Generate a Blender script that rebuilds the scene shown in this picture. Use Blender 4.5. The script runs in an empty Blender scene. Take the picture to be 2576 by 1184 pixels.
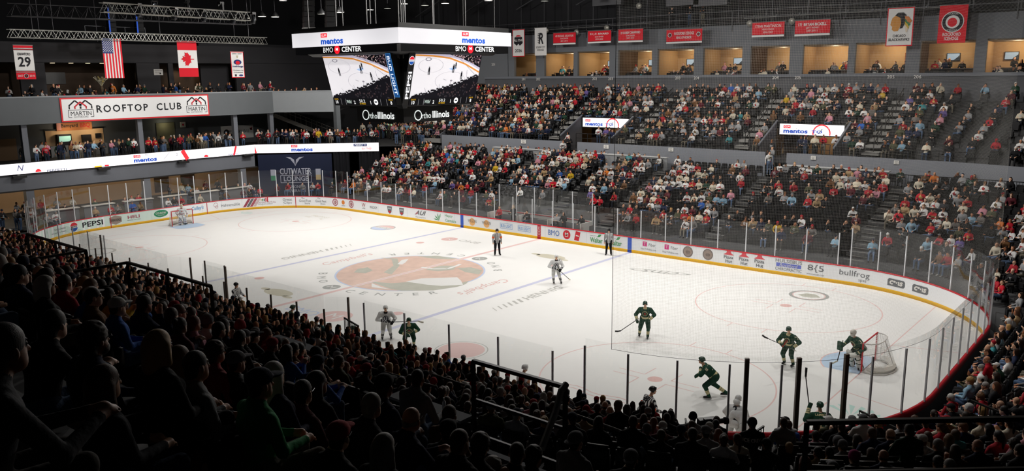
import bpy, bmesh, math, random
import numpy as np
from mathutils import Vector, Matrix
from mathutils.bvhtree import BVHTree
R = random.Random(7)
SC = bpy.context.scene
COL = SC.collection
PI = math.pi
# ---------------------------------------------------------------- camera
CAMP = np.array([36.4123, -33.9704, 11.8379]); YAW, PIT, ROL, FPX = -.69360, -.19220, -.00960, 2065.77
cd = np.array([math.sin(YAW)*math.cos(PIT), math.cos(YAW)*math.cos(PIT), math.sin(PIT)])
cr = np.cross(cd, [0, 0, 1.]); cr /= np.linalg.norm(cr); cu = np.cross(cr, cd)
c_r = cr*math.cos(ROL)+cu*math.sin(ROL); c_u = -cr*math.sin(ROL)+cu*math.cos(ROL)
cam_d = bpy.data.cameras.new('camera'); cam = bpy.data.objects.new('camera', cam_d); COL.objects.link(cam)
M = Matrix.Identity(4)
for i in range(3):
    M[i][0] = c_r[i]; M[i][1] = c_u[i]; M[i][2] = -cd[i]; M[i][3] = CAMP[i]
cam.matrix_world = M
cam_d.sensor_width = 36; cam_d.lens = 36*FPX/2576; cam_d.clip_start = .05; cam_d.clip_end = 400
SC.camera = cam
def ray(px, py): return cd+(px-1288)/FPX*c_r-(py-592)/FPX*c_u
def on(px, py, x=None, y=None, z=None, dep=None):
    v = ray(px, py)
    t = dep if dep is not None else (x-CAMP[0])/v[0] if x is not None else (y-CAMP[1])/v[1] if y is not None else (z-CAMP[2])/v[2]
    return Vector((CAMP+t*v).tolist())
def pj(p):
    V = np.asarray(p, float)-CAMP; z = V@cd
    return 1288+FPX*(V@c_r)/z, 592-FPX*(V@c_u)/z, z
SC.cycles.sample_clamp_indirect = 3.0; SC.cycles.sample_clamp_direct = 8.0
# ---------------------------------------------------------------- view, world, light
SC.view_settings.view_transform = 'Standard'; SC.view_settings.look = 'None'
SC.view_settings.exposure = 0.0; SC.view_settings.gamma = 1.0; SC.view_settings.use_curve_mapping = False
W = bpy.data.worlds.new('world'); SC.world = W; W.use_nodes = True
W.node_tree.nodes['Background'].inputs[0].default_value = (.5, .55, .65, 1); W.node_tree.nodes['Background'].inputs[1].default_value = .0016
def lamp(name, kind, loc, power, color=(1, 1, 1), aim=None, **k):
    d = bpy.data.lights.new(name, kind); d.energy = power; d.color = color
    for a, b in k.items(): setattr(d, a, b)
    o = bpy.data.objects.new(name, d); COL.objects.link(o); o.location = loc
    if aim is not None: o.rotation_euler = (Vector(aim)-Vector(loc)).to_track_quat('-Z', 'Y').to_euler()
    return o
RIG = []                                                   # the sports lights of the roof, aimed at the ice and spilling on the far bowl
for i in range(9):
    for j, yy in enumerate((-11, 0, 11)):
        RIG.append((-27+i*6.75, yy, 18.6))
for i, p in enumerate(RIG):
    lamp('rig_light', 'SPOT', (p[0], p[1], p[2]-.35), 1620, (1, .975, .945), (p[0]*.97, {-11: -3, 0: 2.2, 11: 10}[p[1]], 0), spot_size=math.radians(84), spot_blend=.75, shadow_soft_size=.35)
for x in (-16, 0, 16): lamp('roof_spill', 'POINT', (x, 10, 18), 4300, (1, .97, .93), shadow_soft_size=.5)   # added bare points standing in for stray light of the roof lamps
for y in (-8, 3, 14):                                      # fill spots added to brighten the left end
    lamp('fill_spot', 'SPOT', (-17, y, 20), 5200, (1, .97, .93), (-37, y, 8.5), spot_size=math.radians(58), spot_blend=.7, shadow_soft_size=.4)
for y in (-9, 1, 10): lamp('fill_spot', 'SPOT', (20, y, 18.6), 3600, (1, .97, .93), (35, y*1.1-1, 3), spot_size=math.radians(46), spot_blend=.8, shadow_soft_size=.4)   # more spots added as fill for the right end seats
for x in (-24, -8, 8, 24):                                 # fill added for the far upper bowl, aimed at its seats
    lamp('fill_spot', 'SPOT', (x, 17, 19), 3000, (1, .95, .88), (x, 27, 6), spot_size=math.radians(95), spot_blend=.8, shadow_soft_size=.4)
# ---------------------------------------------------------------- helpers
def srgb(c):
    if isinstance(c, str): c = [int(c[i:i+2], 16)/255 for i in (0, 2, 4)]
    return tuple((x/12.92 if x <= .04045 else ((x+.055)/1.055)**2.4) for x in c)
MATS = {}
def mat(name, col='808080', rough=.6, metal=0., emis=0., noise=0., nscale=8., spec=.4, alpha=1.):
    if name in MATS: return MATS[name]
    m = bpy.data.materials.new(name); m.use_nodes = True; nt = m.node_tree; b = nt.nodes['Principled BSDF']
    c = srgb(col)+(1,)
    b.inputs['Base Color'].default_value = c; b.inputs['Roughness'].default_value = rough; b.inputs['Metallic'].default_value = metal
    b.inputs['Specular IOR Level'].default_value = spec
    if emis: b.inputs['Emission Color'].default_value = c; b.inputs['Emission Strength'].default_value = emis
    if noise:
        tc = nt.nodes.new('ShaderNodeTexCoord'); n = nt.nodes.new('ShaderNodeTexNoise'); n.inputs['Scale'].default_value = nscale; n.inputs['Detail'].default_value = 4
        nt.links.new(tc.outputs['Object'], n.inputs['Vector'])
        mx = nt.nodes.new('ShaderNodeMix'); mx.data_type = 'RGBA'
        mx.inputs[6].default_value = tuple(v*(1-noise) for v in c[:3])+(1,); mx.inputs[7].default_value = tuple(min(1, v*(1+noise)) for v in c[:3])+(1,)
        nt.links.new(n.outputs['Fac'], mx.inputs[0]); nt.links.new(mx.outputs[2], b.inputs['Base Color'])
    MATS[name] = m; return m
def cmat(col, rough=.75, **k): return mat('paint_'+col+('_%d' % int(rough*100)), col, rough, **k)
def led(col, s=1.0): return mat('screen_'+col+'_%d' % int(s*100), col, .5, emis=s, spec=.1)
def glassmat(name, tint=(1, 1, 1), refl=.75, haze=.0):
    m = bpy.data.materials.new(name); m.use_nodes = True; nt = m.node_tree; nt.nodes.clear()
    o = nt.nodes.new('ShaderNodeOutputMaterial'); t = nt.nodes.new('ShaderNodeBsdfTransparent'); g = nt.nodes.new('ShaderNodeBsdfGlossy'); f = nt.nodes.new('ShaderNodeFresnel')
    mu = nt.nodes.new('ShaderNodeMath'); mu.operation = 'MULTIPLY_ADD'; mu.use_clamp = True; mu.inputs[1].default_value = refl; mu.inputs[2].default_value = haze
    mx = nt.nodes.new('ShaderNodeMixShader'); t.inputs[0].default_value = (*tint, 1); g.inputs['Roughness'].default_value = .02; bf = nt.nodes.new('ShaderNodeNewGeometry'); io = nt.nodes.new('ShaderNodeMath'); io.operation = 'MULTIPLY_ADD'; io.inputs[1].default_value = 1/1.45-1.45; io.inputs[2].default_value = 1.45
    nt.links.new(bf.outputs['Backfacing'], io.inputs[0]); nt.links.new(io.outputs[0], f.inputs['IOR'])
    nt.links.new(f.outputs[0], mu.inputs[0]); nt.links.new(mu.outputs[0], mx.inputs[0]); nt.links.new(t.outputs[0], mx.inputs[1]); nt.links.new(g.outputs[0], mx.inputs[2]); nt.links.new(mx.outputs[0], o.inputs[0])
    MATS[name] = m; return m
def tag(o, label=None, cat=None, group=None, kind=None):
    if label: o['label'] = label
    if cat: o['category'] = cat
    if group: o['group'] = group
    if kind: o['kind'] = kind
    return o
def empty(name, loc=(0, 0, 0), rz=0., label=None, cat=None, group=None, kind=None):
    o = bpy.data.objects.new(name, None); COL.objects.link(o); o.location = loc; o.rotation_euler = (0, 0, rz); o.empty_display_size = .2
    return tag(o, label, cat, group, kind)
def link(name, me, parent=None, loc=None, rz=None):
    o = bpy.data.objects.new(name, me); COL.objects.link(o)
    if parent is not None: o.parent = parent
    if loc is not None: o.location = loc
    if rz is not None: o.rotation_euler = (0, 0, rz)
    return o
def npmesh(name, v, f, mats, mi=None, smooth=False, check=True):
    """v (n,3), f (m,3|4) arrays"""
    me = bpy.data.meshes.new(name); v = np.asarray(v, np.float32); f = np.asarray(f, np.int32); k = f.shape[1]
    me.vertices.add(len(v)); me.vertices.foreach_set('co', v.ravel()); me.loops.add(f.size); me.loops.foreach_set('vertex_index', f.ravel())
    me.polygons.add(len(f)); me.polygons.foreach_set('loop_start', np.arange(0, f.size, k, dtype=np.int32))
    for m in mats: me.materials.append(m)
    if mi is not None: me.polygons.foreach_set('material_index', np.asarray(mi, np.int32))
    if smooth: me.polygons.foreach_set('use_smooth', np.ones(len(f), bool))
    me.update(calc_edges=True)
    if check: me.validate()
    return me
class MB:
    def __init__(s): s.v = []; s.f = []; s.m = []
    def add(s, vs, fs, m=0):
        n = len(s.v); s.v += [tuple(p) for p in vs]; s.f += [tuple(n+i for i in q) for q in fs]; s.m += [m]*len(fs); return s
    def box(s, c, d, m=0, ax=None):
        X, Y, Z = ax if ax else (Vector((1, 0, 0)), Vector((0, 1, 0)), Vector((0, 0, 1))); c = Vector(c)
        vs = [c+X*(d[0]/2*a)+Y*(d[1]/2*b)+Z*(d[2]/2*e) for a in (-1, 1) for b in (-1, 1) for e in (-1, 1)]
        return s.add(vs, [(0, 1, 3, 2), (4, 6, 7, 5), (0, 4, 5, 1), (2, 3, 7, 6), (0, 2, 6, 4), (1, 5, 7, 3)], m)
    def bar(s, p, q, w, h=None, m=0, up=(0, 0, 1)):
        p = Vector(p); q = Vector(q); d = q-p; L = d.length
        if L < 1e-6: return s
        d /= L; u = Vector(up)
        if abs(d.dot(u)) > .98: u = Vector((1, 0, 0))
        x = d.cross(u).normalized(); u = x.cross(d)
        return s.box((p+q)/2, (L, w, h or w), m, (d, x, u))
    def tube(s, pts, r, n=6, m=0, cap=True):
        pts = [Vector(p) for p in pts]; rs = r if isinstance(r, (list, tuple)) else [r]*len(pts); base = len(s.v); up = Vector((0, 0, 1)); px = None
        for i, p in enumerate(pts):
            d = (pts[min(i+1, len(pts)-1)]-pts[max(i-1, 0)]).normalized()
            if px is None: px = d.cross(up if abs(d.z) < .95 else Vector((1, 0, 0))).normalized()
            px = (px-d*px.dot(d)).normalized(); py = d.cross(px)
            for k in range(n): a = 2*PI*k/n; s.v.append(tuple(p+(px*math.cos(a)+py*math.sin(a))*rs[i]))
        for i in range(len(pts)-1):
            for k in range(n):
                a = base+i*n+k; b = base+i*n+(k+1) % n; s.f.append((a, b, b+n, a+n)); s.m.append(m)
        if cap: s.f.append(tuple(base+k for k in range(n))[::-1]); s.f.append(tuple(base+(len(pts)-1)*n+k for k in range(n))); s.m += [m, m]
        return s
    def prism(s, poly, z0, z1, m=0):
        n = len(poly); vs = [(x, y, z0) for x, y in poly]+[(x, y, z1) for x, y in poly]
        return s.add(vs, [tuple(range(n))[::-1], tuple(range(n, 2*n))]+[(i, (i+1) % n, n+(i+1) % n, n+i) for i in range(n)], m)
    def lathe(s, c, prof, n=16, m=0):
        c = Vector(c); base = len(s.v)
        for r, z in prof:
            for k in range(n): a = 2*PI*k/n; s.v.append((c.x+r*math.cos(a), c.y+r*math.sin(a), c.z+z))
        for i in range(len(prof)-1):
            for k in range(n):
                a = base+i*n+k; b = base+i*n+(k+1) % n; s.f.append((a, b, b+n, a+n)); s.m.append(m)
        return s
    def mesh(s, name, mats, smooth=False):
        me = bpy.data.meshes.new(name); me.from_pydata(s.v, [], s.f)
        for q in (mats if isinstance(mats, (list, tuple)) else [mats]): me.materials.append(q)
        me.polygons.foreach_set('material_index', s.m)
        if smooth: me.polygons.foreach_set('use_smooth', [True]*len(s.f))
        me.update(); return me
    def build(s, name, mats, parent=None, smooth=False, loc=None, rz=None): return link(name, s.mesh(name, mats, smooth), parent, loc, rz)
# ---- flat artwork: lists of 2-D polygons placed by a map (u, v) -> point
_TX = {}
def text2d(txt, h=1., w=None, bold=0., shear=0., sp=1.):
    """mesh of a text as (verts 2-D with cap height h, centred), faces"""
    bold = 0 if 'M' in txt and bold < .05 else min(bold, .04 if txt.islower() else .02); k = (txt, bold, shear, sp)
    if k not in _TX:
        cu_ = bpy.data.curves.new('t', 'FONT'); cu_.body = txt; cu_.align_x = 'CENTER'; cu_.align_y = 'CENTER'; cu_.offset = bold; cu_.shear = shear; cu_.space_character = sp; cu_.resolution_u = 2
        o = bpy.data.objects.new('t', cu_); COL.objects.link(o); dg = bpy.context.evaluated_depsgraph_get(); me = bpy.data.meshes.new_from_object(o.evaluated_get(dg))
        v = np.array([p.co[:2] for p in me.vertices] or [(0, 0)]); f = [tuple(p.vertices) for p in me.polygons]
        bpy.data.objects.remove(o); bpy.data.curves.remove(cu_); bpy.data.meshes.remove(me)
        _TX[k] = (v-(v.min(0)+v.max(0))/2, f)
    v, f = _TX[k]; e = v.max(0)-v.min(0); e = np.maximum(e, 1e-6); s = h/e[1]
    return v*np.array([(w/e[0]) if w else s, s]), f
def circ(cx, cy, rx, ry=None, n=24, a0=0, a1=2*PI): ry = ry or rx; return [(cx+rx*math.cos(a0+(a1-a0)*i/n), cy+ry*math.sin(a0+(a1-a0)*i/n)) for i in range(n if a1-a0 > 6.2 else n+1)]
def ringpoly(cx, cy, r0, r1, n=32, a0=0, a1=2*PI, sy=1.):
    full = a1-a0 > 6.2; v = []; f = []
    for i in range(n if full else n+1):
        a = a0+(a1-a0)*i/n; v += [(cx+r0*math.cos(a), cy+sy*r0*math.sin(a)), (cx+r1*math.cos(a), cy+sy*r1*math.sin(a))]
    m = len(v)//2
    for i in range(n): j = (i+1) % m; f.append((2*i, 2*i+1, 2*j+1, 2*j))
    return np.array(v), f
def rect(cx, cy, w, h): return [(cx-w/2, cy-h/2), (cx+w/2, cy-h/2), (cx+w/2, cy+h/2), (cx-w/2, cy+h/2)]
class Art:
    """a child mesh of lettering or emblem on a surface: every piece is (verts2d, faces); fn maps (u, v, lift) to a point"""
    def __init__(s, fn): s.fn = fn; s.items = {}
    def put(s, m, v, f, lift=1): s.items.setdefault(m, []).append((np.asarray(v, float), f, lift)); return s
    def text(s, m, t, u, v, h, w=None, rot=0., lift=2, **k):
        a, f = text2d(t, h, w, **k); c, q = math.cos(rot), math.sin(rot)
        return s.put(m, a@np.array([[c, q], [-q, c]])+np.array([u, v]), f, lift)
    def poly(s, m, pts, lift=1): return s.put(m, pts, [tuple(range(len(pts)))], lift)
    def ring(s, m, cx, cy, r0, r1, lift=1, **k): v, f = ringpoly(cx, cy, r0, r1, **k); return s.put(m, v, f, lift)
    def line(s, m, p, q, w, lift=1):
        d = np.array(q, float)-p; d /= np.linalg.norm(d); n = np.array([-d[1], d[0]])*w/2
        return s.poly(m, [p-n, q-n, np.array(q)+n, np.array(p)+n], lift)
    def build(s, name, parent):
        ms = list(s.items); v = []; f = []; mi = []
        for i, m in enumerate(ms):
            for a, fs, l in s.items[m]:
                n = len(v); v += [tuple(s.fn(x, y, l)) for x, y in a]; f += [tuple(n+j for j in q) for q in fs]; mi += [i]*len(fs)
        me = bpy.data.meshes.new(name); me.from_pydata(v, [], f)
        for m in ms: me.materials.append(m)
        me.polygons.foreach_set('material_index', mi); me.update()
        return link(name, me, parent)
def plane_fn(o, ux, vx, eps=.006):
    o = Vector(o); ux = Vector(ux).normalized(); vx = Vector(vx).normalized(); n = ux.cross(vx)
    return lambda u, v, l: o+ux*u+vx*v+n*(eps*l)
# ---- the rink outline: distance s along the boards, counter-clockwise from the near left
HX, HY, RC = 30.48, 12.95, 8.53
SX, SY = HX-RC, HY-RC
SEG = [2*SX, RC*PI/2, 2*SY, RC*PI/2, 2*SX, RC*PI/2, 2*SY, RC*PI/2]; PER = sum(SEG)
def rink(s, d=0.):
    """point and outward normal at arc length s, offset d outward"""
    s = s % PER
    for i, L in enumerate(SEG):
        if s <= L: break
        s -= L
    r = RC
    if i == 0: p, n = (-SX+s, -HY), (0, -1)
    elif i == 2: p, n = (HX, -SY+s), (1, 0)
    elif i == 4: p, n = (SX-s, HY), (0, 1)
    elif i == 6: p, n = (-HX, SY-s), (-1, 0)
    else:
        cx, cy, a0 = {1: (SX, -SY, -PI/2), 3: (SX, SY, 0), 5: (-SX, SY, PI/2), 7: (-SX, -SY, PI)}[i]; a = a0+s/r; n = (math.cos(a), math.sin(a)); p = (cx+r*n[0], cy+r*n[1])
    return Vector((p[0]+n[0]*d, p[1]+n[1]*d, 0)), Vector((n[0], n[1], 0))
S_NR = SEG[0]; S_R = S_NR+SEG[1]; S_FR = S_R+SEG[2]; S_F = S_FR+SEG[3]; S_FL = S_F+SEG[4]; S_L = S_FL+SEG[5]; S_NL = S_L+SEG[6]
SAMP = [(s, pj(tuple(rink(s)[0][:2])+(.6,))) for s in np.arange(S_FR-8, S_NL+8, .05)]
def s_at(px): return min(SAMP, key=lambda q: abs(q[1][0]-px)+(0 if q[1][2] > 0 else 1e9))[0]
def s_range(a, b, step=.6):
    if b < a: b += PER
    n = max(1, int((b-a)/step)); return [a+(b-a)*i/n for i in range(n+1)]
def sweep(prof, ss, closed=False):
    """profile [(d, z)] swept along s values"""
    v = []; f = []; n = len(prof)
    for s in ss:
        for d, z in prof: p = rink(s, d)[0]; v.append((p.x, p.y, z))
    for i in range(len(ss)-1):
        for k in range(n if closed else n-1): a = i*n+k; b = i*n+(k+1) % n; f.append((a, b, b+n, a+n))
    return v, f
# ---------------------------------------------------------------- materials of the hall
ICE = mat('ice', 'e9e8e5', .5, noise=.02, nscale=1.3, spec=.12)
BOARD = mat('board_white', 'f8fafc', .4, spec=.3); KICK = mat('kick_yellow', 'e3ae12', .4); CAPR = mat('cap_red', 'c01828', .35); BACKB = mat('board_back', '4a4a4c', .6)
CONC = mat('concrete_dark', '3a3a3b', .8, noise=.15, nscale=3); CONL = mat('concrete_step', '8c8b88', .8, noise=.1, nscale=3); NOSE = mat('step_nosing', 'a5a39c', .6)
GREY = mat('wall_grey', '6e7178', .75, noise=.05, nscale=2); DGREY = mat('wall_dark', '56575b', .8, noise=.1, nscale=1.5); LGREY = mat('wall_light', '8f9396', .75, noise=.04, nscale=2)
BLK = mat('black_steel', '0d0d0e', .45, spec=.5); BLKM = mat('black_matt', '121214', .85); STEEL = mat('bare_steel', '9a9a98', .4, .7); ALU = mat('aluminium_post', 'e4e6ea', .35)
TAN = mat('suite_tan', 'b8976c', .75, noise=.06, nscale=2); BEIGE = mat('lounge_beige', 'b59c82', .75, noise=.05, nscale=2); BROWN = mat('brown_wall', '3d3027', .8, noise=.2, nscale=2)
SEATM = mat('seat_black', '161618', .5, spec=.4); TABLE = mat('table_top', 'c9c5bd', .5); WOOD = mat('wood_tan', 'a8763e', .6, noise=.15, nscale=5)
PAPER = cmat('e6e4df', .7); RED = cmat('c8102e', .7); INK = cmat('1a1b20', .7); NAVY = cmat('1b2440', .7)
GLASS = glassmat('rink_glass', (.975, .982, .978), 1.35, .006)
# ---------------------------------------------------------------- ice and its markings
ss = s_range(0, PER-.01, .5)
ice_v = [tuple(rink(s)[0]) for s in ss]; me = bpy.data.meshes.new('rink_ice'); me.from_pydata(ice_v, [], [tuple(range(len(ice_v)))]); me.materials.append(ICE)
ice = tag(link('rink_ice', me), 'white ice sheet of the hockey rink with painted lines paled as by glare', 'ice', kind='structure')
flat = lambda u, v, l: Vector((u, v, .0015*l))
iR = cmat('e3c2be', .4); iR2 = cmat('dfb8b3', .4); iB = cmat('c6c8de', .4); iG = cmat('b9b8b3', .4); iD = cmat('a3a5a1', .4); iO = cmat('dabcad', .42, noise=.22, nscale=1.5); iT = cmat('cdc8b4', .4); iC = cmat('b9d0e6', .4); iK = cmat('b9b9ac', .42, noise=.15, nscale=2)  # marking colours paled toward white, with the glare of the ice mixed in
iW = cmat('e9e8e5', .4); iBl = cmat('c3cfe8', .4); iTe = cmat('bfe0d8', .4)
ft = .3048
def marking(name, fn):
    a = Art(flat); fn(a); return a.build(name, ice)
marking('blue_line', lambda a: a.poly(iB, rect(-25.5*ft, 0, .3, 2*HY)).poly(iB, rect(25.5*ft, 0, .3, 2*HY)))
def _cl(a):
    a.poly(iR, rect(0, 8.8, .3, 8.3)).poly(iR, rect(0, -8.8, .3, 8.3)); a.poly(iW, rect(-.13, 0, .06, 9.2), 5).poly(iW, rect(.13, 0, .06, 9.2), 5).poly(iR, rect(0, 0, .2, 9.2), 4)
marking('centre_line', _cl)
def _gl(a):
    w = SY+math.sqrt(RC**2-(89*ft-SX)**2)
    for sg in (-1, 1):
        x = sg*89*ft; a.poly(iR, rect(x, 0, .055, 2*w))
        for t in (-1, 1): a.line(iR, (x, t*3.35), (sg*HX, t*4.27), .055)
marking('goal_line', _gl)
def _fo(a):
    for sx in (-1, 1):
        for sy in (-1, 1):
            cx, cy = sx*69*ft, sy*22*ft; a.ring(iR, cx, cy, 4.55, 4.61, n=96); a.poly(iR2, circ(cx, cy, .3)); a.poly(iR2, circ(sx*20*ft, cy, .3))
            for hx in (-1, 1):
                for t in (-1, 1):
                    a.line(iR, (cx+hx*1.72, cy+t*4.3), (cx+hx*1.72, cy+t*5.1), .05) if False else a.line(iR, (cx+hx*.86, cy+t*4.53), (cx+hx*.86, cy+t*5.14), .05)
                    a.line(iR, (cx+hx*.6, cy+t*.23), (cx+hx*1.8, cy+t*.23), .05); a.line(iR, (cx+hx*.6, cy+t*.23), (cx+hx*.6, cy+t*1.14), .05)
marking('face_off_circle', _fo)
def _cr(a):
    for sg in (-1, 1):
        x = sg*89*ft; p = [(x, -1.22)]+[(x-sg*(.0+1.83*math.cos(t)), 1.83*math.sin(t)) for t in np.linspace(-.73, .73, 20)]+[(x, 1.22)]
        if sg < 0: p = p[::-1]
        a.poly(iC, p[::-1] if sg > 0 else p[::-1]); 
        for t0, t1 in zip(p[1:-2], p[2:-1]): a.line(iR, t0, t1, .06, 2)
marking('goal_crease', _cr)
def _logo(a):
    a.poly(iBl, circ(0, 0, 4.62, n=72), 1).poly(iO, circ(0, 0, 4.5, n=72), 2)
    rot = lambda pts: [(x, y) for x, y in pts]
    g = lambda *p: a.poly(iK, p, 3); w = lambda *p: a.poly(iW, p, 3.5)
    dk = [(p.x, p.y) for p in [on(*q, z=0) for q in ((930, 708), (985, 712), (1075, 706), (1110, 716), (1150, 714), (1180, 706), (1172, 714), (1150, 721), (1090, 730), (1010, 731), (985, 727))]]
    a.poly(iK, dk, 3)
    for qs in (((1020, 708), (1060, 700), (1150, 697), (1160, 706), (1165, 716), (1110, 719), (1075, 716)), ((935, 712), (960, 722), (985, 728), (935, 722)), ((1000, 664), (1010, 654), (1028, 651), (1020, 660), (1012, 665))):
        a.poly(iW, [(p.x, p.y) for p in [on(*q, z=0) for q in qs]], 4)
    for qs in (((890, 685), (900, 676), (925, 672), (938, 680), (920, 687)), ((955, 648), (985, 652), (990, 668), (965, 685), (985, 690), (1005, 668), (1000, 650)), ((1050, 645), (1100, 643), (1150, 650), (1130, 652), (1090, 650)), ((1070, 678), (1110, 668), (1150, 668), (1140, 678), (1100, 682)), ((1150, 674), (1185, 672), (1214, 680), (1205, 690), (1170, 684))):
        a.poly(iK, [(p.x, p.y) for p in [on(*q, z=0) for q in qs]], 3.3)
    P_ = [on(*q, z=0) for q in ((1060, 672), (1090, 676), (1125, 676), (1150, 668), (1158, 664))]
    for p, q in zip(P_, P_[1:]): a.line(iW, (p.x, p.y), (q.x, q.y), .22, 4.2)
marking('centre_logo', _logo)
def _txt(a):
    for k in (0, PI):                                       # ring text, twice
        for ch, an in (('B', -137.7), ('M', -126.8), ('O', -116.3), ('C', -82.7), ('E', -72.6), ('N', -61.8), ('T', -51.0), ('E', -40.6), ('R', -30)):
            t = math.radians(an)+k; a.text(iD, ch, 5.38*math.cos(t), 5.38*math.sin(t), .55, rot=t+PI/2, bold=.01)
        t = math.radians(-99.5)+k; x, y = 5.45*math.cos(t), 5.45*math.sin(t); a.poly(iD, circ(x, y, .52)); a.text(iW, 'M', x, y, .42, .5, rot=t+PI/2, lift=4, bold=.04)
        c = math.cos(k)
        a.text(iR2, "Campbell's", -5.95*c, 0, .95, 4.1, rot=PI/2+k, shear=.35)
        a.text(iG, 'HENNIG', 9.5*c, 1.05*c, .62, 3.4, rot=PI/2+k, shear=.25, bold=.02)
        for i in range(6): a.line(iG, ((9.25)*c, (-.85-.42*i)*c), ((9.8)*c, (-1.15-.42*i)*c), .06+.025*(5-i))
    a.text(iD, 'cms', 12.15, 9.3, .62, 2.3, rot=.23+PI, shear=.3); 
    v, f = ringpoly(0, 0, .8, .92, sy=.36); a.put(iD, v*np.array([2.1, 1])@np.array([[math.cos(.23), math.sin(.23)], [-math.sin(.23), math.cos(.23)]])+np.array([12.15, 9.3]), f, 1)
    a.ring(iD, 21.24, 9.4, .86, 1.04).ring(iR, 21.24, 9.4, .8, .86); a.poly(iK, [(20.7, 9.2), (21.0, 9.75), (21.5, 9.8), (21.9, 9.3), (21.5, 9.0), (21.1, 8.95)])
    a.poly(iR2, circ(-5.3, 8.96, .62), 1).text(iW, 'M', -5.3, 8.96, .5, rot=PI, lift=3, bold=.04).text(iG, 'BMO', -3.5, 9.15, .6, 1.9, rot=PI)
    a.poly(iBl, circ(-12.8, 9.1, 1.0), 1).ring(iD, -12.8, 9.1, .93, 1.0, 2).poly(iR, circ(-12.8, 9.1, .92, n=20, a0=.0, a1=PI), 2).poly(iW, rect(-12.8, 9.1, 1.6, .5), 3).text(iD, 'PEPSI', -12.8, 9.1, .36, 1.5, rot=PI, lift=4)
    a.text(iT, 'Good Feet', -21.2, 9.35, .5, 2.3, rot=PI).text(iT, 'The            Store', -21.2, 8.7, .4, 2.6, rot=PI)
    for x, y in ((4.26, 8.7), (-2.33, -7.98)): a.poly(iT, circ(x, y, 1.15, .55)).poly(iT, circ(x-1.3, y+.05, .35, .2)).poly(iT, circ(x+1.25, y-.3, .4, .18))
    a.poly(iR, circ(12.57, -8.87, 1.05), 1).ring(iG, 12.57, -8.87, 1.15, 1.2); a.poly(iR2, circ(3.93, -9.03, .95), 1).text(iW, 'M', 3.93, -9.03, .8, lift=3, bold=.04).text(iBl, 'BMO', 1.9, -9.4, .8, 2.2)
    a.ring(iG, -22.0, -9.2, 1.0, 1.2).text(iG, 'cms', -14, -9.6, .8, 2.6)
    for i in range(7): t = .3+i*.38; a.poly(iTe, [(28.2+.1*math.cos(t), -5.6+.1*math.sin(t)), (28.2+1.0*math.cos(t-.1), -5.6+1.0*math.sin(t-.1)), (28.2+1.1*math.cos(t+.1), -5.6+1.1*math.sin(t+.1))])
    for i in range(5): t = .4+i*.5; a.poly(iTe, [(-28.4, 6.2), (-28.4+1.0*math.cos(t-.1), 6.2+1.0*math.sin(t-.1)), (-28.4+1.0*math.cos(t+.12), 6.2+1.0*math.sin(t+.12))])
    a.text(iG, 'C', 27.3, -7.7, .5, rot=1.8); a; [a.line(iR, (18.6+.4*i, -9.3+.12*math.sin(i*1.3)-.25*j), (19.0+.4*i, -9.3+.12*math.sin(i*1.3+1.3)-.25*j), .06) for i in range(7) for j in range(2)]
marking('ice_lettering', _txt)
# ---------------------------------------------------------------- dasher boards
boards = empty('dasher_boards', (0, 0, 0), label='white dasher boards with adverts, yellow kick plate and red top rail', cat='rink boards')
sw = s_range(0, PER, .6)
def swept(name, prof, mats, parent, ss=sw, mi=0):
    v, f = sweep(prof, ss); return link(name, npmesh(name, v, f, [mats]), parent)
swept('board_panel', [(0, .2), (0, 1.03)], BOARD, boards); swept('kick_plate', [(.03, 0), (-.012, 0), (-.012, .2), (0, .205)], KICK, boards)
swept('cap_rail', [(-.012, 1.03), (-.012, 1.09), (.1, 1.09), (.1, .86), (.07, .86)], CAPR, boards); swept('board_back', [(.09, .9), (.09, 0)], BACKB, boards)
bfn = lambda s0, e=.006: (lambda u, v, l: (lambda pn: Vector((pn[0].x-pn[1].x*e*l, pn[0].y-pn[1].y*e*l, .22+v)))(rink(s0-u)))
gG = cmat('6d7073'); gR = cmat('b0606a'); gB = cmat('4a72b8'); gGr = cmat('4f9d63'); gOr = cmat('f0b878'); gTn = cmat('a08f85'); MAG = cmat('d63d87'); bB = cmat('7fa8d8'); Rd = cmat('d0303c'); gMint = cmat('dcefe6', .5)
ad = lambda px, fn, name='advert': (lambda a: (fn(a), a.build(name, boards)))(Art(bfn(s_at(px))))
for x in (-25.5*ft, 25.5*ft):
    for yy in (1,): ad(pj((x, HY, .6))[0], lambda a: a.poly(cmat('3f63c4'), rect(0, .4, .32, .82)).poly(cmat('1f3f9e'), rect(0, -.12, .32, .2), 3), 'blue_line_stripe')
ad(1356, lambda a: a.poly(cmat('c23a48'), rect(0, .4, .32, .82)).poly(cmat('b01828'), rect(0, -.12, .32, .2), 3).text(PAPER, 'CCM', 0, .4, .2, .6, rot=PI/2), 'centre_line_stripe')
for p in (2358, 743.7, 278, 521): ad(p, lambda a: a.poly(cmat('c23a48'), rect(0, .3, .06, 1.0), 3), 'goal_line_stripe')
def pepsi(a, u, v, r):
    a.poly(cmat('e9eef0'), circ(u, v, r), 1).poly(Rd, circ(u, v, r*.95, n=16, a0=.25, a1=PI-.25), 2).poly(cmat('2f5fb0'), circ(u, v, r*.95, n=16, a0=PI+.25, a1=2*PI-.25), 2).text(INK, 'PEPSI', u, v, r*.36, r*1.5, lift=3, bold=.02)
ad(190, lambda a: [a.poly(gMint, rect(-5+.4*i, .405, .405, .8), .5) for i in range(31)], 'advert_backing')
ad(140, lambda a: a.text(gG, 'I I                   Nutrition Solutions', 0, .52, .16, 2.2).text(gG, '8457 South Main St., Rockford', .3, .25, .12, 1.6))
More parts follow.
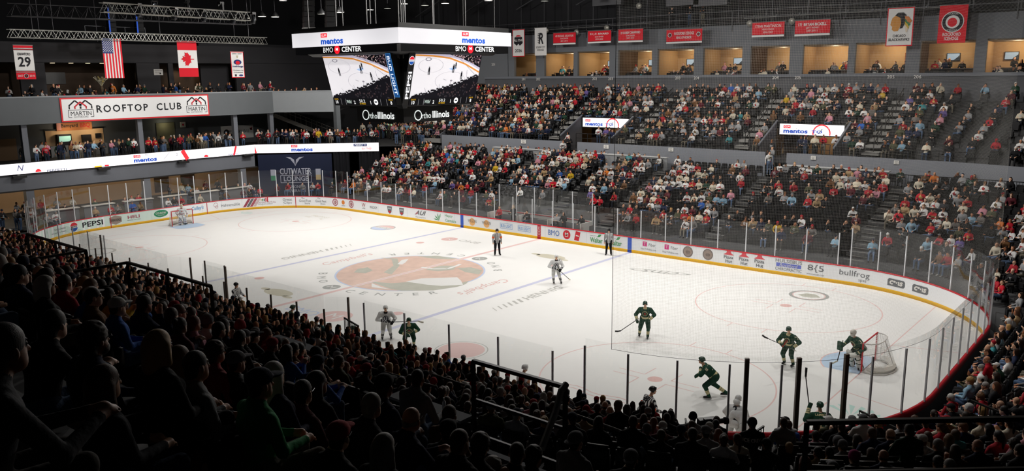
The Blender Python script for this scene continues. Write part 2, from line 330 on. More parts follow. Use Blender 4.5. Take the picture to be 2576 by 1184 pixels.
ad(186, lambda a: pepsi(a, 0, .4, .37)); ad(232, lambda a: a.text(INK, 'PEPSI', 0, .4, .42, 1.75, bold=.04))
ad(291, lambda a: a.poly(gTn, [(-.5, .2), (0, .02), (.5, .2), (.5, .62), (0, .78), (-.5, .62)], 1).text(INK, 'BEERHEAD', 0, .4, .2, .85, lift=3))
ad(337, lambda a: a.text(cmat('a8485a'), 'HELI', 0, .48, .26, 1.0, bold=.03).text(gG, 'FORWARD THE WORLD', 0, .22, .08, 1.1))
ad(405, lambda a: a.poly(cmat('2f8f66'), circ(0, .42, .62, .3), 1).text(PAPER, 'COUNTRY', 0, .46, .17, .95, lift=3, bold=.02).text(PAPER, 'FINANCIAL', 0, .28, .08, .6, lift=3))
ad(497, lambda a: a.text(cmat('6fa8d8'), "Culley's", 0, .42, .42, 1.15, bold=.04, shear=.2))
ad(543, lambda a: a.ring(gR, 0, .5, .17, .2).ring(gR, .08, .32, .1, .13)); ad(580, lambda a: a.text(gG, 'Hahnemühle', 0, .38, .26, 1.7))
ad(632, lambda a: [a.poly(m, [(-.75+.3*i, .03), (-.5+.3*i, .03), (0+.3*i, .78), (-.25+.3*i, .78)], 1) for i, m in enumerate((cmat('a04858'), gG, cmat('b05a66'), cmat('d9c2c4')))])
ad(667, lambda a: [a.poly(m, rect(-.35+.14*i, .6, .1, .1+.08*i), 1) for i, m in enumerate((cmat('c9a04a'), gGr, gG, Rd, Rd))] and a.text(cmat('b58a90'), 'ROCKFORD MUTUAL', 0, .36, .17, 1.9).text(gG, 'INSURANCE COMPANY', 0, .2, .08, 1.3))
ad(724, lambda a: a.text(gG, 'Great', 0, .56, .26, .85).text(gG, 'Clips', 0, .24, .26, .75))
for p in (768, 808): ad(p, lambda a: a.text(gG, 'The', -.2, .68, .14).text(gG, 'Good Feet', 0, .44, .22, 1.15).text(gG, 'Store', .2, .2, .17))
for p in (843, 884): ad(p, lambda a: a.ring(gR, 0, .42, .24, .33).poly(gR, circ(0, .42, .17)).text(PAPER, 'R', 0, .42, .2, lift=3))
ad(864, lambda a: a.poly(cmat('e88a3c'), circ(0, .48, .2)).text(gG, 'wellness', 0, .2, .1, .45))
ad(915, lambda a: a.text(cmat('b05a5a'), 'W', 0, .5, .34, .5).poly(gG, [(-.25, .14), (0, .2), (.25, .16), (.1, .24), (-.1, .24)])); ad(939, lambda a: a.text(gG, 'WALDOM', 0, .4, .24, .95, bold=.02))
for p in (980, 1010): ad(p, lambda a: a.poly(gG, [(-.3, .7), (.3, .7), (.22, .2), (0, .05), (-.22, .2)]).poly(Rd, [(-.2, .3), (.2, .3), (0, .1)], 2).poly(cmat('b8bcc0'), rect(0, .52, .4, .14), 2))
ad(1058, lambda a: a.text(gG, 'AUI', 0, .5, .38, 1.3, bold=.05, shear=.4).poly(gR, [(-.7, .3), (-.3, .62), (-.35, .4)], 3).text(gG, 'Always Underground, Inc', 0, .12, .13, 1.2))
ad(1102, lambda a: [a.poly(gGr, [(.1, .1), (.1+.36*math.cos(t-.16), .1+.36*math.sin(t-.16)), (.1+.62*math.cos(t), .1+.62*math.sin(t)), (.1+.36*math.cos(t+.16), .1+.36*math.sin(t+.16))]) for t in (1.3, 1.9, 2.5, 3.0)])
ad(1131, lambda a: a.text(gGr, 'Happy', -.1, .56, .26, .85).text(gGr, 'Cannabis', .1, .2, .24, 1.2))
for p in (1188, 1224): ad(p, lambda a: a.poly(gOr, circ(0, .36, .3), 1).text(gG, 'WILSON', 0, .44, .24, .9, lift=3))
for p in (1274, 1319): ad(p, lambda a: [a.line(bB, *l, .025) for l in (((-.6, .2), (.6, .2)), ((-.6, .6), (.6, .6)), ((-.6, .2), (-.6, .6)), ((.6, .2), (.6, .6)))] and a.text(bB, 'BUD LIGHT', 0, .4, .24, 1.08, bold=.03))
ad(1393, lambda a: a.text(gB, 'BMO', 0, .4, .4, 1.0)); ad(1425, lambda a: a.poly(Rd, circ(0, .4, .33), 1).text(PAPER, 'M', 0, .44, .22, .28, lift=3, bold=.05).poly(PAPER, rect(0, .27, .28, .05), 3)); ad(1453, lambda a: a.poly(Rd, [(-.3, .1), (.1, .05), (.25, .7), (-.15, .75)], 1).poly(PAPER, [(-.15, .4), (.12, .36), (.14, .44), (-.13, .48)], 2))
for p in (1500, 1547): ad(p, lambda a: a.text(gGr, 'Walter', 0, .3, .36, 1.05, bold=.02).poly(gGr, [(.05, .52), (.2, .72), (.42, .74), (.3, .56)]).text(gG, 'LawnCare by', -.25, .6, .1))
for p in (1632, 1686): ad(p, lambda a: a.poly(MAG, rect(-.28, .52, .32, .32), 1).text(PAPER, 'T', -.28, .52, .2, lift=3).text(gG, 'Fiber', .28, .5, .2, .5).text(gG, 'FiberT-Mobile.com', 0, .18, .12, 1.15))
for p in (1731, 1780): ad(p, lambda a: a.poly(gTn, circ(0, .4, .36), 1).ring(gG, 0, .4, .3, .33, 2).poly(cmat('7d6f68'), circ(0, .38, .16, .1), 3))
for p in (1833, 1872, 1911): ad(p, lambda a: a.poly(cmat('e0525c'), [(-.36, .56), (.36, .56), (.16, .68), (.12, .8), (-.12, .8), (-.16, .68)], 1).text(gG, 'Pizza', 0, .42, .2, .62, bold=.02).text(gG, 'Hut', .03, .16, .2, .45, bold=.02))
ad(1984, lambda a: a.text(gG, 'HULSEBUS', 0, .66, .2, 1.6).poly(cmat('6a78d0'), rect(0, .41, 1.5, .22), 1).text(PAPER, 'Rockford', 0, .41, .19, 1.1, lift=3, shear=.3).text(gG, 'CHIROPRACTIC', 0, .16, .18, 1.6))
ad(2052, lambda a: a.text(gG, '8{5', 0, .45, .46, .95).text(gG, 'MYROCKFORD.COM', 0, .1, .08, 1.0))
ad(2150, lambda a: a.text(gG, 'bullfrog', 0, .44, .42, 1.7).text(gG, 'spas', .45, .12, .17, .45))
for p in (2255, 2315): ad(p, lambda a: a.poly(gG, [(-.52, .2), (.44, .2), (.52, .28), (.52, .52), (.44, .6), (-.44, .6), (-.52, .52)], 1).text(PAPER, 'cms', 0, .4, .24, .8, lift=3, bold=.04, shear=.2))
ad(2388, lambda a: a.text(gG, 'AHLTV', 0, .5, .3, .85, bold=.03).text(gG, 'ON FLOHOCKEY', 0, .22, .12, .8))
seam = Art(bfn(0, .003))
for i in range(40): seam.poly(cmat('b9c0c4'), rect(-(S_FR+i*1.83), .41, .012, .82), 1)
seam.build('panel_seam', boards)
# ---------------------------------------------------------------- glass and posts
def glass_run(name, label, s0, s1, d, z0, z1, step, post=ALU, pw=.06, ztop=0., group='rink glass'):
    t = empty(name, label=label, cat='rink glass', group=None); n = max(1, round((s1-s0)/step)); st = (s1-s0)/n
    for i in range(n):
        v, f = sweep([(d, z0), (d, z1)], s_range(s0+i*st+.008, s0+(i+1)*st-.008, .5)); link('glass_pane', npmesh('glass_pane', v, f, [GLASS]), t)
    for i in range(n+1):
        p, nn = rink(s0+i*st, d+.02); tx = Vector((-nn.y, nn.x, 0)); MB().box((p.x, p.y, (z0+z1-ztop)/2), (pw, .05, z1-ztop-z0), 0, (tx, nn, Vector((0, 0, 1)))).build('post', post, t)
    return t
s_gate = lambda px: min(np.arange(S_NR, S_R, .05), key=lambda s: abs(pj(tuple(rink(s, .08)[0][:2])+(2.2,))[0]-px))
xs = lambda x: x+SX                                        # near side: s of an x
xf = lambda x: S_F+(SX-x)                                  # far side
glass_run('rink_glass', 'low clear glass along the far side boards', xf(21.5), xf(-21), .04, 1.09, 2.92, 1.83)
glass_run('rink_glass', 'tall curved glass above the boards at the right end', xs(22.0), xf(22.2), .04, 1.09, 3.52, 1.53, ztop=.25)
glass_run('rink_glass', 'tall curved glass above the boards at the left end', xf(-21.8), S_NL+RC*PI/2-.2, .04, 1.09, 3.52, 1.5)
glass_run('rink_glass', 'clear glass on the near boards before the near blue line', xs(11.1), xs(20.7), .04, 1.09, 2.92, 2.4, ztop=.1)
glass_run('rink_glass', 'short glass on the near boards at the far end of the benches', xs(-20.5), xs(-12), .04, 1.09, 2.92, 2.1)
PD = mat('post_brown', '5c4c3e', .4)
glass_run('bench_glass', 'glass screen behind the farther near side players bench', xs(-12.2), xs(-2.2), 1.35, .9, 3.3, 2.0, PD, .07, .7)
glass_run('bench_glass', 'glass screen behind the nearer near side players bench', xs(1.05), xs(10.2), 1.35, .9, 3.3, 1.85, PD, .07, .6)
for px, l in ((1876, 'left'), (2004, 'middle'), (2124, 'right')):
    p, nn = rink(s_gate(px), .08); tag(MB().box((p.x, p.y, 2.28), (.13, .1, 2.4), 0, (Vector((-nn.y, nn.x, 0)), nn, Vector((0, 0, 1)))).build('gate_post', PD), 'thick dark gate post in the near right glass, the %s one of three' % l, 'post')
glass_run('timekeeper_glass', 'glass of the small box between the two near benches', xs(-1.0), xs(.8), .04, 1.09, 2.92, 1.8, PD, .07)
def cross_glass(x, label):
    t = empty('bench_glass', label=label, cat='rink glass'); n = 2
    me = bpy.data.meshes.new('glass_pane'); y0, y1 = -HY-.05, -HY-1.33; me.from_pydata([(x, y0, 1.09), (x, y1, 1.09), (x, y1, 3.2), (x, y0, 2.92)], [], [(0, 1, 2, 3)]); me.materials.append(GLASS); link('glass_pane', me, t)
    MB().box((x, y0-.12, 2.0), (.07, .07, 1.86)).build('post', PD, t)
for x, l in ((-12.2, 'outer end glass of the farther players bench'), (-2.2, 'inner end glass of the farther players bench'), (1.05, 'inner end glass of the nearer players bench'), (10.25, 'outer end glass of the nearer players bench')): cross_glass(x, l)
glass_run('penalty_glass', 'glass screen behind the far side penalty boxes', xf(3.6), xf(-5.2), 1.6, 1.0, 3.5, 1.75)
pb = empty('penalty_box', label='white back wall of the penalty boxes with black lettering', cat='penalty box')
MB().box((-.8, HY+1.65, .95), (8.8, .06, 1.1)).build('back_wall', cmat('d9d7d2'), pb)
a = Art(plane_fn((-.8, HY+1.61, .95), (1, 0, 0), (0, 0, 1))); a.text(INK, 'TELIN     LA', -2.2, .1, .5, 2.6).text(INK, 'IHEN', 2.6, -.05, .5, 1.5).poly(RED, rect(0, .5, 8.7, .06)); a.build('lettering', pb)
for i in range(4): MB().box((-5.1+i*2.9, HY+.85, .8), (.05, 1.5, 1.4)).build('divider', cmat('d9d7d2'), pb)
# ---------------------------------------------------------------- the bowl
def bpt(s, d):
    if s < 0: return Vector((-SX+s, -HY-d, 0)), Vector((0, -1, 0))
    if s > S_F: return Vector((SX-(s-S_F), HY+d, 0)), Vector((0, 1, 0))
    return rink(s, d)
LD0, LDP, LZ0, LRS, LN = 1.3, .86, 1.18, .312, 11         # lower bowl rows
WD, WZ = 11.9, 6.12                                         # wall below the upper bowl
UD0, UDP, UZ0, URS, UN = 12.15, .80, 6.0, .41, 10          # upper bowl rows
LTOP = LZ0+LRS*(LN-1); UTOP = UZ0+URS*(UN-1)
def bsweep(prof, ss):
    v = []; f = []; n = len(prof)
    for s in ss:
        for d, z in prof: p = bpt(s, d)[0]; v.append((p.x, p.y, z))
    for i in range(len(ss)-1):
        for k in range(n-1): a = i*n+k; f.append((a, a+1, a+1+n, a+n))
    return v, f
def terrace(name, d0, dp, z0, rs, n, s0, s1, m, zb, label, dend=None):
    prof = [(d0, zb)]
    for k in range(n): prof += [(d0+dp*k, z0+rs*k), (d0+dp*(k+1), z0+rs*k)]
    if dend: prof[-1] = (dend, prof[-1][1])
    st = sorted(set([s0, s1]+[s for s in s_range(S_NR, S_R, .9)+s_range(S_FR, S_F, .9)+[0] if s0 < s < s1]))
    v, f = bsweep(prof, st); return tag(link(name, npmesh(name, v, f, [m]), None), label, 'seating tier', kind='structure')
S0, S1 = xs(-36), xf(-25.5)
ROFF = lambda s: (-.6, -.22) if S_R-1 < s < S_FR+6 else (0, 0)
for sa, sb_, (od, oz), l in ((S0, S_R-1, (0, 0), 'near side'), (S_R-1, S_FR+6, (-.6, -.22), 'right end'), (S_FR+6, S1, (0, 0), 'far side')): terrace('floor_lower_tier', LD0-.1+od, LDP, LZ0+oz, LRS, LN, sa, sb_, CONC, 0, 'dark stepped floor of the lower seating tier on the '+l, WD)
PORT = [(-6.9, -1.5), (11.4, 16.9)]                         # the two portals of the far upper bowl (x)
terrace('floor_upper_tier', UD0, UDP, UZ0-.12, URS, UN, S0, xs(SX), CONC, UZ0, 'dark stepped floor of the near upper seating tier', 23.5)
prof = [(UD0, UZ0-.12)]
for k in range(UN): prof += [(UD0+UDP*k, UZ0-.12+URS*k), (UD0+UDP*(k+1), UZ0-.12+URS*k)]
prof[-1] = (27, prof[-1][1])
tag(link('floor_upper_tier', npmesh('floor_upper_tier', [(x, -HY-d, z) for x in (SX, 33.4) for d, z in prof], [(i, i+1, len(prof)+i+1, len(prof)+i) for i in range(len(prof)-1)], [CONC])), 'dark stepped floor of the near upper tier toward the corner', 'seating tier', kind='structure')
terrace('floor_upper_tier', UD0, UDP, UZ0, URS, UN, S_FR+3, xf(16.9), CONC, UZ0, 'dark stepped floor of the far right upper tier', 23.5)
for (xa, xb) in ((-1.5, 11.4), (-25.5, -6.9)): terrace('floor_upper_tier', UD0, UDP, UZ0, URS, UN, xf(xb), xf(xa), CONC, UZ0, 'stepped floor of the far upper tier beside the portals', 21.4)
for (xa, xb) in PORT: terrace('floor_upper_tier', UD0+UDP*4, UDP, UZ0+URS*4, URS, UN-4, xf(xb), xf(xa), CONC, 5.0+3.0, 'stepped floor above a portal in the far upper tier', 21.4)
def bwall(name, d, z0, z1, s0, s1, m, label, cap=None, th=.12):
    st = sorted(set([s0, s1]+[s for s in s_range(S_NR, S_R, .9)+s_range(S_FR, S_F, .9)+[0] if s0 < s < s1]))
    v, f = bsweep([(d, z0), (d, z1), (d+th, z1), (d+th, z0)], st); return tag(link(name, npmesh(name, v, f, [m]), None), label, 'wall', kind='structure')
GAPS = [(-6.6, -5.0), (12.0, 13.6)]
for (xa, xb, l) in ((16.9, 'R', 'grey wall below the far right upper tier'), (-5.0, 12.0, 'grey wall of the far side between the two portals'), (13.6, 16.9, 'grey wall under the right portal'), (-21.5, -6.6, 'grey wall of the far side at the far left seats')):
    bwall('wall_tier', WD, LTOP, WZ, S_FR+3 if xb == 'R' else xf(xb), xf(xa), GREY, l)
bwall('wall_back', 21.4, UTOP, 11.62, xf(26), xf(-24), DGREY, 'dark grey wall behind the far upper tier'); bwall('wall_back', 21.3, 11.5, 11.75, xf(30), xf(-24), GREY, 'grey ledge in front of the suites')
fl = MB().box((0, 0, -.06), (110, 100, .1)).build('floor', CONC); tag(fl, 'dark concrete floor around the rink', 'floor', kind='structure')
cl = MB().box((0, 0, 24.2), (130, 110, .2)).build('ceiling', mat('ceiling_black', '101013', .9)); tag(cl, 'black roof deck of the arena', 'ceiling', kind='structure')
bwall('wall_tier', WD, LTOP, WZ-.1, S0, xs(SX), GREY, 'grey wall below the near upper tier'); tag(MB().box((SX+(33.4-SX)/2, -HY-WD-.06, 5.15), (33.4-SX, .12, 1.7)).build('wall_tier', GREY), 'grey wall below the near upper tier toward the corner', 'wall', kind='structure')
# portals
for i, (xa, xb) in enumerate(PORT):
    p = MB(); y0, y1 = HY+WD+.1, HY+UD0+UDP*4; fz = 5.55
    p.box(((xa+xb)/2, (y0+40)/2, fz-.1), (xb-xa, 40-y0, .2), 0)
    for x in (xa, xb): p.add([(x, y0, fz-1), (x, y1, fz-1), (x, y1, UZ0+URS*4+.55), (x, y0, UZ0+.55)], [(0, 1, 2, 3)], 1); p.bar((x, y0, UZ0+.6), (x, y1, UZ0+URS*4+.6), .14, .1, 2)
    p.box(((xa+xb)/2, y1+3.2, 6.6), (xb-xa+5, .1, 3.2), 3); p.box((xa+.9, y1+1.6, 6.4), (1.8, .1, 2.0), 4)
    o = p.build('wall_portal', [CONC, DGREY, GREY, TAN, BROWN]); tag(o, ('entry portal with tan concourse wall under the left screen', 'entry portal with tan concourse wall under the right screen')[i], 'portal', kind='structure')
    lamp('portal_light', 'POINT', ((xa+xb)/2+.6, y1+1.8, 7.6), 60, (1, .72, .4), shadow_soft_size=.2)
# ---------------------------------------------------------------- suites above the far tier
SYF = HY+21.6
pil = [on(px, 150, y=SYF).x for px in (1288, 1361, 1450, 1546, 1649, 1759, 1879, 2004, 2143, 2297, 2466, 2620)]; pw_ = [.9, 1.1, .5, 1., .6, .9, .75, 1.1, .55, 1.0, .75, 1]
su = MB(); x0, x1 = pil[0]-9, pil[-1]+2
su.box(((x0+x1)/2, SYF+4.2, 12.9), (x1-x0, .1, 3.), 1); su.box(((x0+x1)/2, SYF+2.2, 14.05), (x1-x0, 4.4, .1), 2); su.box(((x0+x1)/2, SYF+2.2, 10.95), (x1-x0, 4.6, .1), 3)
su.box(((x0+x1)/2, SYF, 15.1), (x1-x0, .25, 2.0), 0)
for i, (x, w) in enumerate(zip(pil, pw_)):
    su.box((x, SYF, 12.6), (w, .3, 3.2), 0)
    if i: su.box((x, SYF+2.1, 12.6), (.15, 4.2, 3.0), 1 if i % 3 else 4)
su.box((pil[0]-4.5, SYF, 12.6), (8.2, .3, 3.2), 0)
tag(su.build('wall_suites', [mat('suite_grey', '66696e', .8), TAN, mat('suite_ceiling', '6b5a45', .8), BROWN, mat('suite_brown', '4a3826', .8)]), 'row of suite openings with tan rooms above the far tier', 'wall', kind='structure')
for i in range(len(pil)-1):
    xm = (pil[i]+pil[i+1])/2; lamp('suite_light', 'POINT', (xm, SYF+2.6, 13.75), 110 if i not in (5, 6, 9) else 75, (1, .8, .55), shadow_soft_size=.15)
    t = empty('suite_counter', (xm, SYF+1.6, 11.02), label='dark counter across suite opening number %s from the scoreboard' % ('one two three four five six seven eight nine ten eleven'.split()[i]), cat='counter')
    MB().box((0, 0, 1.02), (pil[i+1]-pil[i]-1.2, .4, .06)).build('counter_top', mat('counter_brown', '4d4038', .5), t); MB().box((0, .1, .5), (pil[i+1]-pil[i]-1.3, .08, 1.0)).build('counter_front', BROWN, t)
nums = Art(plane_fn((0, HY+21.27, 0), (1, 0, 0), (0, 0, 1)))
numo = empty('section_numbers', label='white section numbers along the ledge below the suites', cat='sign')
for px, py, t in ((1317, 199, '201'), (1354, 199, '202'), (1496, 198, '202'), (1536, 198, '203'), (1705, 196, '203'), (1752, 196, '204'), (1951, 195, '204'), (2007, 195, '205'), (2241, 193, '205'), (2308, 193, '206'), (1241, 162, '201')):
    p = on(px, py, y=HY+21.27); nums.text(PAPER, t, p.x, p.z, .26)
nums.build('lettering', numo)
# wall over the suites and the dark upper end walls
up = MB(); up.box((0, SYF+3, 19.5), (130, .2, 9), 0); up.box((-60, 0, 18), (.2, 110, 13), 0); up.box((60, 0, 12), (.2, 110, 26), 0); up.box((0, -52, 12), (130, .2, 26), 0); up.box((-45, SYF+5, 7), (45, .2, 15), 0)
tag(up.build('wall_upper', [mat('upper_black', '202023', .9)]), 'black upper walls of the arena under the roof', 'wall', kind='structure')
# ---------------------------------------------------------------- left end building
XL = -35.; K1 = Vector((-35, 12.31, 0)); K2 = Vector((-26.42, 20.9, 0)); CDIR = (K2-K1).normalized(); CN = Vector((CDIR.y, -CDIR.x, 0))
GL2 = mat('fascia_grey', '63676a', .75, noise=.06, nscale=1.2)
b = MB(); Y0 = -30
b.box((XL-.45, (Y0+K1.y)/2, 3.85), (.7, K1.y-Y0, 1.4), 0)
b.box((XL-.1-4.8, (Y0+K1.y)/2, 4.85), (9.6, K1.y-Y0, .3), 1)
b.add([(XL-10, 12, 4.99), (XL, 12.3, 4.99), (K2.x-.2, K2.y, 4.99), (-22, 25.3, 4.99), (-22, 37, 4.99), (-45, 37, 4.99)], [(0, 1, 2, 3, 4, 5)], 1)
b.bar((XL-.2, K1.y, 4.8), (K2.x-.2, K2.y, 4.8), .3, .4, 0)
tag(b.build('floor_balcony', [GREY, CONC]), 'grey beam and deck of the left end balcony', 'balcony', kind='structure')
for y, nm in ((-8.4, 'nearest'), (1.23, 'middle'), (10.9, 'far')):
    c = MB(); c.box((XL-.3, y, 1.6), (.55, .6, 3.4)); tag(c.build('column', GREY), '%s grey column under the left balcony behind the rink glass' % nm, 'column', group=None)
for px, nm in ((60, 'first grey column on the balcony, beside the man with a phone'), (352, 'grey column on the balcony right of the tan food counter'), (592, 'grey column on the balcony before the event poster'), (683, 'grey column on the balcony under the end of the roof deck')):
    y = on(px, 340, x=XL-.6).y; c = MB(); c.box((XL-.6, y, 6.7), (.42, .42, 3.4)); tag(c.build('column', GREY), nm, 'column')
w = MB(); w.box((-43.1, -4, 6.7), (.2, 52, 3.5), 0)
w.box((-42.95, -1.2, 6.0), (.06, 5.1, 2.7), 1); w.box((-42.9, -1.2, 7.42), (.1, 5.3, .12), 2)
w.box((-42.95, -7.0, 5.9), (.06, 1.6, 1.9), 3); w.box((-42.95, 7.5, 6.2), (.06, 1.9, 2.7), 4)
tag(w.build('wall_left_balcony', [GL2, mat('kitchen_cream', 'd9b68c', .7), BLK, mat('door_tan', '8f7458', .7), mat('hall_olive', '6c6a55', .8)]), 'grey back wall of the left balcony with a lit food counter', 'wall', kind='structure')
kt = empty('food_counter', (-42.5, -1.2, 5), label='lit food counter with ovens under the barbecue sign', cat='food stall')
MB().box((0, 0, .5), (.6, 5, 1.0)).build('counter', STEEL, kt); MB().box((-.2, -1.1, 1.5), (.4, 1.2, 1.0)).build('warmer', BLK, kt); MB().box((.02, -1.1, 1.6), (.04, 1.0, .5)).build('warmer_window', led('9fd0c0', .6), kt); MB().box((-.25, .9, 1.5), (.3, .8, .7)).build('oven', BLKM, kt); MB().box((-.3, 2, 1.7), (.1, .5, .4)).build('menu_board', BLK, kt)
for y in (-2, 0): lamp('kitchen_light', 'POINT', (-41.9, y, 7.3), 45, (1, .8, .55), shadow_soft_size=.2)
lamp('hall_light', 'POINT', (-42.3, 7.3, 7.4), 14, (1, .9, .6), shadow_soft_size=.2)
# lounge
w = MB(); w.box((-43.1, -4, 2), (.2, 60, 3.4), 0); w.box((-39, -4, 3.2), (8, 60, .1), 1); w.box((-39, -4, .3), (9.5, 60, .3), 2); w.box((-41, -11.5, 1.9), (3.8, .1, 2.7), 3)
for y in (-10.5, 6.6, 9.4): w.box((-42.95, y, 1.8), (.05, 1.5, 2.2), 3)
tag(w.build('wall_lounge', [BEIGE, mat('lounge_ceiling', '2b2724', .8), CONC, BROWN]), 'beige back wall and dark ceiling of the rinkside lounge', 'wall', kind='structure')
for y in (-10, -5, 0, 5, 10): lamp('lounge_light', 'POINT', (-38.8, y, 3.0), 110, (1, .78, .52), shadow_soft_size=.2)
for i, y in enumerate((-6.5, -3.6, -.2, 3.0, 6.2, 9.3)):
    t = empty('lounge_counter', (-34.1, y, .45), label='%s white lounge drink rail behind the left end glass' % ('first second third fourth fifth sixth'.split()[i]), cat='counter', group=None)
    MB().box((0, 0, 1.05), (.55, 2.6, .06)).build('counter_top', TABLE, t); MB().box((.1, 0, .52), (.06, 2.5, 1.0)).build('counter_front', cmat('6f6f70'), t)
# rooftop club level
w = MB(); w.box((XL-.1, (-30+14.8)/2, 9.44), (.3, 44.8, 2.1), 0); w.box((XL-.1, (-30+14.8)/2, 10.53), (.36, 44.8, .1), 1)
e2 = Vector((XL, 14.8, 0))+CDIR*6.2; w.bar((XL-.1, 14.8, 9.44), (e2.x-.1, e2.y, 9.44), .3, 2.0, 2); w.bar((XL-.1, 14.8, 10.5), (e2.x-.1, e2.y, 10.5), .36, .12, 1); w.box((e2.x, e2.y, 7.8), (.5, .5, 5.6), 0)
w.box((XL-5, -8, 8.5), (9.6, 46, .2), 3); w.add([(XL, 14.8, 8.45), (e2.x, e2.y, 8.45), (e2.x-8, e2.y+8, 8.45), (XL-10, 15, 8.45)], [(0, 1, 2, 3)], 3); w.add([(XL, 14.8, 9.7), (e2.x, e2.y, 9.7), (e2.x-8, e2.y+8, 9.7), (XL-10, 15, 9.7)], [(0, 1, 2, 3)], 3); w.box((XL-5, -8, 9.6), (9.6, 46, .2), 3)
tag(w.build('wall_rooftop', [GL2, LGREY, LGREY, CONC]), 'grey parapet of the rooftop club above the left balcony', 'wall', kind='structure')
w = MB(); bx = -43.2
DG2 = mat('rooftop_grey', '2e2d30', .8, noise=.08, nscale=1.5)
w.box((bx, 5, 14.25), (.3, 62, 1.75), 0)                     # header over the openings, top about 15.1
for ya, yb in ((-30, -7.0), (-5.2, -3.1), (5.2, 7.5), (8.4, 8.9), (15.9, 36)): w.box((bx, (ya+yb)/2, 11.5), (.3, yb-ya, 3.8), 0)
w.box((bx-3.5, 0, 11.5), (.2, 50, 3.9), 1); w.box((bx-1.8, 0, 13.4), (3.6, 50, .1), 2); w.box((-45.2, 26, 8), (.3, 26, 15), 0)
tag(w.build('wall_left', [DG2, mat('rooftop_brown', '3a2c20', .8, noise=.15), BLKM]), 'dark grey wall with brown recesses behind the rooftop club', 'wall', kind='structure')
for y in (11, 13.6): lamp('rooftop_light', 'SPOT', (bx-2.4, y, 13.3), 90, (1, .72, .42), (bx-3.4, y, 10.5), spot_size=1.5, spot_blend=.8)
for i, y in enumerate((-2.2, -.6, .9, 2.2)):
    tag(MB().box((bx-.4, y, 13.34), (.3, .3, .05)).build('ceiling_light', led('ffe2b0', 2.5)), 'small ceiling light over the dark rooftop recess, number %s from the column' % ('one two three four'.split()[i]), 'ceiling light')
lamp('rooftop_light', 'POINT', (-39, 1, 13), 60, (1, .85, .65), shadow_soft_size=.3); lamp('rooftop_light', 'POINT', (-39, 11, 13), 60, (1, .85, .65), shadow_soft_size=.3)
tag(MB().box((bx-3.3, -1.0, 12.0), (.1, 1.9, 1.1)).build('television', BLK), 'dark television on the rooftop club wall', 'television')
fo = empty('flower_vase', (bx+.8, 1.4, 9.7), label='tall vase of yellow and white flowers in the rooftop club', cat='flowers')
MB().lathe((0, 0, 1.0), [(.1, 0), (.16, .3), (.1, .55)], 10).build('vase', cmat('6a5a48'), fo); m = MB(); rr = random.Random(3)
for i in range(40): a_, r_ = rr.uniform(0, 6.28), rr.uniform(.1, .65); m.tube([(0, 0, 1.5), (math.cos(a_)*r_*.6, math.sin(a_)*r_*.6, 1.9+rr.random()*.4), (math.cos(a_)*r_, math.sin(a_)*r_, 1.9+rr.random()*.55)], [.015, .02, .05], 4, rr.randrange(2))
m.build('flowers', [cmat('d8c47a'), cmat('d6d2c0')], fo)
# ---------------------------------------------------------------- signs and screens
def gum(a, u, v, h, mt='20449c'):
    """the chewing-gum advert: red tag over blue word"""
    a.poly(led('e02030'), rect(u-h*1.85, v+h*.84, h*1.5, h*.6), 2).text(led('f4f4f4'), 'GUM', u-h*1.85, v+h*.84, h*.36, h*1.1, lift=4, bold=.03)
    a.text(led(mt), 'mentos', u, v-.02, h*.84, h*5.2, lift=3, bold=.045)
def panel(name, w, h, mats, parent, fn):
    a = Art(fn); a.poly(mats, rect(0, 0, w, h), 0); return a.build(name, parent)
WH = led('eceaec', .93); WH2 = led('e2e0e4', .88)
rb = empty('ribbon_screen', label='long white LED ribbon screen along the left balcony edge', cat='screen')
f1 = plane_fn((XL+.12, 0, 4.98), (0, 1, 0), (0, 0, 1)); f2 = plane_fn(K1+CN*.12+Vector((0, 0, 4.98)), CDIR, (0, 0, 1))
MB().box((XL, -3.85, 4.98), (.2, 32.3, .92)).bar((K1.x, K1.y, 4.98), (K2.x, K2.y, 4.98), .2, .92).build('housing', BLK, rb)
a = Art(f1); a.poly(WH, rect(-3.85, 0, 32.3, .84), 0); gum(a, on(364, 398, x=XL).y, -.12, .4)
yy = lambda px, py: on(px, py, x=XL).y
for px in (95, 520): a.poly(led('e03038'), circ(yy(px, 430), -.36, .22, n=12, a0=0, a1=PI), 2)
a.text(led('303a60'), 'PERFETTI', yy(142, 430), -.34, .16, 1.5).text(led('303a60'), 'PERFETTI', yy(585, 380), -.34, .16, 1.1).poly(led('e8b030'), rect(yy(245, 417), -.36, .6, .12)).poly(led('e02030'), rect(yy(267, 416), -.34, .35, .12))
a.line(led('b8b6bc'), (yy(410, 400), -.25), (yy(425, 385), .35), .09).line(led('e03038'), (yy(470, 395), -.42), (yy(457, 380), .42), .38).line(led('e03038'), (yy(586, 380), -.42), (yy(592, 370), .42), .2).text(led('777580'), '10', yy(367, 391), .3, .22).text(led('777580'), '2', yy(443, 388), .1, .28)
a.line(led('cfccd4'), (yy(300, 400), -.3), (yy(320, 395), -.36), .05); a.text(led('4a4c70'), 'N', yy(50, 424), .05, .45, .5, shear=.3).poly(led('f0f0f2'), rect(yy(10, 430), 0, 2.4, .82), .5); a.build('picture', rb)
L2 = (K2-K1).length; a = Art(f2); a.poly(WH, rect(L2/2, 0, L2, .84), 0); gum(a, L2*.38, -.12, .4)
a.poly(led('1d2a55'), rect(L2*.85, .22, 1.3, .26), 2).text(led('f0f0f0'), 'PERFETTI', L2*.85, .22, .16, 1.1, lift=4).text(led('d03038'), 'van Melle', L2*.9, -.12, .2, .8, shear=.3).line(led('e03038'), (.1, -.42), (-.1, .42), .25).ring(led('d03038'), L2*.9, -.12, .44, .47, sy=.45); a.build('picture', rb)
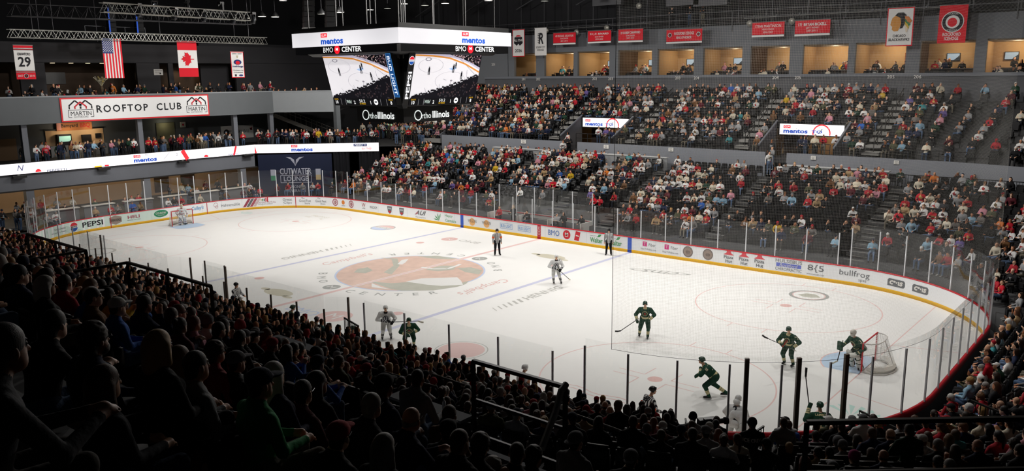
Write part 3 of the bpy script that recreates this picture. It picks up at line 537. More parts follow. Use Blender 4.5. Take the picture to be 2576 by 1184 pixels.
for i, (px, py) in enumerate(((47, 444), (259, 424), (459, 407), (622, 391))):
    p = on(px, py, x=XL+.1); t = empty('strip_speaker', (p.x+.15, p.y, p.z), label='small black speaker box under the ribbon screen, number %s from the left' % ('one two three four'.split()[i]), cat='speaker')
    MB().box((0, 0, 0), (.35, 1.0, .2)).build('speaker_box', BLK, t); MB().box((-.1, 0, .12), (.05, .2, .1)).build('bracket', STEEL, t)
# rooftop sign
s = empty('club_sign', label='white ROOFTOP CLUB sign with red border between two house logos', cat='sign')
ya, yb = on(152, 278, x=XL+.1).y, on(525, 265, x=XL+.1).y; fn = plane_fn((XL+.16, (ya+yb)/2, 9.42), (0, 1, 0), (0, 0, 1)); sw_ = yb-ya
MB().box((XL+.12, (ya+yb)/2, 9.42), (.05, sw_, 1.96)).build('sign_border', cmat('d6262e', .5), s); a = Art(fn); WP = cmat('eeeeee', .6); a.poly(WP, rect(0, 0, sw_-.24, 1.72), 0)
a.text(INK, 'ROOFTOP  CLUB', .05, .0, .62, sw_*.575, bold=.03, sp=1.25)
for u in (-sw_*.38, sw_*.405):
    for m, dx, dz, q in ((INK, -.42, .12, 1), (INK, .42, .12, 1), (Rd, 0, 0, 1)): a.line(m, (u+dx-.5*q, .2+dz), (u+dx, .62+dz), .11, 2+(m is Rd)).line(m, (u+dx, .62+dz), (u+dx+.5*q, .2+dz), .11, 2+(m is Rd))
    for e in (-.9, .9, -.45, .45): a.line(INK if abs(e) > .5 else Rd, (u+e, .05), (u+e, .3 if abs(e) > .5 else .22), .1, 3)
    a.poly(INK, rect(u, .16, .14, .2)).text(INK, 'MARTIN', u, -.31, .34, 1.65, bold=.04).text(cmat('77777a'), 'EXTERIORS', u, -.6, .13, 1.1)
    for p, q in (((-1, -.02), (1, -.02)), ((-1, -.02), (-1, -.62)), ((1, -.02), (1, -.62)), ((-1, -.62), (-.75, -.62)), ((.75, -.62), (1, -.62))): a.line(INK, (u+p[0], p[1]), (u+q[0], q[1]), .04, 2)
a.build('lettering', s)
def flat_sign(name, label, px0, py0, px1, py1, base, art, x=None, y=None, cat='sign', th=.06, off=0):
    p = on(px0, py0, x=x, y=y); q = on(px1, py1, x=x, y=y); c = (p+q)/2; ux = Vector((0, 1, 0)) if x is not None else Vector((1, 0, 0)); nn = ux.cross(Vector((0, 0, 1))); w = abs((q-p).dot(ux)); h = abs(q.z-p.z)
    t = empty(name, label=label, cat=cat); MB().box(c-nn*.0, (w, th, h), 0, (ux, nn, Vector((0, 0, 1)))).build('panel', base, t); a = Art(plane_fn(c+nn*(th/2+.004), ux, (0, 0, 1))); art(a, w, h)
    if a.items: a.build('lettering', t)
    return t
flat_sign('food_sign', 'orange wooden barbecue sign above the lit food counter', 140, 307, 232, 325, cmat('a86a3c'), lambda a, w, h: a.text(INK, 'Barnyard', -w*.14, 0, h*.5, w*.46, bold=.03).text(cmat('b02a22'), 'BBQ', w*.3, 0, h*.62, w*.28, bold=.04).poly(cmat('c78a80'), rect(-w*.43, 0, w*.12, h*.8)), x=-42.8)
flat_sign('event_poster', 'white event poster with red stars on the balcony wall', 555, 318, 638, 345, PAPER, lambda a, w, h: a.text(INK, 'FEBRUARY 10-11', .15, .05, h*.26, w*.6).poly(INK, circ(-w*.34, 0, h*.25)).poly(RED, [(w*.44+.22*math.cos(i*2*PI*2/5+PI/2), h*.22+.22*math.sin(i*2*PI*2/5+PI/2)) for i in range(5)]), x=-42.9)
flat_sign('wall_notice', 'tan notice panel beside the event poster', 508, 332, 537, 351, cmat('9a8672'), lambda a, w, h: None, x=-42.9)
flat_sign('club_notice', 'pale notice with small print beside the rooftop doorway', 386, 174, 410, 189, cmat('b9b6b2'), lambda a, w, h: a.text(INK, 'ROOFTOP CLUB', 0, h*.25, h*.2, w*.8).text(INK, 'WELCOME', -w*.1, -h*.1, h*.14).poly(INK, circ(w*.2, -h*.2, h*.14)), x=-43.0)
flat_sign('hall_notice', 'small white notice on the balcony wall by the olive doorway', 453, 307, 467, 320, PAPER, lambda a, w, h: a.poly(RED, circ(0, 0, h*.2)), x=-42.9)
flat_sign('covered_sign', 'yellow FULLY COVERED banner on the far concourse wall', 850, 297, 905, 342, cmat('c9a51e'), lambda a, w, h: a.text(INK, 'FULLY COVERED', 0, h*.25, h*.16, w*.86, bold=.02).text(INK, 'insurance', 0, h*.08, h*.06).poly(PAPER, circ(-.1, -h*.3, .25, .4)), y=35.5)
flat_sign('blue_sign', 'blue BMO CENTER sign over the far left stairway', 1152, 288, 1203, 308, led('1f62b8', .55), lambda a, w, h: a.text(led('e8e8f0', .9), 'BMO', -w*.27, 0, h*.3, w*.28).text(led('e8e8f0', .9), 'CENTER', w*.22, 0, h*.3, w*.42).poly(led('c8202c'), circ(-w*.06, 0, h*.24)), y=28.5)
flat_sign('concession_screen', 'lit drinks fridge window on the far concourse', 968, 311, 1006, 340, led('8fb894', .8), lambda a, w, h: [a.poly(BLK, rect(u*w, 0, .08, h)) for u in (-.1, .12)], y=35.5, cat='fridge')
for i, (px0, px1, l) in enumerate(((1468, 1583, 'left'), (1963, 2125, 'right'))):
    y = HY+UD0+UDP*4; p = on(px0, 308 if i == 0 else 325, y=y); q = on(px1, 308 if i == 0 else 331, y=y); w = q.x-p.x; cx = (p.x+q.x)/2
    t = empty('portal_screen', label='bright white LED screen over the %s portal of the far upper tier' % l, cat='screen'); MB().box((cx, y+.02, 7.62), (w+.2, .25, .98)).build('housing', BLK, t)
    a = Art(plane_fn((cx, y-.12, 7.62), (1, 0, 0), (0, 0, 1))); a.poly(WH, rect(0, 0, w, .8), 0); gum(a, -w*.245, -.12, .36); a.text(led('20449c'), 'TO', w*.09, -.14, .24, .8, lift=3, bold=.02)
    a.ring(led('e03038'), w*.16, -.25, .58, .68, n=24, a0=-.2, a1=PI+.2).ring(led('d8c8cc'), w*.32, .02, .3, .33).line(led('303036'), (w*.11, -.28), (w*.17, .08), .05).text(led('8a8890'), '12', w*.12, .22, .12).text(led('8a8890'), '3', w*.21, -.25, .12); a.build('picture', t)
# curtain and lounge banner under the chamfer
t = empty('lounge_banner', label='dark blue CUTWATER LOUNGE banner under the ribbon screen', cat='banner'); La = 7.2; fn = plane_fn(K1+CN*.03+CDIR*.25+Vector((0, 0, 2.35)), CDIR, (0, 0, 1))
a = Art(fn); a.poly(NAVY, rect(La/2, 0, La, 4.1), 0); a.build('cloth', t); a = Art(fn); PL = cmat('b9bccb'); c = La*.5
a.text(PL, 'CUTWATER', c, .35, .62, 3.1, bold=.05).text(PL, 'LOUNGE', c, -.4, .5, 2.4, bold=.02).text(PL, 'LAMONICA', c, -1.2, .3, 1.8).text(PL, 'BEVERAGES', c, -1.6, .3, 1.8)
for p, q in (((-1.5, -.05), (1.5, -.05)), ((-1.5, -.78), (1.5, -.78)), ((-1.5, -.05), (-1.5, -.78)), ((1.5, -.05), (1.5, -.78))): a.line(PL, (c+p[0], p[1]), (c+q[0], q[1]), .05, 2)
for sg in (-1, 1):
    a.poly(PL, [(c, .85), (c+sg*.12, 1.1), (c+sg*.42, 1.5), (c+sg*.3, 1.5), (c+sg*.05, 1.2)]).poly(PL, [(c, .95), (c+sg*.25, 1.45), (c+sg*.9, 1.78), (c+sg*.45, 1.76), (c+sg*.1, 1.5)])
    a.poly(PL, rect(c+sg*2.2, .0, .5, 1.1)).poly(cmat('3d8f6a') if sg < 0 else cmat('c9b48a'), rect(c+sg*2.2, -.3, .5, .5), 2)
a.build('lettering', t)
cu_ = MB(); n = 60; A = K1+CDIR*7.6; v = []
for i in range(n+1):
    d = i/n*4.6; o_ = .1*math.sin(i*1.55)+.05*math.sin(i*.7); p = A+CDIR*d+CN*o_; v += [(p.x, p.y, .3), (p.x, p.y, 4.5)]
cu_.add(v, [(2*i, 2*i+2, 2*i+3, 2*i+1) for i in range(n) if not 20 < i < 33]); tag(cu_.build('curtain', mat('curtain_black', '15161c', .9), smooth=True), 'black pleated curtain beside the blue lounge banner', 'curtain')
lw = MB(); lw.bar((-27.5, 24.2, 4.75), (-21.3, 24.2, 4.75), .15, .75); tag(lw.build('wall_far_left', LGREY), 'low pale wall with number above the far left seats', 'wall', kind='structure')
st = MB()
for k in range(11): st.box((-23.2, 25.2+.8*k, 5.2+.2+UZ0-5.9+URS*k), (3.0, .8, .41), 0)
st.bar((-25.0, 24.9, 5.4), (-25.0, 33, 10.0), .25, .9, 1); st.bar((-21.7, 24.9, 5.9), (-21.7, 33, 10.2), .12, .5, 1); tag(st.build('stair', [CONL, GREY]), 'grey concrete stair beside the far left of the upper tier', 'stairs', kind='structure')
# stair of the left balcony
st = empty('balcony_stair', label='pale steel stair descending behind the left balcony under the rooftop club', cat='stairs'); P0 = on(690, 290, x=-38.5); P1 = on(850, 352, x=-34.5); P0 = Vector((-38.5, P0.y, P0.z)); P1 = Vector((-34.5, P1.y, P1.z))
MB().bar(P0, P1, .12, .4).build('stringer', cmat('8d8a84'), st); r = MB(); up = Vector((0, 0, 1))
for k in range(2): r.bar(P0+up*(.75+.35*k), P1+up*(.75+.35*k), .05, .05)
for k in range(13): q = P0.lerp(P1, k/12); r.bar(q, q+up*1.1, .04, .04)
r.build('railing', cmat('6f6c68'), st); s_ = MB()
for k in range(18): q = P0.lerp(P1, (k+.5)/18); s_.box((q.x-.5, q.y, q.z+.1), (1.0, .28, .05))
s_.build('tread', cmat('77746e'), st)
# ---------------------------------------------------------------- banners
def banner(name, label, c, base, art, x=None, y=None, border=None, rod=True):
    (x0, y0), (x1, y1) = c; p = on(x0, y0, x=x, y=y); q = on(x1, y1, x=x, y=y); ux = Vector((0, 1, 0)) if x is not None else Vector((1, 0, 0)); nn = ux.cross(Vector((0, 0, 1))); w = abs((q-p).dot(ux)); h = abs(q.z-p.z); o = (p+q)/2
    ph = R.random()*6
    fn = lambda u, v, l: o+ux*u+Vector((0, 0, v))+nn*(.014*math.sin(u*3.1+ph+v*.5)*(.5-v/h)+.011*l)
    t = empty(name, tuple(o), label=label, cat='banner'); fl_ = lambda u, v, l: fn(u, v, l)-o
    a = Art(fl_); nu, nv = 10, 8
    for i in range(nu):
        for j in range(nv): a.poly(border or base, [(w*(-.5+(i+di)/nu), h*(-.5+(j+dj)/nv)) for di, dj in ((0, 0), (1, 0), (1, 1), (0, 1))], 0)
    a.build('cloth', t)
    a = Art(fl_)
    if border:
        for i in range(8): a.poly(base, rect(-w*.46+(i+.5)*w*.92/8, 0, w*.92/8+.001, h*.95), 1)
    art(a, w, h); a.build('lettering', t)
    if rod: MB().tube([-ux*w*.52+Vector((0, 0, h/2+.03)), ux*w*.52+Vector((0, 0, h/2+.03))], .03).build('rod', STEEL, t)
    return t
CW = cmat('dcdad8', .8); CR = cmat('cf1226', .8); CB = cmat('17161c', .8); CN_ = cmat('27346e', .8)
strip = lambda a, m, u, v, w, h, l=2: [a.poly(m, rect(u-w/2+(i+.5)*w/6, v, w/6+.001, h), l) for i in range(6)]
def crawford(a, w, h):
    strip(a, CR, 0, h*.465, w, h*.07); strip(a, CR, 0, -h*.4, w, h*.2)
    for v in (.40, .37, -.25, -.285): strip(a, CB, 0, h*v, w, h*.012)
    strip(a, CR, 0, h*.385, w, h*.012); strip(a, CR, 0, -h*.268, w, h*.012)
    a.text(CB, 'CRAWFORD', 0, h*.25, h*.08, w*.68, lift=3, bold=.02).text(CB, '29', 0, h*.02, h*.3, w*.64, lift=3, bold=.025).text(CW, '2007', -w*.3, -h*.4, h*.06, w*.26, lift=4).text(CW, '2010', w*.3, -h*.4, h*.06, w*.26, lift=4).poly(CW, circ(0, -h*.4, h*.065), 3).poly(CB, circ(0, -h*.4, h*.055), 4).text(CR, 'R', 0, -h*.4, h*.06, lift=6)
banner('player_banner', 'white CRAWFORD 29 banner with red ends hanging at far left', ((32, 114), (91, 199)), CW, crawford, x=-33)
def usa(a, w, h):
    for i in range(0, 13, 2):
        for j in range(8): a.poly(CR, rect(w*.5-(i+.5)*w/13, h*(-.5+(j+.5)/8), w/13, h/8+.001), 2)
    a.poly(CN_, rect(-w*.23, h*.315, w*.54, h*.37), 3)
    for i in range(9):
        for j in range(6 if i % 2 == 0 else 5):
            u, v = -w*.5+w*.54*((i+.7)/9.4), h*.5-h*.37*((j+.7+(.5 if i % 2 else 0))/6.4); a.poly(CW, [(u+(.055 if k % 2 == 0 else .024)*math.sin(k*PI/5), v+(.055 if k % 2 == 0 else .024)*math.cos(k*PI/5)) for k in range(10)], 4.5)
banner('american_flag', 'American flag hanging with vertical stripes from the left truss', ((255, 97), (313, 196)), CW, usa, x=-33)
LEAF = [(0, 1), (.18, .66), (.38, .76), (.3, .3), (.52, .5), (.58, .38), (.9, .42), (.78, .16), (.92, .06), (.46, -.3), (.52, -.46), (.06, -.4), (.05, -.9)]; LEAF = LEAF+[(-x, y) for x, y in LEAF[::-1][:-1]]
banner('canadian_flag', 'Canadian flag with red maple leaf hanging from the left truss', ((444, 103), (500, 193)), CW, lambda a, w, h: [strip(a, CR, 0, h*.375*sg, w, h*.25) for sg in (-1, 1)] and a.poly(CR, [(-y*w*.36, x*w*.36) for x, y in LEAF], 3), x=-33)
banner('cup_banner', 'small white 2006-2007 cup champions banner with red border', ((579, 130), (616, 195)), CW, lambda a, w, h: a.text(CB, '2006-2007', 0, h*.43, h*.06, w*.8, lift=3).poly(cmat('b0a890'), [(-.12, h*.36), (.12, h*.36), (.05, h*.26), (-.05, h*.26)], 3).poly(CN_, circ(0, h*.1, w*.3, h*.1), 3).poly(CR, circ(.0, h*.08, w*.16, h*.07), 4).text(CN_, 'IceHogs', 0, -h*.07, h*.09, w*.8, lift=5, bold=.05).text(CB, 'COLONIAL CUP', 0, -h*.22, h*.05, w*.8, lift=3).text(CB, 'CHAMPIONS', 0, -h*.3, h*.05, w*.7, lift=3).poly(CB, rect(-w*.2, -h*.41, w*.14, h*.08), 3).poly(CN_, circ(w*.2, -h*.41, w*.16, h*.035), 3), x=-33, border=CR)
FY = 33.0
banner('all_star_banner', 'white 2026 all-star banner with red border beside the scoreboard', ((1289, 75), (1320, 142)), CW, lambda a, w, h: a.poly(CB, [(-w*.3, h*.22), (w*.3, h*.22), (w*.36, 0), (w*.12, -h*.1), (0, -h*.02), (-w*.12, -h*.1), (-w*.36, 0)], 3).text(CW, 'ALL STAR', 0, h*.1, h*.08, w*.7, lift=5, bold=.02).poly(CR, circ(0, h*.24, w*.22, h*.05, n=10, a0=0, a1=PI), 4).text(CB, '2026', 0, -h*.28, h*.12, w*.55, lift=3, bold=.03), y=FY, border=CR)
banner('screw_city_banner', 'white Screw City banner with black letter R', ((1345, 71), (1375, 139)), CW, lambda a, w, h: a.text(CB, 'R', w*.05, h*.12, h*.4, w*.4, lift=3, bold=.08, shear=.15).text(CB, 'SCREW CITY', 0, -h*.2, h*.07, w*.75, lift=3).text(CB, 'ICEHOGS', 0, -h*.3, h*.07, w*.55, lift=3) and [a.poly(CB, [(-w*.28, h*(.28-.06*i)), (-w*.1, h*(.31-.06*i)), (-w*.1, h*(.27-.06*i))], 3) for i in range(6)], y=FY)
def honour(px, l1, l2, l3, label, em=False):
    def art(a, w, h):
        strip(a, CW, 0, -h*.43, w, h*.14); strip(a, CB, 0, -h*.36, w, h*.025, 3)
        if em:
            a.text(CW, l1, 0, h*.22, h*.2, w*.55, lift=3, bold=.02).text(CW, l2, 0, -h*.08, h*.2, w*.42, lift=3, bold=.02)
            for u in (-w*.4, w*.4): a.poly(CB, circ(u, h*.12, h*.17), 3).ring(CW, u, h*.12, h*.12, h*.16, 4).text(CR, 'R', u, h*.12, h*.14, lift=5)
        else: a.text(CW, l1, 0, h*.24, h*.19, w*.8, lift=3, bold=.02).text(CW, l2, 0, h*.02, h*.12, w*.36, lift=3).text(CW, l3, 0, -h*.18, h*.12, w*.32, lift=3)
    banner('honour_banner', label, px, CR, art, y=FY)
honour(((1392, 84), (1448, 111)), '49 MICHAEL LEIGHTON', 'GOALTENDER', '2011-2016', 'red banner number 49 goaltender, next to the black R banner')
honour(((1479, 79), (1537, 107)), '53 J.F. RIVARD', 'GOALTENDER', '1999-2003', 'red banner number 53 goaltender with dates 1999-2003')
honour(((1556, 75), (1617, 105)), '29 COREY CRAWFORD', 'GOALTENDER', '2007-2010', 'red banner number 29 goaltender with dates 2007-2010')
honour(((1677, 76), (1766, 107)), 'ROCKFORD ICEHOGS', 'RING OF HONOR', '', 'wide red RING OF HONOR banner below the camera platform', True)
honour(((1893, 58), (1972, 91)), 'STEVE MARTINSON', 'HEAD COACH', '2004-2007', 'red head coach banner with dates 2004-2007')
honour(((2001, 53), (2087, 88)), '17/  BRYAN BICKELL', 'LEFT WING', '2007-2010 /', 'red left wing banner beside the white feathered head banner')
def hawk(a, w, h):
    q = lambda m, p, l=3: a.poly(m, [(x*w, y*w+h*.1) for x, y in p], l)
    q(cmat('c98a3c'), [(-.34, .06), (-.3, .2), (-.18, .3), (.02, .3), (.08, .02), (0, -.16), (-.06, -.3), (-.2, -.32), (-.3, -.24), (-.28, -.14), (-.36, -.06)])
    q(CB, [(-.2, .3), (-.1, .4), (.1, .4), (.22, .3), (.2, 0), (.1, -.2), (.0, -.22), (.04, 0), (0, .2)], 4)
    for i, m in enumerate((cmat('c8783a'), cmat('3f7a4a'), cmat('c9a838'), cmat('d9c9b0'))): q(m, [(.16, .26-.1*i), (.3, .24-.14*i), (.44-.05*i, .06-.13*i), (.36-.04*i, -.02-.12*i), (.2, .1-.1*i)], 5)
    a.text(CB, 'CHICAGO', 0, -h*.23, h*.075, w*.48, lift=3, bold=.03).text(CB, 'BLACKHAWKS', 0, -h*.33, h*.075, w*.78, lift=3, bold=.03)
banner('hawks_banner', 'tall white banner with feathered head emblem and red edges', ((2234, 21), (2294, 115)), CW, hawk, y=FY, border=CR)
banner('icehogs_banner', 'tall red ROCKFORD ICEHOGS banner with round emblem', ((2365, 15), (2428, 107)), CR, lambda a, w, h: a.poly(CW, circ(0, h*.06, w*.4), 2).poly(CB, circ(0, h*.06, w*.37), 3).poly(CW, circ(0, h*.06, w*.25), 4).poly(CR, circ(-.02, h*.05, w*.17), 5).text(CW, 'ROCKFORD', 0, h*.06+w*.31, w*.07, w*.4, lift=5).text(CW, 'ICEHOGS', 0, h*.06-w*.31, w*.07, w*.36, lift=5).text(CW, 'ROCKFORD', 0, -h*.27, h*.09, w*.64, lift=3, bold=.03).text(CW, 'ICEHOGS', 0, -h*.38, h*.09, w*.5, lift=3, bold=.03), y=FY)
# ---------------------------------------------------------------- scoreboard
sb = empty('scoreboard', (0, 0, 11.8), label='large centre-hung video scoreboard with white LED ring above the ice', cat='scoreboard'); SO = Vector((0, 0, 11.8))
def loc_fn(f): return lambda u, v, l: f(u, v, l)-SO
A_ = 4.5; fr = MB()
fr.box((0, 0, 13.9-11.8), (2*A_-.1, 2*A_-.1, .8)); fr.box((0, 0, 14.42-11.8), (2*A_-.2, 2*A_-.2, .3)); fr.build('ring_frame', BLK, sb)
un = MB(); un.add([(x*4.4, y*4.4, 1.7) for x, y in ((-1, -1), (1, -1), (1, 1), (-1, 1))]+[(x*3.7, y*3.7, 1.2) for x, y in ((-1, -1), (1, -1), (1, 1), (-1, 1))], [(0, 1, 5, 4), (1, 2, 6, 5), (2, 3, 7, 6), (3, 0, 4, 7), (4, 5, 6, 7)]); un.build('ring_skirt', BLK, sb)
VW = [('near', (1, 0, 0), (0, -1, 0)), ('right', (0, 1, 0), (1, 0, 0)), ('far', (-1, 0, 0), (0, 1, 0)), ('left', (0, -1, 0), (-1, 0, 0))]
def scene_art(a, W_, H_):
    q = lambda m, p, l: a.poly(m, [(x*W_/2, y*H_/2) for x, y in p], l)
    sI, sO, sK, sG, sB = led('d9d6da', .9), led('d08a40', .8), led('15141a', .5), led('8a8790', .8), led('9ab4d8', .9)
    q(sI, [(-1, -1), (1, -1), (1, 1), (-1, 1)], 0)
    q(led('b5b0c4', .9), [(-1, 1), (-1, .97), (-.45, .95), (.1, .86), (.6, .62), (1, .3), (1, 1)], .6); q(sK, [(.0, 1), (.35, .84), (.72, .62), (1, .4), (1, 1)], 1)
    rr = random.Random(5)
    for i in range(90):
        x = rr.uniform(.1, .98); y = rr.uniform(1.02-.55*x, .98)
        if y > 1.0-.55*(x**1.2): a.poly(led(rr.choice(('8a6a60', '6a5058', 'a8989a', '58404a', 'c0a8a8')), .8), rect(x*W_/2, y*H_/2, .07, .06), 1.5)
    for p, r in zip([(-1, .95), (-.5, .93), (0, .84), (.5, .58), (.98, .2)], [(-.5, .93), (0, .84), (.5, .58), (.98, .2), (1, .19)]): a.line(sO, (p[0]*W_/2, p[1]*H_/2), (r[0]*W_/2, r[1]*H_/2), .09, 1.3)
    a.ring(sG, -.52*W_/2, .5*H_/2, .93, .95, 1, sy=.42).ring(sG, -.62*W_/2, .78*H_/2, .16, .24, 1, sy=.4); a.ring(sG, .12*W_/2, -.2*H_/2, 1.2, 1.22, 1, sy=.42).poly(sG, circ(.15*W_/2, -.2*H_/2, .1, .05), 1)
    for x0, y0, x1, y1 in ((.3, .85, 1, -.1), (.0, -.18, -.1, -.12), (.22, -.26, .34, -.32), (-.5, -.92, -.62, -.5), (-.15, -.72, -.2, -.36), (.1, -.5, .16, -.2), (.62, -.2, .6, .3)): a.line(sG, (x0*W_/2, y0*H_/2), (x1*W_/2, y1*H_/2), .025, 1.1)
    q(sB, [(.02, .36), (.2, .44), (.26, .36), (.12, .28)], 1.1)
    for x, y, s in ((-.56, .22, 1), (.16, .32, 1.05), (.22, .48, .8), (.44, .0, 1)):
        for dx, dy, w, h in ((0, .1, .12, .2), (0, .24, .07, .08), (-.04, -.08, .05, .2), (.05, -.08, .05, .2)): a.poly(sK, rect(x*W_/2+dx*s, y*H_/2+dy*s, w*s, h*s), 2)
    q(sK, [(-1, -1), (-.95, -.86), (-.6, -.82), (-.2, -.62), (.3, -.4), (.7, -.12), (1, .02), (1, -1)], 2)
    for i in range(46):
        t = i/45; a.poly(sK, circ((-.9+1.85*t)*W_/2, (-.86+.9*t**1.3+rr.uniform(-.04, .06))*H_/2, .06), 2)
    for i in range(60): x = rr.uniform(-.2, .98); a.poly(led(rr.choice(('3a3438', '4a3a3c', '2c2a30')), .6), circ(x*W_/2, rr.uniform(-.95, -.62+.5*x)*H_/2, .05), 3)
for nm, ux, nn in VW:
    ux = Vector(ux); nn = Vector(nn); up = Vector((0, 0, 1))
    a = Art(loc_fn(plane_fn(nn*A_+Vector((0, 0, 13.92)), ux, up))); a.poly(WH2, rect(0, 0, 2*A_, .78), 0)
    if nm in ('near', 'right'): gum(a, -.85 if nm == 'near' else 1.2, -.11, .37, '1f4fae')
    a.build('ring_screen', sb)
    a = Art(loc_fn(plane_fn(nn*(A_-.06)+Vector((0, 0, 13.33)), ux, up))); u0 = -.3 if nm == 'near' else 1.2; S_ = 1.0
    a.poly(led('0a0a0c', .3), rect(0, 0, 8.6, .42), 0).text(led('e8e8e8'), 'BMO', u0-1.0, 0, .28, .85, bold=.02).poly(led('e01828'), circ(u0-.22, 0, .24), 2).text(led('f0e0e0'), 'M', u0-.22, .02, .16, .2, lift=4, bold=.06).text(led('e8e8e8'), 'CENTER', u0+1.0, 0, .28, 1.65, bold=.02); a.build('ring_lettering', sb)
    # tilted video screen
    pt, pb_ = nn*3.82+Vector((0, 0, 13.05)), nn*3.1+Vector((0, 0, 10.28)); vx = (pt-pb_); H_ = vx.length; vx.normalize(); c = (pt+pb_)/2; fn = loc_fn(plane_fn(c, ux, vx, .01)); n2 = ux.cross(vx)
    hs_ = MB().box(c-n2*.25-SO, (5.45, .4, H_+.15), 0, (ux, n2, vx)).build('screen_housing', BLK, sb)
    a = Art(lambda u, v, l, fn=fn, vx=vx, H_=H_: fn(u, v+H_*.06, l)); scene_art(a, 5.3, H_*.86); a.build('screen_picture', hs_)
    a = Art(fn); a.poly(led('121216', .4), rect(0, -H_/2+.19, 5.3, .38), .5)
    W1 = led('e4e4e4')
    for u, t in ((-2.35, '10'), (-.78, '2'), (.6, '1'), (2.3, '8')): a.text(W1, t, u, -H_/2+.16, .2, lift=2, bold=.02)
    a.text(W1, '50.2', -.1, -H_/2+.24, .17, .5, lift=2).text(led('d8a820'), '1ST PERIOD', -.1, -H_/2+.08, .09, .5, lift=2).text(led('d8a820'), 'SHOTS', -2.35, -H_/2+.33, .08, lift=2).text(led('d8a820'), 'SHOTS', 2.3, -H_/2+.33, .08, lift=2)
    a.text(led('c8d8d0'), 'Wild', -1.25, -H_/2+.19, .2, .42, lift=2, shear=.3).poly(W1, circ(1.05, -H_/2+.19, .17), 2).poly(led('202028'), rect(1.05, -H_/2+.2, .2, .07), 3)
    for u in (-1.95, -1.55, 1.45, 1.95): a.poly(led('909094'), rect(u, -H_/2+.19, .02, .36), 2)
    a.build('score_bar', hs_)
    # side column of the screen
    for sgn, txt in ((1, 'BUD LIGHT'),) if nm == 'near' else ((-1, 'PEPSI'),) if nm == 'right' else ():
        cc = c+ux*sgn*2.9; cl_ = MB().box(cc-n2*.2-SO, (.42, .4, H_+.3), 0, (ux, n2, vx)).build('corner_column', BLK, sb); a = Art(loc_fn(plane_fn(cc+n2*.02, ux, vx)))
        if sgn > 0: a.poly(led('3f7fb8', .7), rect(0, .25, .4, 2.4), 1).poly(led('1c4f8c', .6), rect(0, .25, .34, 2.34), 2).text(led('d8e4f0'), txt, 0, .25, .22, 2.1, rot=-PI/2, lift=4, bold=.03)
        else: a.poly(led('e8e8ec'), circ(0, 1.05, .2, .24), 1).poly(led('c8202c'), circ(0, 1.05, .18, .22, n=14, a0=.25, a1=PI-.25), 2).poly(led('244f9c'), circ(0, 1.05, .18, .22, n=14, a0=PI+.25, a1=2*PI-.25), 2).text(INK, 'PEPSI', 0, 1.05, .08, .34, lift=3).text(led('e8e8ec'), 'PEPSI', 0, -.3, .26, 1.5, rot=PI/2, lift=3, bold=.03)
        a.build('column_lettering', cl_)
    a = Art(loc_fn(plane_fn(nn*2.02+Vector((0, 0, 9.66)), ux, up))); a.ring(led('e0e8e4'), -1.2 if nm == 'near' else -.9, 0, .24, .3).text(led('e0e8e4'), 'rtho', -.58 if nm == 'near' else -.25, -.03, .34, .75).text(led('f0f4f2'), 'Illinois', .55 if nm == 'near' else .95, 0, .4, 1.4, bold=.05); a.build('lower_lettering', sb)
MB().box((0, 0, 9.66-11.8), (4.0, 4.0, .76)).build('lower_ring', BLK, sb); MB().box((0, 0, 10.1-11.8), (4.6, 4.6, .12)).build('lower_frame', BLK, sb)
k = MB()
for x, y in ((2.5, -2.5), (-2.5, -2.5), (2.5, 2.5), (-2.5, 2.5)): k.bar((x, y, 1.3), (x*.75, y*.75, -1.6), .18, .18)
for x in (-1.5, 1.5): k.bar((x, 0, 1.5), (x, 0, -1.7), .2, .2)
k.build('inner_frame', BLK, sb)
k = MB(); 
for x in (-3.8, -1.3, 1.3, 3.8):
    for y in (-3.8, -1.3, 1.3, 3.8): k.bar((x, y, 2.6), (x, y, 12.3), .06, .06)
k.build('hanger_rod', mat('rod_steel', '6a6a6a', .4, .6), sb)
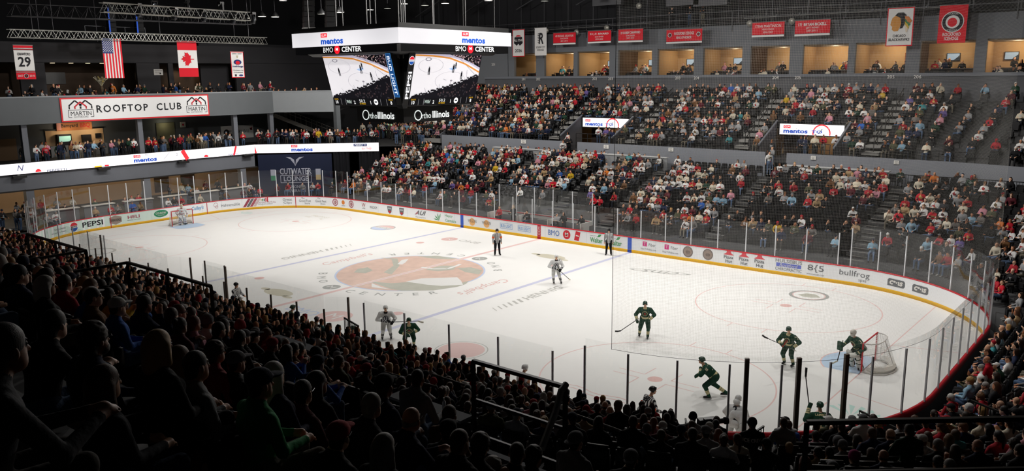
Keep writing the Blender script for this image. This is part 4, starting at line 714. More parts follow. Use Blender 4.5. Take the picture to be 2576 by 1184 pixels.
# ---------------------------------------------------------------- figures: one smooth surface grown from tapered limbs
SKIN, TOP, PANTS, SHOE, HAIR, HAT, ACC, STR, EYE, GLOVE = range(10)
def C_(a, b, ra, rb, c, k=.025, bands=None): return ('c', np.array(a, float), np.array(b, float), ra, rb, c, k, bands)
def E_(p, r, c, k=.02, rot=None): return ('e', np.array(p, float), np.array(r, float), rot, None, c, k, None)
def pdist(p, X):
    if p[0] == 'c':
        a, b, ra, rb = p[1:5]; ab = b-a; L = max(ab@ab, 1e-9); t = np.clip(((X-a)@ab)/L, 0, 1); return np.sqrt((((X-a)-t[..., None]*ab)**2).sum(-1))-(ra+(rb-ra)*t), t
    q = X-p[1]
    if p[3] is not None: q = q@p[3]
    q = q/p[2]; l = np.sqrt((q**2).sum(-1)); return (l-1)*min(p[2])*(.6+.4*np.clip(l, 0, 1)), l
def surfnets(D, lo, h):
    S = D < 0; n = np.array(D.shape); c = np.zeros(n-1, np.int8)
    sl = lambda A, d: A[d[0]:n[0]-1+d[0], d[1]:n[1]-1+d[1], d[2]:n[2]-1+d[2]]
    cor = [(i, j, k) for i in (0, 1) for j in (0, 1) for k in (0, 1)]
    for d in cor: c += sl(S, d)
    act = (c > 0) & (c < 8); ii = np.argwhere(act); idx = -np.ones(n-1, np.int32); idx[act] = np.arange(len(ii))
    val = np.stack([D[ii[:, 0]+d[0], ii[:, 1]+d[1], ii[:, 2]+d[2]] for d in cor], 1); P = np.zeros((len(ii), 3)); N = np.zeros(len(ii))
    for a in range(8):
        for b in range(a+1, 8):
            if sum(abs(x-y) for x, y in zip(cor[a], cor[b])) != 1: continue
            va, vb = val[:, a], val[:, b]; m = (va < 0) != (vb < 0); t = va[m]/(va[m]-vb[m]); P[m] += np.array(cor[a])+t[:, None]*(np.array(cor[b])-np.array(cor[a])); N[m] += 1
    V = lo+h*(ii+P/np.maximum(N, 1)[:, None]); F = []
    for ax in range(3):
        o = [(ax+1) % 3, (ax+2) % 3]; s0 = [slice(1, -1)]*3; s0[ax] = slice(0, -1); s1 = [slice(1, -1)]*3; s1[ax] = slice(1, None)
        A, B = S[tuple(s0)], S[tuple(s1)]; ed = np.argwhere(A != B)
        if not len(ed): continue
        off = np.array([1, 1, 1]); off[ax] = 0; e = ed+off; fl = A[tuple(ed.T)]; u = np.zeros(3, int); w = np.zeros(3, int); u[o[0]] = 1; w[o[1]] = 1
        q = np.stack([idx[tuple((e-a).T)] for a in (u+w, w, np.zeros(3, int), u)], 1); q[~fl] = q[~fl][:, ::-1]; F.append(q[(q >= 0).all(1)])
    return V, np.concatenate(F)
def grow(prims, h, cuts=(), bump=0., deci=None, smooth=True):
    """verts, faces, class per face"""
    lo = np.min([np.minimum(p[1], p[2])-max(p[3], p[4]) if p[0] == 'c' else p[1]-max(p[2]) for p in prims], 0)-2.5*h
    hi = np.max([np.maximum(p[1], p[2])+max(p[3], p[4]) if p[0] == 'c' else p[1]+max(p[2]) for p in prims], 0)+2.5*h
    n = np.ceil((hi-lo)/h).astype(int)+1; D = np.full(n, .3, np.float32); G = [lo[i]+h*np.arange(n[i]) for i in range(3)]
    for p in prims:
        m = .05+p[6]
        if p[0] == 'c': a = np.minimum(p[1]-p[3], p[2]-p[4])-m; b = np.maximum(p[1]+p[3], p[2]+p[4])+m
        else: a = p[1]-max(p[2])-m; b = p[1]+max(p[2])+m
        i0 = np.maximum(np.floor((a-lo)/h).astype(int), 0); i1 = np.minimum(np.ceil((b-lo)/h).astype(int)+1, n)
        if (i1 <= i0).any(): continue
        s = tuple(slice(x, y) for x, y in zip(i0, i1)); X = np.stack(np.meshgrid(*[g[q] for g, q in zip(G, s)], indexing='ij'), -1); d = pdist(p, X)[0]; o = D[s]; k = p[6]
        hh = np.clip(.5+.5*(o-d)/k, 0, 1); D[s] = o+(d-o)*hh-k*hh*(1-hh)
    if bump:
        X = np.stack(np.meshgrid(*G, indexing='ij'), -1); D += bump*np.sin(X[..., 0]*95+3*np.sin(X[..., 2]*60))*np.sin(X[..., 1]*90+2*np.sin(X[..., 0]*70))*np.sin(X[..., 2]*85)
    for q in cuts:
        X = np.stack(np.meshgrid(*G, indexing='ij'), -1); D = np.maximum(D, -pdist(q, X)[0])
    V, F = surfnets(D, lo, h)
    if deci:
        me = npmesh('t', V, F, []); o = link('t', me); md = o.modifiers.new('d', 'DECIMATE'); md.ratio = min(1, deci/(2*len(F))); dg = bpy.context.evaluated_depsgraph_get(); m2 = bpy.data.meshes.new_from_object(o.evaluated_get(dg)); m2.calc_loop_triangles()
        V = np.empty(len(m2.vertices)*3); m2.vertices.foreach_get('co', V); V = V.reshape(-1, 3); F = np.array([t.vertices[:] for t in m2.loop_triangles]); bpy.data.objects.remove(o); bpy.data.meshes.remove(me); bpy.data.meshes.remove(m2)
    c = V[F].mean(1); best = np.full(len(c), 9.); cls = np.zeros(len(c), int)
    for p in prims:
        d, t = pdist(p, c); m = d < best; best[m] = d[m]; k = np.full(len(c), p[5])
        if p[7]:
            for t0, t1, q in p[7]: k[(t >= t0) & (t < t1)] = q
        cls[m] = k[m]
    return V, F, cls
def rotz(a): return np.array([[math.cos(a), -math.sin(a), 0], [math.sin(a), math.cos(a), 0], [0, 0, 1]])
def rotx(a): return np.array([[1, 0, 0], [0, math.cos(a), -math.sin(a)], [0, math.sin(a), math.cos(a)]])
HEADR = lambda yaw, pit: rotz(yaw)@rotx(pit)
def head_prims(H, yaw=0, pit=0, s=1., fem=False, beard=False):
    M_ = HEADR(yaw, pit); T = lambda x, y, z: np.array(H)+M_@np.array([x, y, z])*s; E = lambda p, r, c, k=.02: E_(T(*p), np.array(r)*s, c, k, M_)
    L = [E((0, -.012, .035), (.075, .093, .092), SKIN), E((0, .022, -.035), (.06, .07, .082), SKIN), E((0, .05, -.085), (.035, .035, .028), SKIN, .03), C_(T(0, .088, .01), T(0, .108, -.025), .009*s, .014*s, SKIN, .012), E((0, .083, -.058), (.024, .012, .007), ACC if False else SKIN, .006)]
    for x in (-1, 1):
        L += [E((x*.078, -.005, -.01), (.012, .02, .032), SKIN, .008), E((x*.031, .078, .012), (.017, .012, .009), EYE, .004), C_(T(x*.015, .086, .034), T(x*.048, .074, .034), .009*s, .006*s, HAIR if not fem else SKIN, .01)]
    if beard: L += [E((0, .045, -.075), (.056, .06, .05), HAIR, .02)]
    return L
def hand(w, d, side, c=SKIN, s=1.):
    """palm, four fingers and a thumb from wrist w along direction d"""
    d = np.array(d, float); d /= np.linalg.norm(d); n = np.cross(d, [0, 0, 1.]); n = n/np.linalg.norm(n) if np.linalg.norm(n) > .1 else np.array([1., 0, 0]); dn = np.cross(n, d); w = np.array(w); L = [C_(w, w+d*.075*s, .03*s, .038*s, c, .02)]
    for i, (o, l) in enumerate(((-.028, .06), (-.01, .072), (.01, .068), (.027, .052))):
        k = w+d*.09*s+n*o*s; L += [C_(k, k+d*l*.5*s-dn*.012*s, .010*s, .010*s, c, .006), C_(k+d*l*.5*s-dn*.012*s, k+d*l*.8*s-dn*.035*s, .010*s, .008*s, c, .006)]
    t = w+d*.03*s+n*(-.03*side)*s; L += [C_(t, t+(d*.04-n*.03*side-dn*.01)*s, .013*s, .011*s, c, .01), C_(t+(d*.04-n*.03*side-dn*.01)*s, t+(d*.075-n*.028*side-dn*.022)*s, .011*s, .009*s, c, .006)]
    return L
def person(J, fem=False, bulk=1., yaw=0, pit=0, hs=1., hood=False, sleeves=True, crest=True, beard=False, fine=True):
    P, N, H = (np.array(J[k], float) for k in 'PNH'); SW = .175*bulk if fem else .195*bulk; fw = np.array(J.get('f', (0, 1, 0)), float); up = (N-P)/np.linalg.norm(N-P); rt = np.cross(fw, up); rt /= np.linalg.norm(rt); bk = np.cross(up, rt)
    Ch = P+(N-P)*.68; L = [C_(P-rt*.07, P+rt*.07, .125*bulk, .125*bulk, PANTS, .03), C_(P+up*.1, Ch, .125*bulk, .145*bulk, TOP, .04, [(-.01, .12, STR)] if crest else None), C_(Ch-rt*SW*.45, Ch+rt*SW*.45, .125*bulk, .125*bulk, TOP, .05), C_(N-up*.07-rt*SW*.62, N-up*.07+rt*SW*.62, .072, .072, TOP, .05), C_(N-up*.05, N+(H-N)*.55, .058, .052, SKIN, .02)]
    L += [C_(N+up*.015, N-up*.05-rt*SW*.55, .062, .06, TOP, .04), C_(N+up*.015, N-up*.05+rt*SW*.55, .062, .06, TOP, .04)]
    if fem: L += [E_(Ch+bk*.09+rt*x*.07, (.07, .07, .07), TOP, .04) for x in (-1, 1)]
    if crest: L.append(E_(Ch+bk*(.112*bulk)-up*.02, (.085, .06, .085), ACC, .03))
    if hood: L += [C_(N-bk*.06+rt*x*.085+up*.0, N-bk*.09-up*.03, .045, .06, TOP, .03) for x in (-1, 1)]+[C_(N+bk*.055+rt*x*.05-up*.03, N+rt*x*.085, .03, .04, TOP, .03) for x in (-1, 1)]
    for i, sd in (('L', -1), ('R', 1)):
        S = N-up*.075+rt*sd*SW; El, Wr = (np.array(J[k+i], float) for k in 'EW'); hd = np.array(J.get('D'+i, (Wr-El)), float)
        L += [C_(S, El, .062*bulk, .05*bulk, TOP, .03, [(.72, .8, STR), (.85, .92, STR)] if crest else None), C_(El, Wr, .047*bulk, .034, TOP if sleeves else SKIN, .02)]
        L += hand(Wr, hd, sd) if fine else [C_(Wr, Wr+hd/np.linalg.norm(hd)*.12, .034, .03, SKIN, .02)]
        Kn, An = (np.array(J[k+i], float) for k in 'KA'); hip = P+rt*sd*.095-up*.03; td = np.array(J.get('T'+i, fw), float); td[2] = 0; td /= np.linalg.norm(td)
        L += [C_(hip, Kn, .092*bulk, .064, PANTS, .03), C_(Kn, An, .06, .043, PANTS, .02), C_(An-np.array([0, 0, .045])-td*.03, An+td*.16-np.array([0, 0, .055]), .042, .036, SHOE, .02)]
    return L+head_prims(H, yaw, pit, hs, fem, beard)
SEAT_H = .45
def seated(arms='lap', lean=0., look=0., spread=.13, x=0.):
    J = dict(P=(0, 0, .53), N=(0, -.06+lean*.42, 1.06-lean*.1), H=(x*.05, -.02+lean*.5, 1.21-lean*.13), KL=(-spread, .42, .53), KR=(spread, .42, .53), AL=(-spread, .44, .1), AR=(spread, .43, .1))
    n = np.array(J['N']); z = n[2]
    A = dict(lap=((-.26, n[1]+.06, z-.32), (.26, n[1]+.06, z-.32), (-.1, n[1]+.34, .68), (.1, n[1]+.34, .68)), cross=((-.26, n[1]+.1, z-.31), (.26, n[1]+.1, z-.31), (.08, n[1]+.25, z-.3), (-.08, n[1]+.27, z-.26)), thigh=((-.28, n[1]+.06, z-.33), (.28, n[1]+.06, z-.33), (-.15, n[1]+.32, .66), (.15, n[1]+.32, .66)),
             face=((-.26, n[1]+.06, z-.32), (.2, n[1]+.24, z-.32), (-.1, n[1]+.32, .68), (.06, n[1]+.22, z-.02)), clap=((-.25, n[1]+.12, z-.28), (.25, n[1]+.12, z-.28), (-.035, n[1]+.36, z-.16), (.035, n[1]+.36, z-.16)), knees=((-.24, n[1]+.18, z-.36), (.24, n[1]+.18, z-.36), (-.06, n[1]+.42, .72), (.06, n[1]+.42, .72)), phone=((-.25, n[1]+.1, z-.32), (.25, n[1]+.1, z-.32), (-.06, n[1]+.33, z-.26), (.06, n[1]+.33, z-.26)))[arms]
    J['EL'], J['ER'], J['WL'], J['WR'] = A
    if arms == 'cross': J['DL'] = (1, .2, .1); J['DR'] = (-1, .1, .1)
    if arms == 'face': J['DR'] = (-.1, .1, 1)
    if arms == 'clap': J['DL'] = (.25, .6, .7); J['DR'] = (-.25, .6, .7)
    return J
def standing(arms='down', lean=0.):
    J = dict(P=(0, 0, .95), N=(0, -.02+lean*.3, 1.5-lean*.06), H=(0, .02+lean*.36, 1.65-lean*.08), KL=(-.1, .02, .5), KR=(.1, .03, .5), AL=(-.11, -.03, .1), AR=(.11, -.02, .1), TL=(-.2, 1, 0), TR=(.2, 1, 0))
    n = np.array(J['N']); z = n[2]
    A = dict(down=((-.27, n[1]-.02, z-.34), (.27, n[1]-.02, z-.34), (-.28, n[1]+.08, z-.6), (.28, n[1]+.08, z-.6)), cross=((-.27, n[1]+.1, z-.31), (.27, n[1]+.1, z-.31), (.08, n[1]+.25, z-.3), (-.08, n[1]+.27, z-.26)), rail=((-.27, n[1]+.08, z-.33), (.27, n[1]+.08, z-.33), (-.18, n[1]+.33, z-.4), (.18, n[1]+.33, z-.4)), phone=((-.25, n[1]+.1, z-.32), (.25, n[1]+.1, z-.32), (-.06, n[1]+.33, z-.26), (.06, n[1]+.33, z-.26)))[arms]
    J['EL'], J['ER'], J['WL'], J['WR'] = A
    if arms == 'cross': J['DL'] = (1, .2, .1); J['DR'] = (-1, .1, .1)
    return J
# hair and hats in head space
_fc = [E_((0, .105, -.03), (.075, .07, .095), HAIR)]
def hair_prims(st):
    b = [E_((0, -.014, .042), (.083, .101, .097), HAIR, .02), C_((0, -.06, -.02), (0, -.055, -.07), .062, .05, HAIR, .02)]
    if st == 'short': return b, _fc
    if st == 'crop': return [E_((0, -.014, .04), (.078, .096, .094), HAIR, .02), C_((0, -.05, -.03), (0, -.045, -.06), .055, .05, HAIR, .02)], _fc
    if st == 'curly': return [E_((0, -.018, .048), (.095, .112, .107), HAIR, .02), C_((0, -.06, -.02), (0, -.055, -.08), .07, .06, HAIR, .02)], _fc
    if st == 'long': return b+[C_((0, -.06, .0), (0, -.085, -.3), .082, .085, HAIR, .04), C_((-.062, -.03, .0), (-.075, -.02, -.27), .04, .035, HAIR, .03), C_((.062, -.03, .0), (.075, -.02, -.27), .04, .035, HAIR, .03)], _fc
    if st == 'bob': return b+[C_((0, -.05, .0), (0, -.06, -.12), .085, .085, HAIR, .04), C_((-.066, -.01, .02), (-.068, .0, -.11), .04, .035, HAIR, .03), C_((.066, -.01, .02), (.068, .0, -.11), .04, .035, HAIR, .03)], _fc
    if st == 'bun': return b+[E_((0, -.1, .1), (.045, .045, .042), HAIR, .02)], _fc
    if st == 'pony': return b+[C_((0, -.11, .06), (0, -.15, -.02), .03, .038, HAIR, .02), C_((0, -.15, -.02), (0, -.13, -.22), .038, .015, HAIR, .02)], _fc
    if st == 'fringe': return [C_((-.07, -.04, -.01), (0, -.1, -.01), .022, .025, HAIR, .02), C_((.07, -.04, -.01), (0, -.1, -.01), .022, .025, HAIR, .02)], []
def hat_prims(st):
    if st in ('cap', 'backcap'):
        s = 1 if st == 'cap' else -1; return [E_((0, -.012, .06), (.09, .108, .082), HAT, .01), E_((0, s*.13-.01, .052), (.07, .075, .011), HAT, .012)], [E_((0, -.01, -.075), (.2, .2, .105), HAT)]
    if st == 'beanie': return [E_((0, -.014, .055), (.09, .107, .098), HAT, .02), C_((-.05, 0, .02), (.05, 0, .02), .05, .05, HAT, .02)], [E_((0, .03, -.1), (.16, .2, .115), HAT)]
    if st == 'pom': return [E_((0, -.014, .055), (.09, .107, .1), HAT, .02), E_((0, -.014, .175), (.038, .038, .035), HAT, .01)], [E_((0, .03, -.1), (.16, .2, .115), HAT)]
    if st == 'hood': return [E_((0, -.02, .03), (.108, .125, .125), HAT, .03), C_((0, -.06, -.06), (0, -.05, -.14), .09, .1, HAT, .03)], [E_((0, .12, -.01), (.085, .1, .105), HAT)]
    if st == 'helmet': return [E_((0, -.008, .045), (.103, .125, .1), HAT, .02), C_((-.085, -.02, .0), (-.085, .01, -.03), .026, .022, HAT, .02), C_((.085, -.02, .0), (.085, .01, -.03), .026, .022, HAT, .02), C_((0, -.13, .02), (0, .1, .095), .022, .02, HAT, .02)], [E_((0, .11, -.045), (.075, .075, .085), HAT)]
    if st == 'mask': return [E_((0, .0, .03), (.11, .135, .115), HAT, .02), E_((0, .045, -.07), (.08, .09, .07), HAT, .03)], [E_((0, .15, .01), (.05, .06, .022), HAT)]
HAIRM = bpy.data.materials.new('hair_base')
def hairmat(col):
    n = 'hair_'+col
    if n in MATS: return MATS[n]
    m = mat(n, col, .55, spec=.35); nt = m.node_tree; b = nt.nodes['Principled BSDF']; tc = nt.nodes.new('ShaderNodeTexCoord'); mp = nt.nodes.new('ShaderNodeMapping'); mp.inputs['Scale'].default_value = (230, 230, 30); nz = nt.nodes.new('ShaderNodeTexNoise'); nz.inputs['Scale'].default_value = 1; nz.inputs['Detail'].default_value = 2; bp = nt.nodes.new('ShaderNodeBump'); bp.inputs['Strength'].default_value = .4; bp.inputs['Distance'].default_value = .006
    nt.links.new(tc.outputs['Object'], mp.inputs[0]); nt.links.new(mp.outputs[0], nz.inputs['Vector']); nt.links.new(nz.outputs['Fac'], bp.inputs['Height']); nt.links.new(bp.outputs[0], b.inputs['Normal']); return m
def skinmat(col): return mat('skin_'+col, col, .5, noise=.06, nscale=20)
def cloth(col):
    n = 'cloth_'+col
    if n in MATS: return MATS[n]
    m = mat(n, col, .85, noise=.12, nscale=9, spec=.2); nt = m.node_tree; b = nt.nodes['Principled BSDF']; tc = nt.nodes.new('ShaderNodeTexCoord'); nz = nt.nodes.new('ShaderNodeTexNoise'); nz.inputs['Scale'].default_value = 13; nz.inputs['Detail'].default_value = 3; bp = nt.nodes.new('ShaderNodeBump'); bp.inputs['Strength'].default_value = .5; bp.inputs['Distance'].default_value = .03
    nt.links.new(tc.outputs['Object'], nz.inputs['Vector']); nt.links.new(nz.outputs['Fac'], bp.inputs['Height']); nt.links.new(bp.outputs[0], b.inputs['Normal']); return m
SK = ['d9a98a', 'c98f6e', 'e0b59a', '8d5a3c', 'b97f5e']
_HM = {}
def headgear(st):
    if st not in _HM:
        pr, cu_ = (hat_prims(st) if st in ('cap', 'backcap', 'beanie', 'pom', 'hood', 'helmet', 'mask') else hair_prims(st)); V, F, c = grow(pr, .009, cu_, .006 if st == 'curly' else 0); _HM[st] = npmesh(st, V, F, [BLK], smooth=True)
    return _HM[st]
def put_gear(parent, st, m, H, yaw, pit, s=1.):
    nm = {'cap': 'cap', 'backcap': 'cap', 'beanie': 'knit_hat', 'pom': 'knit_hat', 'hood': 'hood', 'helmet': 'helmet', 'mask': 'goalie_mask'}.get(st, 'hair')
    o = link(nm, headgear(st), parent); o.matrix_local = Matrix.Translation(Vector(H)) @ Matrix(HEADR(yaw, pit).tolist()).to_4x4() @ Matrix.Scale(s, 4); o.material_slots[0].link = 'OBJECT'; o.material_slots[0].material = m; return o
GLS = MB()
for x in (-1, 1): GLS.tube([(x*.034+.026*math.cos(a), .1, .012+.02*math.sin(a)) for a in np.linspace(0, 2*PI, 9)], .0028, 4); GLS.tube([(x*.06, .098, .018), (x*.082, .02, .018), (x*.084, -.02, .012)], .0028, 4)
GLS.tube([(-.01, .102, .016), (.01, .102, .016)], .0028, 4); GLSM = GLS.mesh('glasses', mat('glasses_frame', '2a2a2c', .2, .4))
# ---------------------------------------------------------------- players and officials
def pm(o, mats):
    for i, m in enumerate(mats): o.material_slots[i].link = 'OBJECT'; o.material_slots[i].material = m
def athlete(name, label, cat, xy, fwd, J, jersey, pants, sock, stripe, helmet, glove='101012', yaw=0, pit=0, goalie=False, off=False, letters=(), skin='d9a98a', crest='b9a77a', white=False, head=1.0, acc2=None, group=None):
    rz = math.atan2(fwd[1], fwd[0])-PI/2; P, N, H = (np.array(J[k], float) for k in 'PNH'); up = (N-P)/np.linalg.norm(N-P); fw = np.array(J.get('f', (0, 1, 0)), float); rt = np.cross(fw, up); rt /= np.linalg.norm(rt); bk = np.cross(up, rt); SW = .23 if not off else .205; pb_ = 1. if not off else .84; L = []; Ch = P+(N-P)*.66
    hem = [(-.01, .1, TOP), (.1, .22, STR), (.22, .3, ACC), (.3, .36, STR)] if not off else None
    L += [C_(P-rt*.09, P+rt*.09, .15*pb_, .15*pb_, PANTS, .03), C_(P+up*.0, P+up*.34, .19*pb_, .185*pb_, TOP, .04, hem), C_(Ch-rt*SW*.4, Ch+rt*SW*.4, .165*pb_, .165*pb_, TOP, .05), C_(N-up*.09-rt*SW*.6, N-up*.09+rt*SW*.6, .095*pb_, .095*pb_, TOP, .05), C_(N-up*.06, N+(H-N)*.5, .062, .055, SKIN, .02), C_(N-up*.035+bk*.02-rt*.03, N-up*.035+bk*.02+rt*.03, .065, .065, STR if not off else TOP, .02)]
    SB = [(.45, .58, STR), (.62, .72, ACC), (.76, .88, STR)] if not off else None
    for i, sd in (('L', -1), ('R', 1)):
        S = N-up*.1+rt*sd*SW; El, Wr = (np.array(J[k+i], float) for k in 'EW'); d = (Wr-El)/np.linalg.norm(Wr-El); Kn, An = (np.array(J[k+i], float) for k in 'KA'); hip = P+rt*sd*.11-up*.04; td = np.array(J.get('T'+i, fw), float); td[2] = 0; td /= np.linalg.norm(td)
        L += [C_(S, El, .1*pb_, .083*pb_, TOP, .03), C_(El, Wr, .08*pb_, .06*pb_, TOP, .02, SB)]
        if off: L += hand(Wr, J.get('D'+i, d), sd)
        else:
            L += [C_(Wr, Wr+d*.09, .062, .062, GLOVE, .015)]+[C_(Wr+d*.1+rt*q*.03, Wr+d*.15+rt*q*.03-bk*.01-np.array([0, 0, .035]), .026, .022, GLOVE, .008) for q in (-1.2, -.4, .4, 1.2)]+[C_(Wr+d*.05-rt*sd*.05, Wr+d*.11-rt*sd*.06, .026, .022, GLOVE, .01)]
        if goalie:
            sk = td; L += [C_(hip, Kn, .14, .12, PANTS, .03), C_(Kn, An, .1, .07, PANTS, .02)]+[C_(Kn+sk*.09+rt*q*.06+np.array([0, 0, .16]), An+sk*.1+rt*q*.06-np.array([0, 0, .05]), .075, .075, SHOE, .02, [(.3, .36, STR), (.6, .66, STR)]) for q in (-1, 1)]
        else: L += [C_(hip, Kn, .128*pb_, .1*pb_, PANTS, .03), C_(Kn, An, .088*pb_, .062, SHOE if not off else PANTS, .02, [(.42, .52, STR), (.55, .66, ACC), (.68, .78, STR)] if not off else None)]
        L += [C_(An-np.array([0, 0, .03])-td*.02, An+td*.17-np.array([0, 0, .045]), .055, .042, EYE, .02)]
    L += head_prims(H, yaw, pit, head); V, F, c = grow(L, .0125); mats = [skinmat(skin), cloth(jersey), cloth(pants), cloth(sock), cloth('2a1c12'), cloth(helmet), cloth(crest), cloth(stripe), cmat('121214', .4), cloth(glove)]
    me = npmesh('body', V, F, mats, c, True); o = link(name, me, None, (xy[0], xy[1], 0), rz); tag(o, label, cat, group)
    put_gear(o, 'mask' if goalie else 'helmet', cmat(helmet, .35), H+np.array((0, 0, .005)), yaw, pit, head*1.03)
    for i in 'LR':
        An = np.array(J['A'+i], float); td = np.array(J.get('T'+i, fw), float); td[2] = 0; td /= np.linalg.norm(td); a, b = An-td*.1, An+td*.22; z = max(.003, An[2]-.1)
        MB().bar((a[0], a[1], z+.025), (b[0], b[1], z+.025), .012, .045).build('skate_blade', STEEL, o)
    bv = BVHTree.FromPolygons([tuple(x) for x in V], [tuple(x) for x in F])
    for (t, side, cu_, cv, h, w, col) in letters:             # lettering wrapped on the cloth: side 'b' back, 'f' front, 'l'/'r' upper arms
        n = {'b': -bk, 'f': bk, 'l': -rt, 'r': rt}[side]; ux = {'b': -rt, 'f': rt, 'l': -bk, 'r': bk}[side]; ux = -ux if side in 'fb' else ux
        ux = np.cross(up, n); v2, fs = text2d(t, h, w, bold=.05); vs = []
        for u, v in v2:
            q = Ch+up*(cv+v)+ux*(cu_+u)+n*.6; hit = bv.ray_cast(Vector(q), Vector(-n)); vs.append(tuple((hit[0] if hit[0] is not None and hit[3] < .9 else Vector(q-n*.42))+Vector(n)*.008))
        m2 = bpy.data.meshes.new('lettering'); m2.from_pydata(vs, [], fs); m2.materials.append(cloth(col)); link('lettering', m2, o)
    if not off:                                              # chest crest: a ring and a disc laid on the cloth
        for r0, r1, cl_, lf in ((.0, .12, crest, .007), (.0, .098, jersey if not white else 'b9b9ba', .01), (.0, .05, 'a83a30' if not white else '4a4a4e', .013)):
            rs = np.linspace(r0, r1, 4); vs = []; fs = []
            for r_ in rs:
                for a_ in np.linspace(0, 2*PI, 20, endpoint=False):
                    q = Ch-up*.03+up*math.sin(a_)*r_+rt*math.cos(a_)*r_+bk*.6; hit = bv.ray_cast(Vector(q), Vector(-bk)); vs.append(tuple((hit[0] if hit[0] is not None and hit[3] < .6 else Vector(q-bk*.43))+Vector(bk)*lf))
            fs = [(i*20+j, i*20+(j+1) % 20, (i+1)*20+(j+1) % 20, (i+1)*20+j) for i in range(3) for j in range(20)]
            m2 = bpy.data.meshes.new('crest'); m2.from_pydata(vs, [], fs); m2.materials.append(cloth(cl_)); link('crest', m2, o)
    o['_rz'] = rz; return o
def stick(label, pts, blade, group=None, white=False):
    a, b = Vector(pts[0]), Vector(pts[1]); t = empty('hockey_stick', tuple(a), label=label, cat='hockey stick'); q = b-a
    MB().bar((0, 0, 0), q, .03, .024).build('shaft', cmat('17171a', .4), t)
    bl = Vector(blade)-b; n = bl.normalized(); bl = bl.normalized()*max(.26, bl.length); MB().bar(q-bl*.05, q+bl*.5, .022, .06).bar(q+bl*.5, q+bl+Vector((0, 0, .03)), .02, .07).build('blade', cmat('d8d2c0' if white else '141416', .5), t)
    MB().bar((0, 0, 0), q*.12, .034, .028).build('tape_grip', cmat('c9c5ba'), t); return t
def l2w(o, p):
    c, s = math.cos(o['_rz']), math.sin(o['_rz']); return Vector((o.location.x+c*p[0]-s*p[1], o.location.y+s*p[0]+c*p[1], o.location.z+p[2]))
def skater(hip=.88, lean=.35, tw=0., wL=(-.12, .5, .95), wR=(.2, .35, .85), eL=(-.36, .2, 1.05), eR=(.36, .1, 1.0), kL=(-.15, .2, .5), kR=(.15, .2, .5), aL=(-.2, -.05, .11), aR=(.2, -.05, .11), hx=0, hy=None, **k):
    N = (hx, lean*.75, hip+.58-lean*.3); return dict(P=(0, 0, hip), N=N, H=(hx*1.2, N[1]+.07 if hy is None else hy, N[2]+.18), EL=eL, ER=eR, WL=wL, WR=wR, KL=kL, KR=kR, AL=aL, AR=aR, **k)
GJ, GS, GC = '17402f', 'd4c79a', 'a8402f'
green = dict(jersey=GJ, pants='173a2c', sock=GJ, stripe=GS, helmet='123d2c', crest=GS, glove='1b3a2b', acc2='b02a22'); white_ = dict(jersey='dcdcdb', pants='d2d2d0', sock='d9d9d8', stripe='26262a', helmet='e4e4e2', crest='3a3a3e', glove='141416', white=True)
W2 = lambda q: tuple(on(*q, z=0)[:2])
g6 = athlete('hockey_player', 'player in green jersey number 6 gliding with stick low, alone at mid right ice', 'hockey player', W2((1622, 848)), (.45, -.9), skater(hip=.95, lean=.22, wR=(.34, .42, .93), wL=(-.18, .4, 1.28-.35), eR=(.42, .12, 1.1), eL=(-.42, .1, 1.12), kL=(-.16, .14, .52), kR=(.2, .12, .52), aL=(-.14, .12, .11), aR=(.26, -.2, .11), hy=.26), yaw=.2, letters=[('6', 'r', 0, .12, .13, .08, 'd9d2b8'), ('6', 'b', 0, .0, .26, .16, 'd9d2b8')], **green)
wl, wr = l2w(g6, (.36, .5, .95)), l2w(g6, (-.2, .5, .92)); d = (on(1590, 812, dep=(Vector(wl)-Vector(CAMP)).dot(Vector(cd.tolist())))-wl); stick('stick of the green number 6 player, blade off the ice to his side', (wl-d.normalized()*.15, wl+d.normalized()*.86), wl+d.normalized()*.86+d.normalized()*.24+Vector((0, 0, .1)))
g21 = athlete('hockey_player', 'player in green jersey number 21 before the right goal, stick raised out', 'hockey player', W2((1983, 918)), (-.05, -1), skater(hip=.93, lean=.3, wR=(.12, .5, 1.0), wL=(-.32, .42, .92), eR=(.42, .16, 1.02), eL=(-.46, .1, 1.1), kL=(-.15, .12, .52), kR=(.17, .2, .52), aL=(-.2, .0, .11), aR=(.2, -.05, .11), hx=-.05), yaw=.75, pit=-.1, letters=[('21', 'l', 0, .1, .13, .14, 'd9d2b8'), ('21', 'b', 0, 0, .26, .28, 'd9d2b8')], **green)
dp = lambda v: (Vector(v)-Vector(CAMP.tolist())).dot(Vector(cd.tolist()))
h0 = l2w(g21, (-.34, .52, .9)); bl_ = on(1921, 846, dep=dp(h0)-.3); d = (bl_-h0); stick('stick of the green number 21 player, blade lifted toward the camera', (h0-d.normalized()*.2, h0+d*.86), bl_)
g31 = athlete('goalie', 'goalie in green jersey number 31 with white leg pads beside the right net', 'goalie', W2((2156, 925)), (-.5, -.86), skater(hip=.86, lean=.34, wR=(.4, .42, .9), wL=(-.3, .4, .72), eR=(.46, .14, 1.02), eL=(-.45, .1, .98), kL=(-.2, .2, .52), kR=(.2, .2, .52), aL=(-.24, -.02, .12), aR=(.24, -.02, .12)), goalie=True, yaw=.35, jersey=GJ, pants='22302a', sock='d9d8d0', stripe=GJ, helmet='cdc8be', crest=GS, glove='20402f', letters=[('31', 'l', 0, .1, .14, .16, 'd9d2b8'), ('31', 'b', 0, 0, .26, .3, 'd9d2b8')], head=1.05)
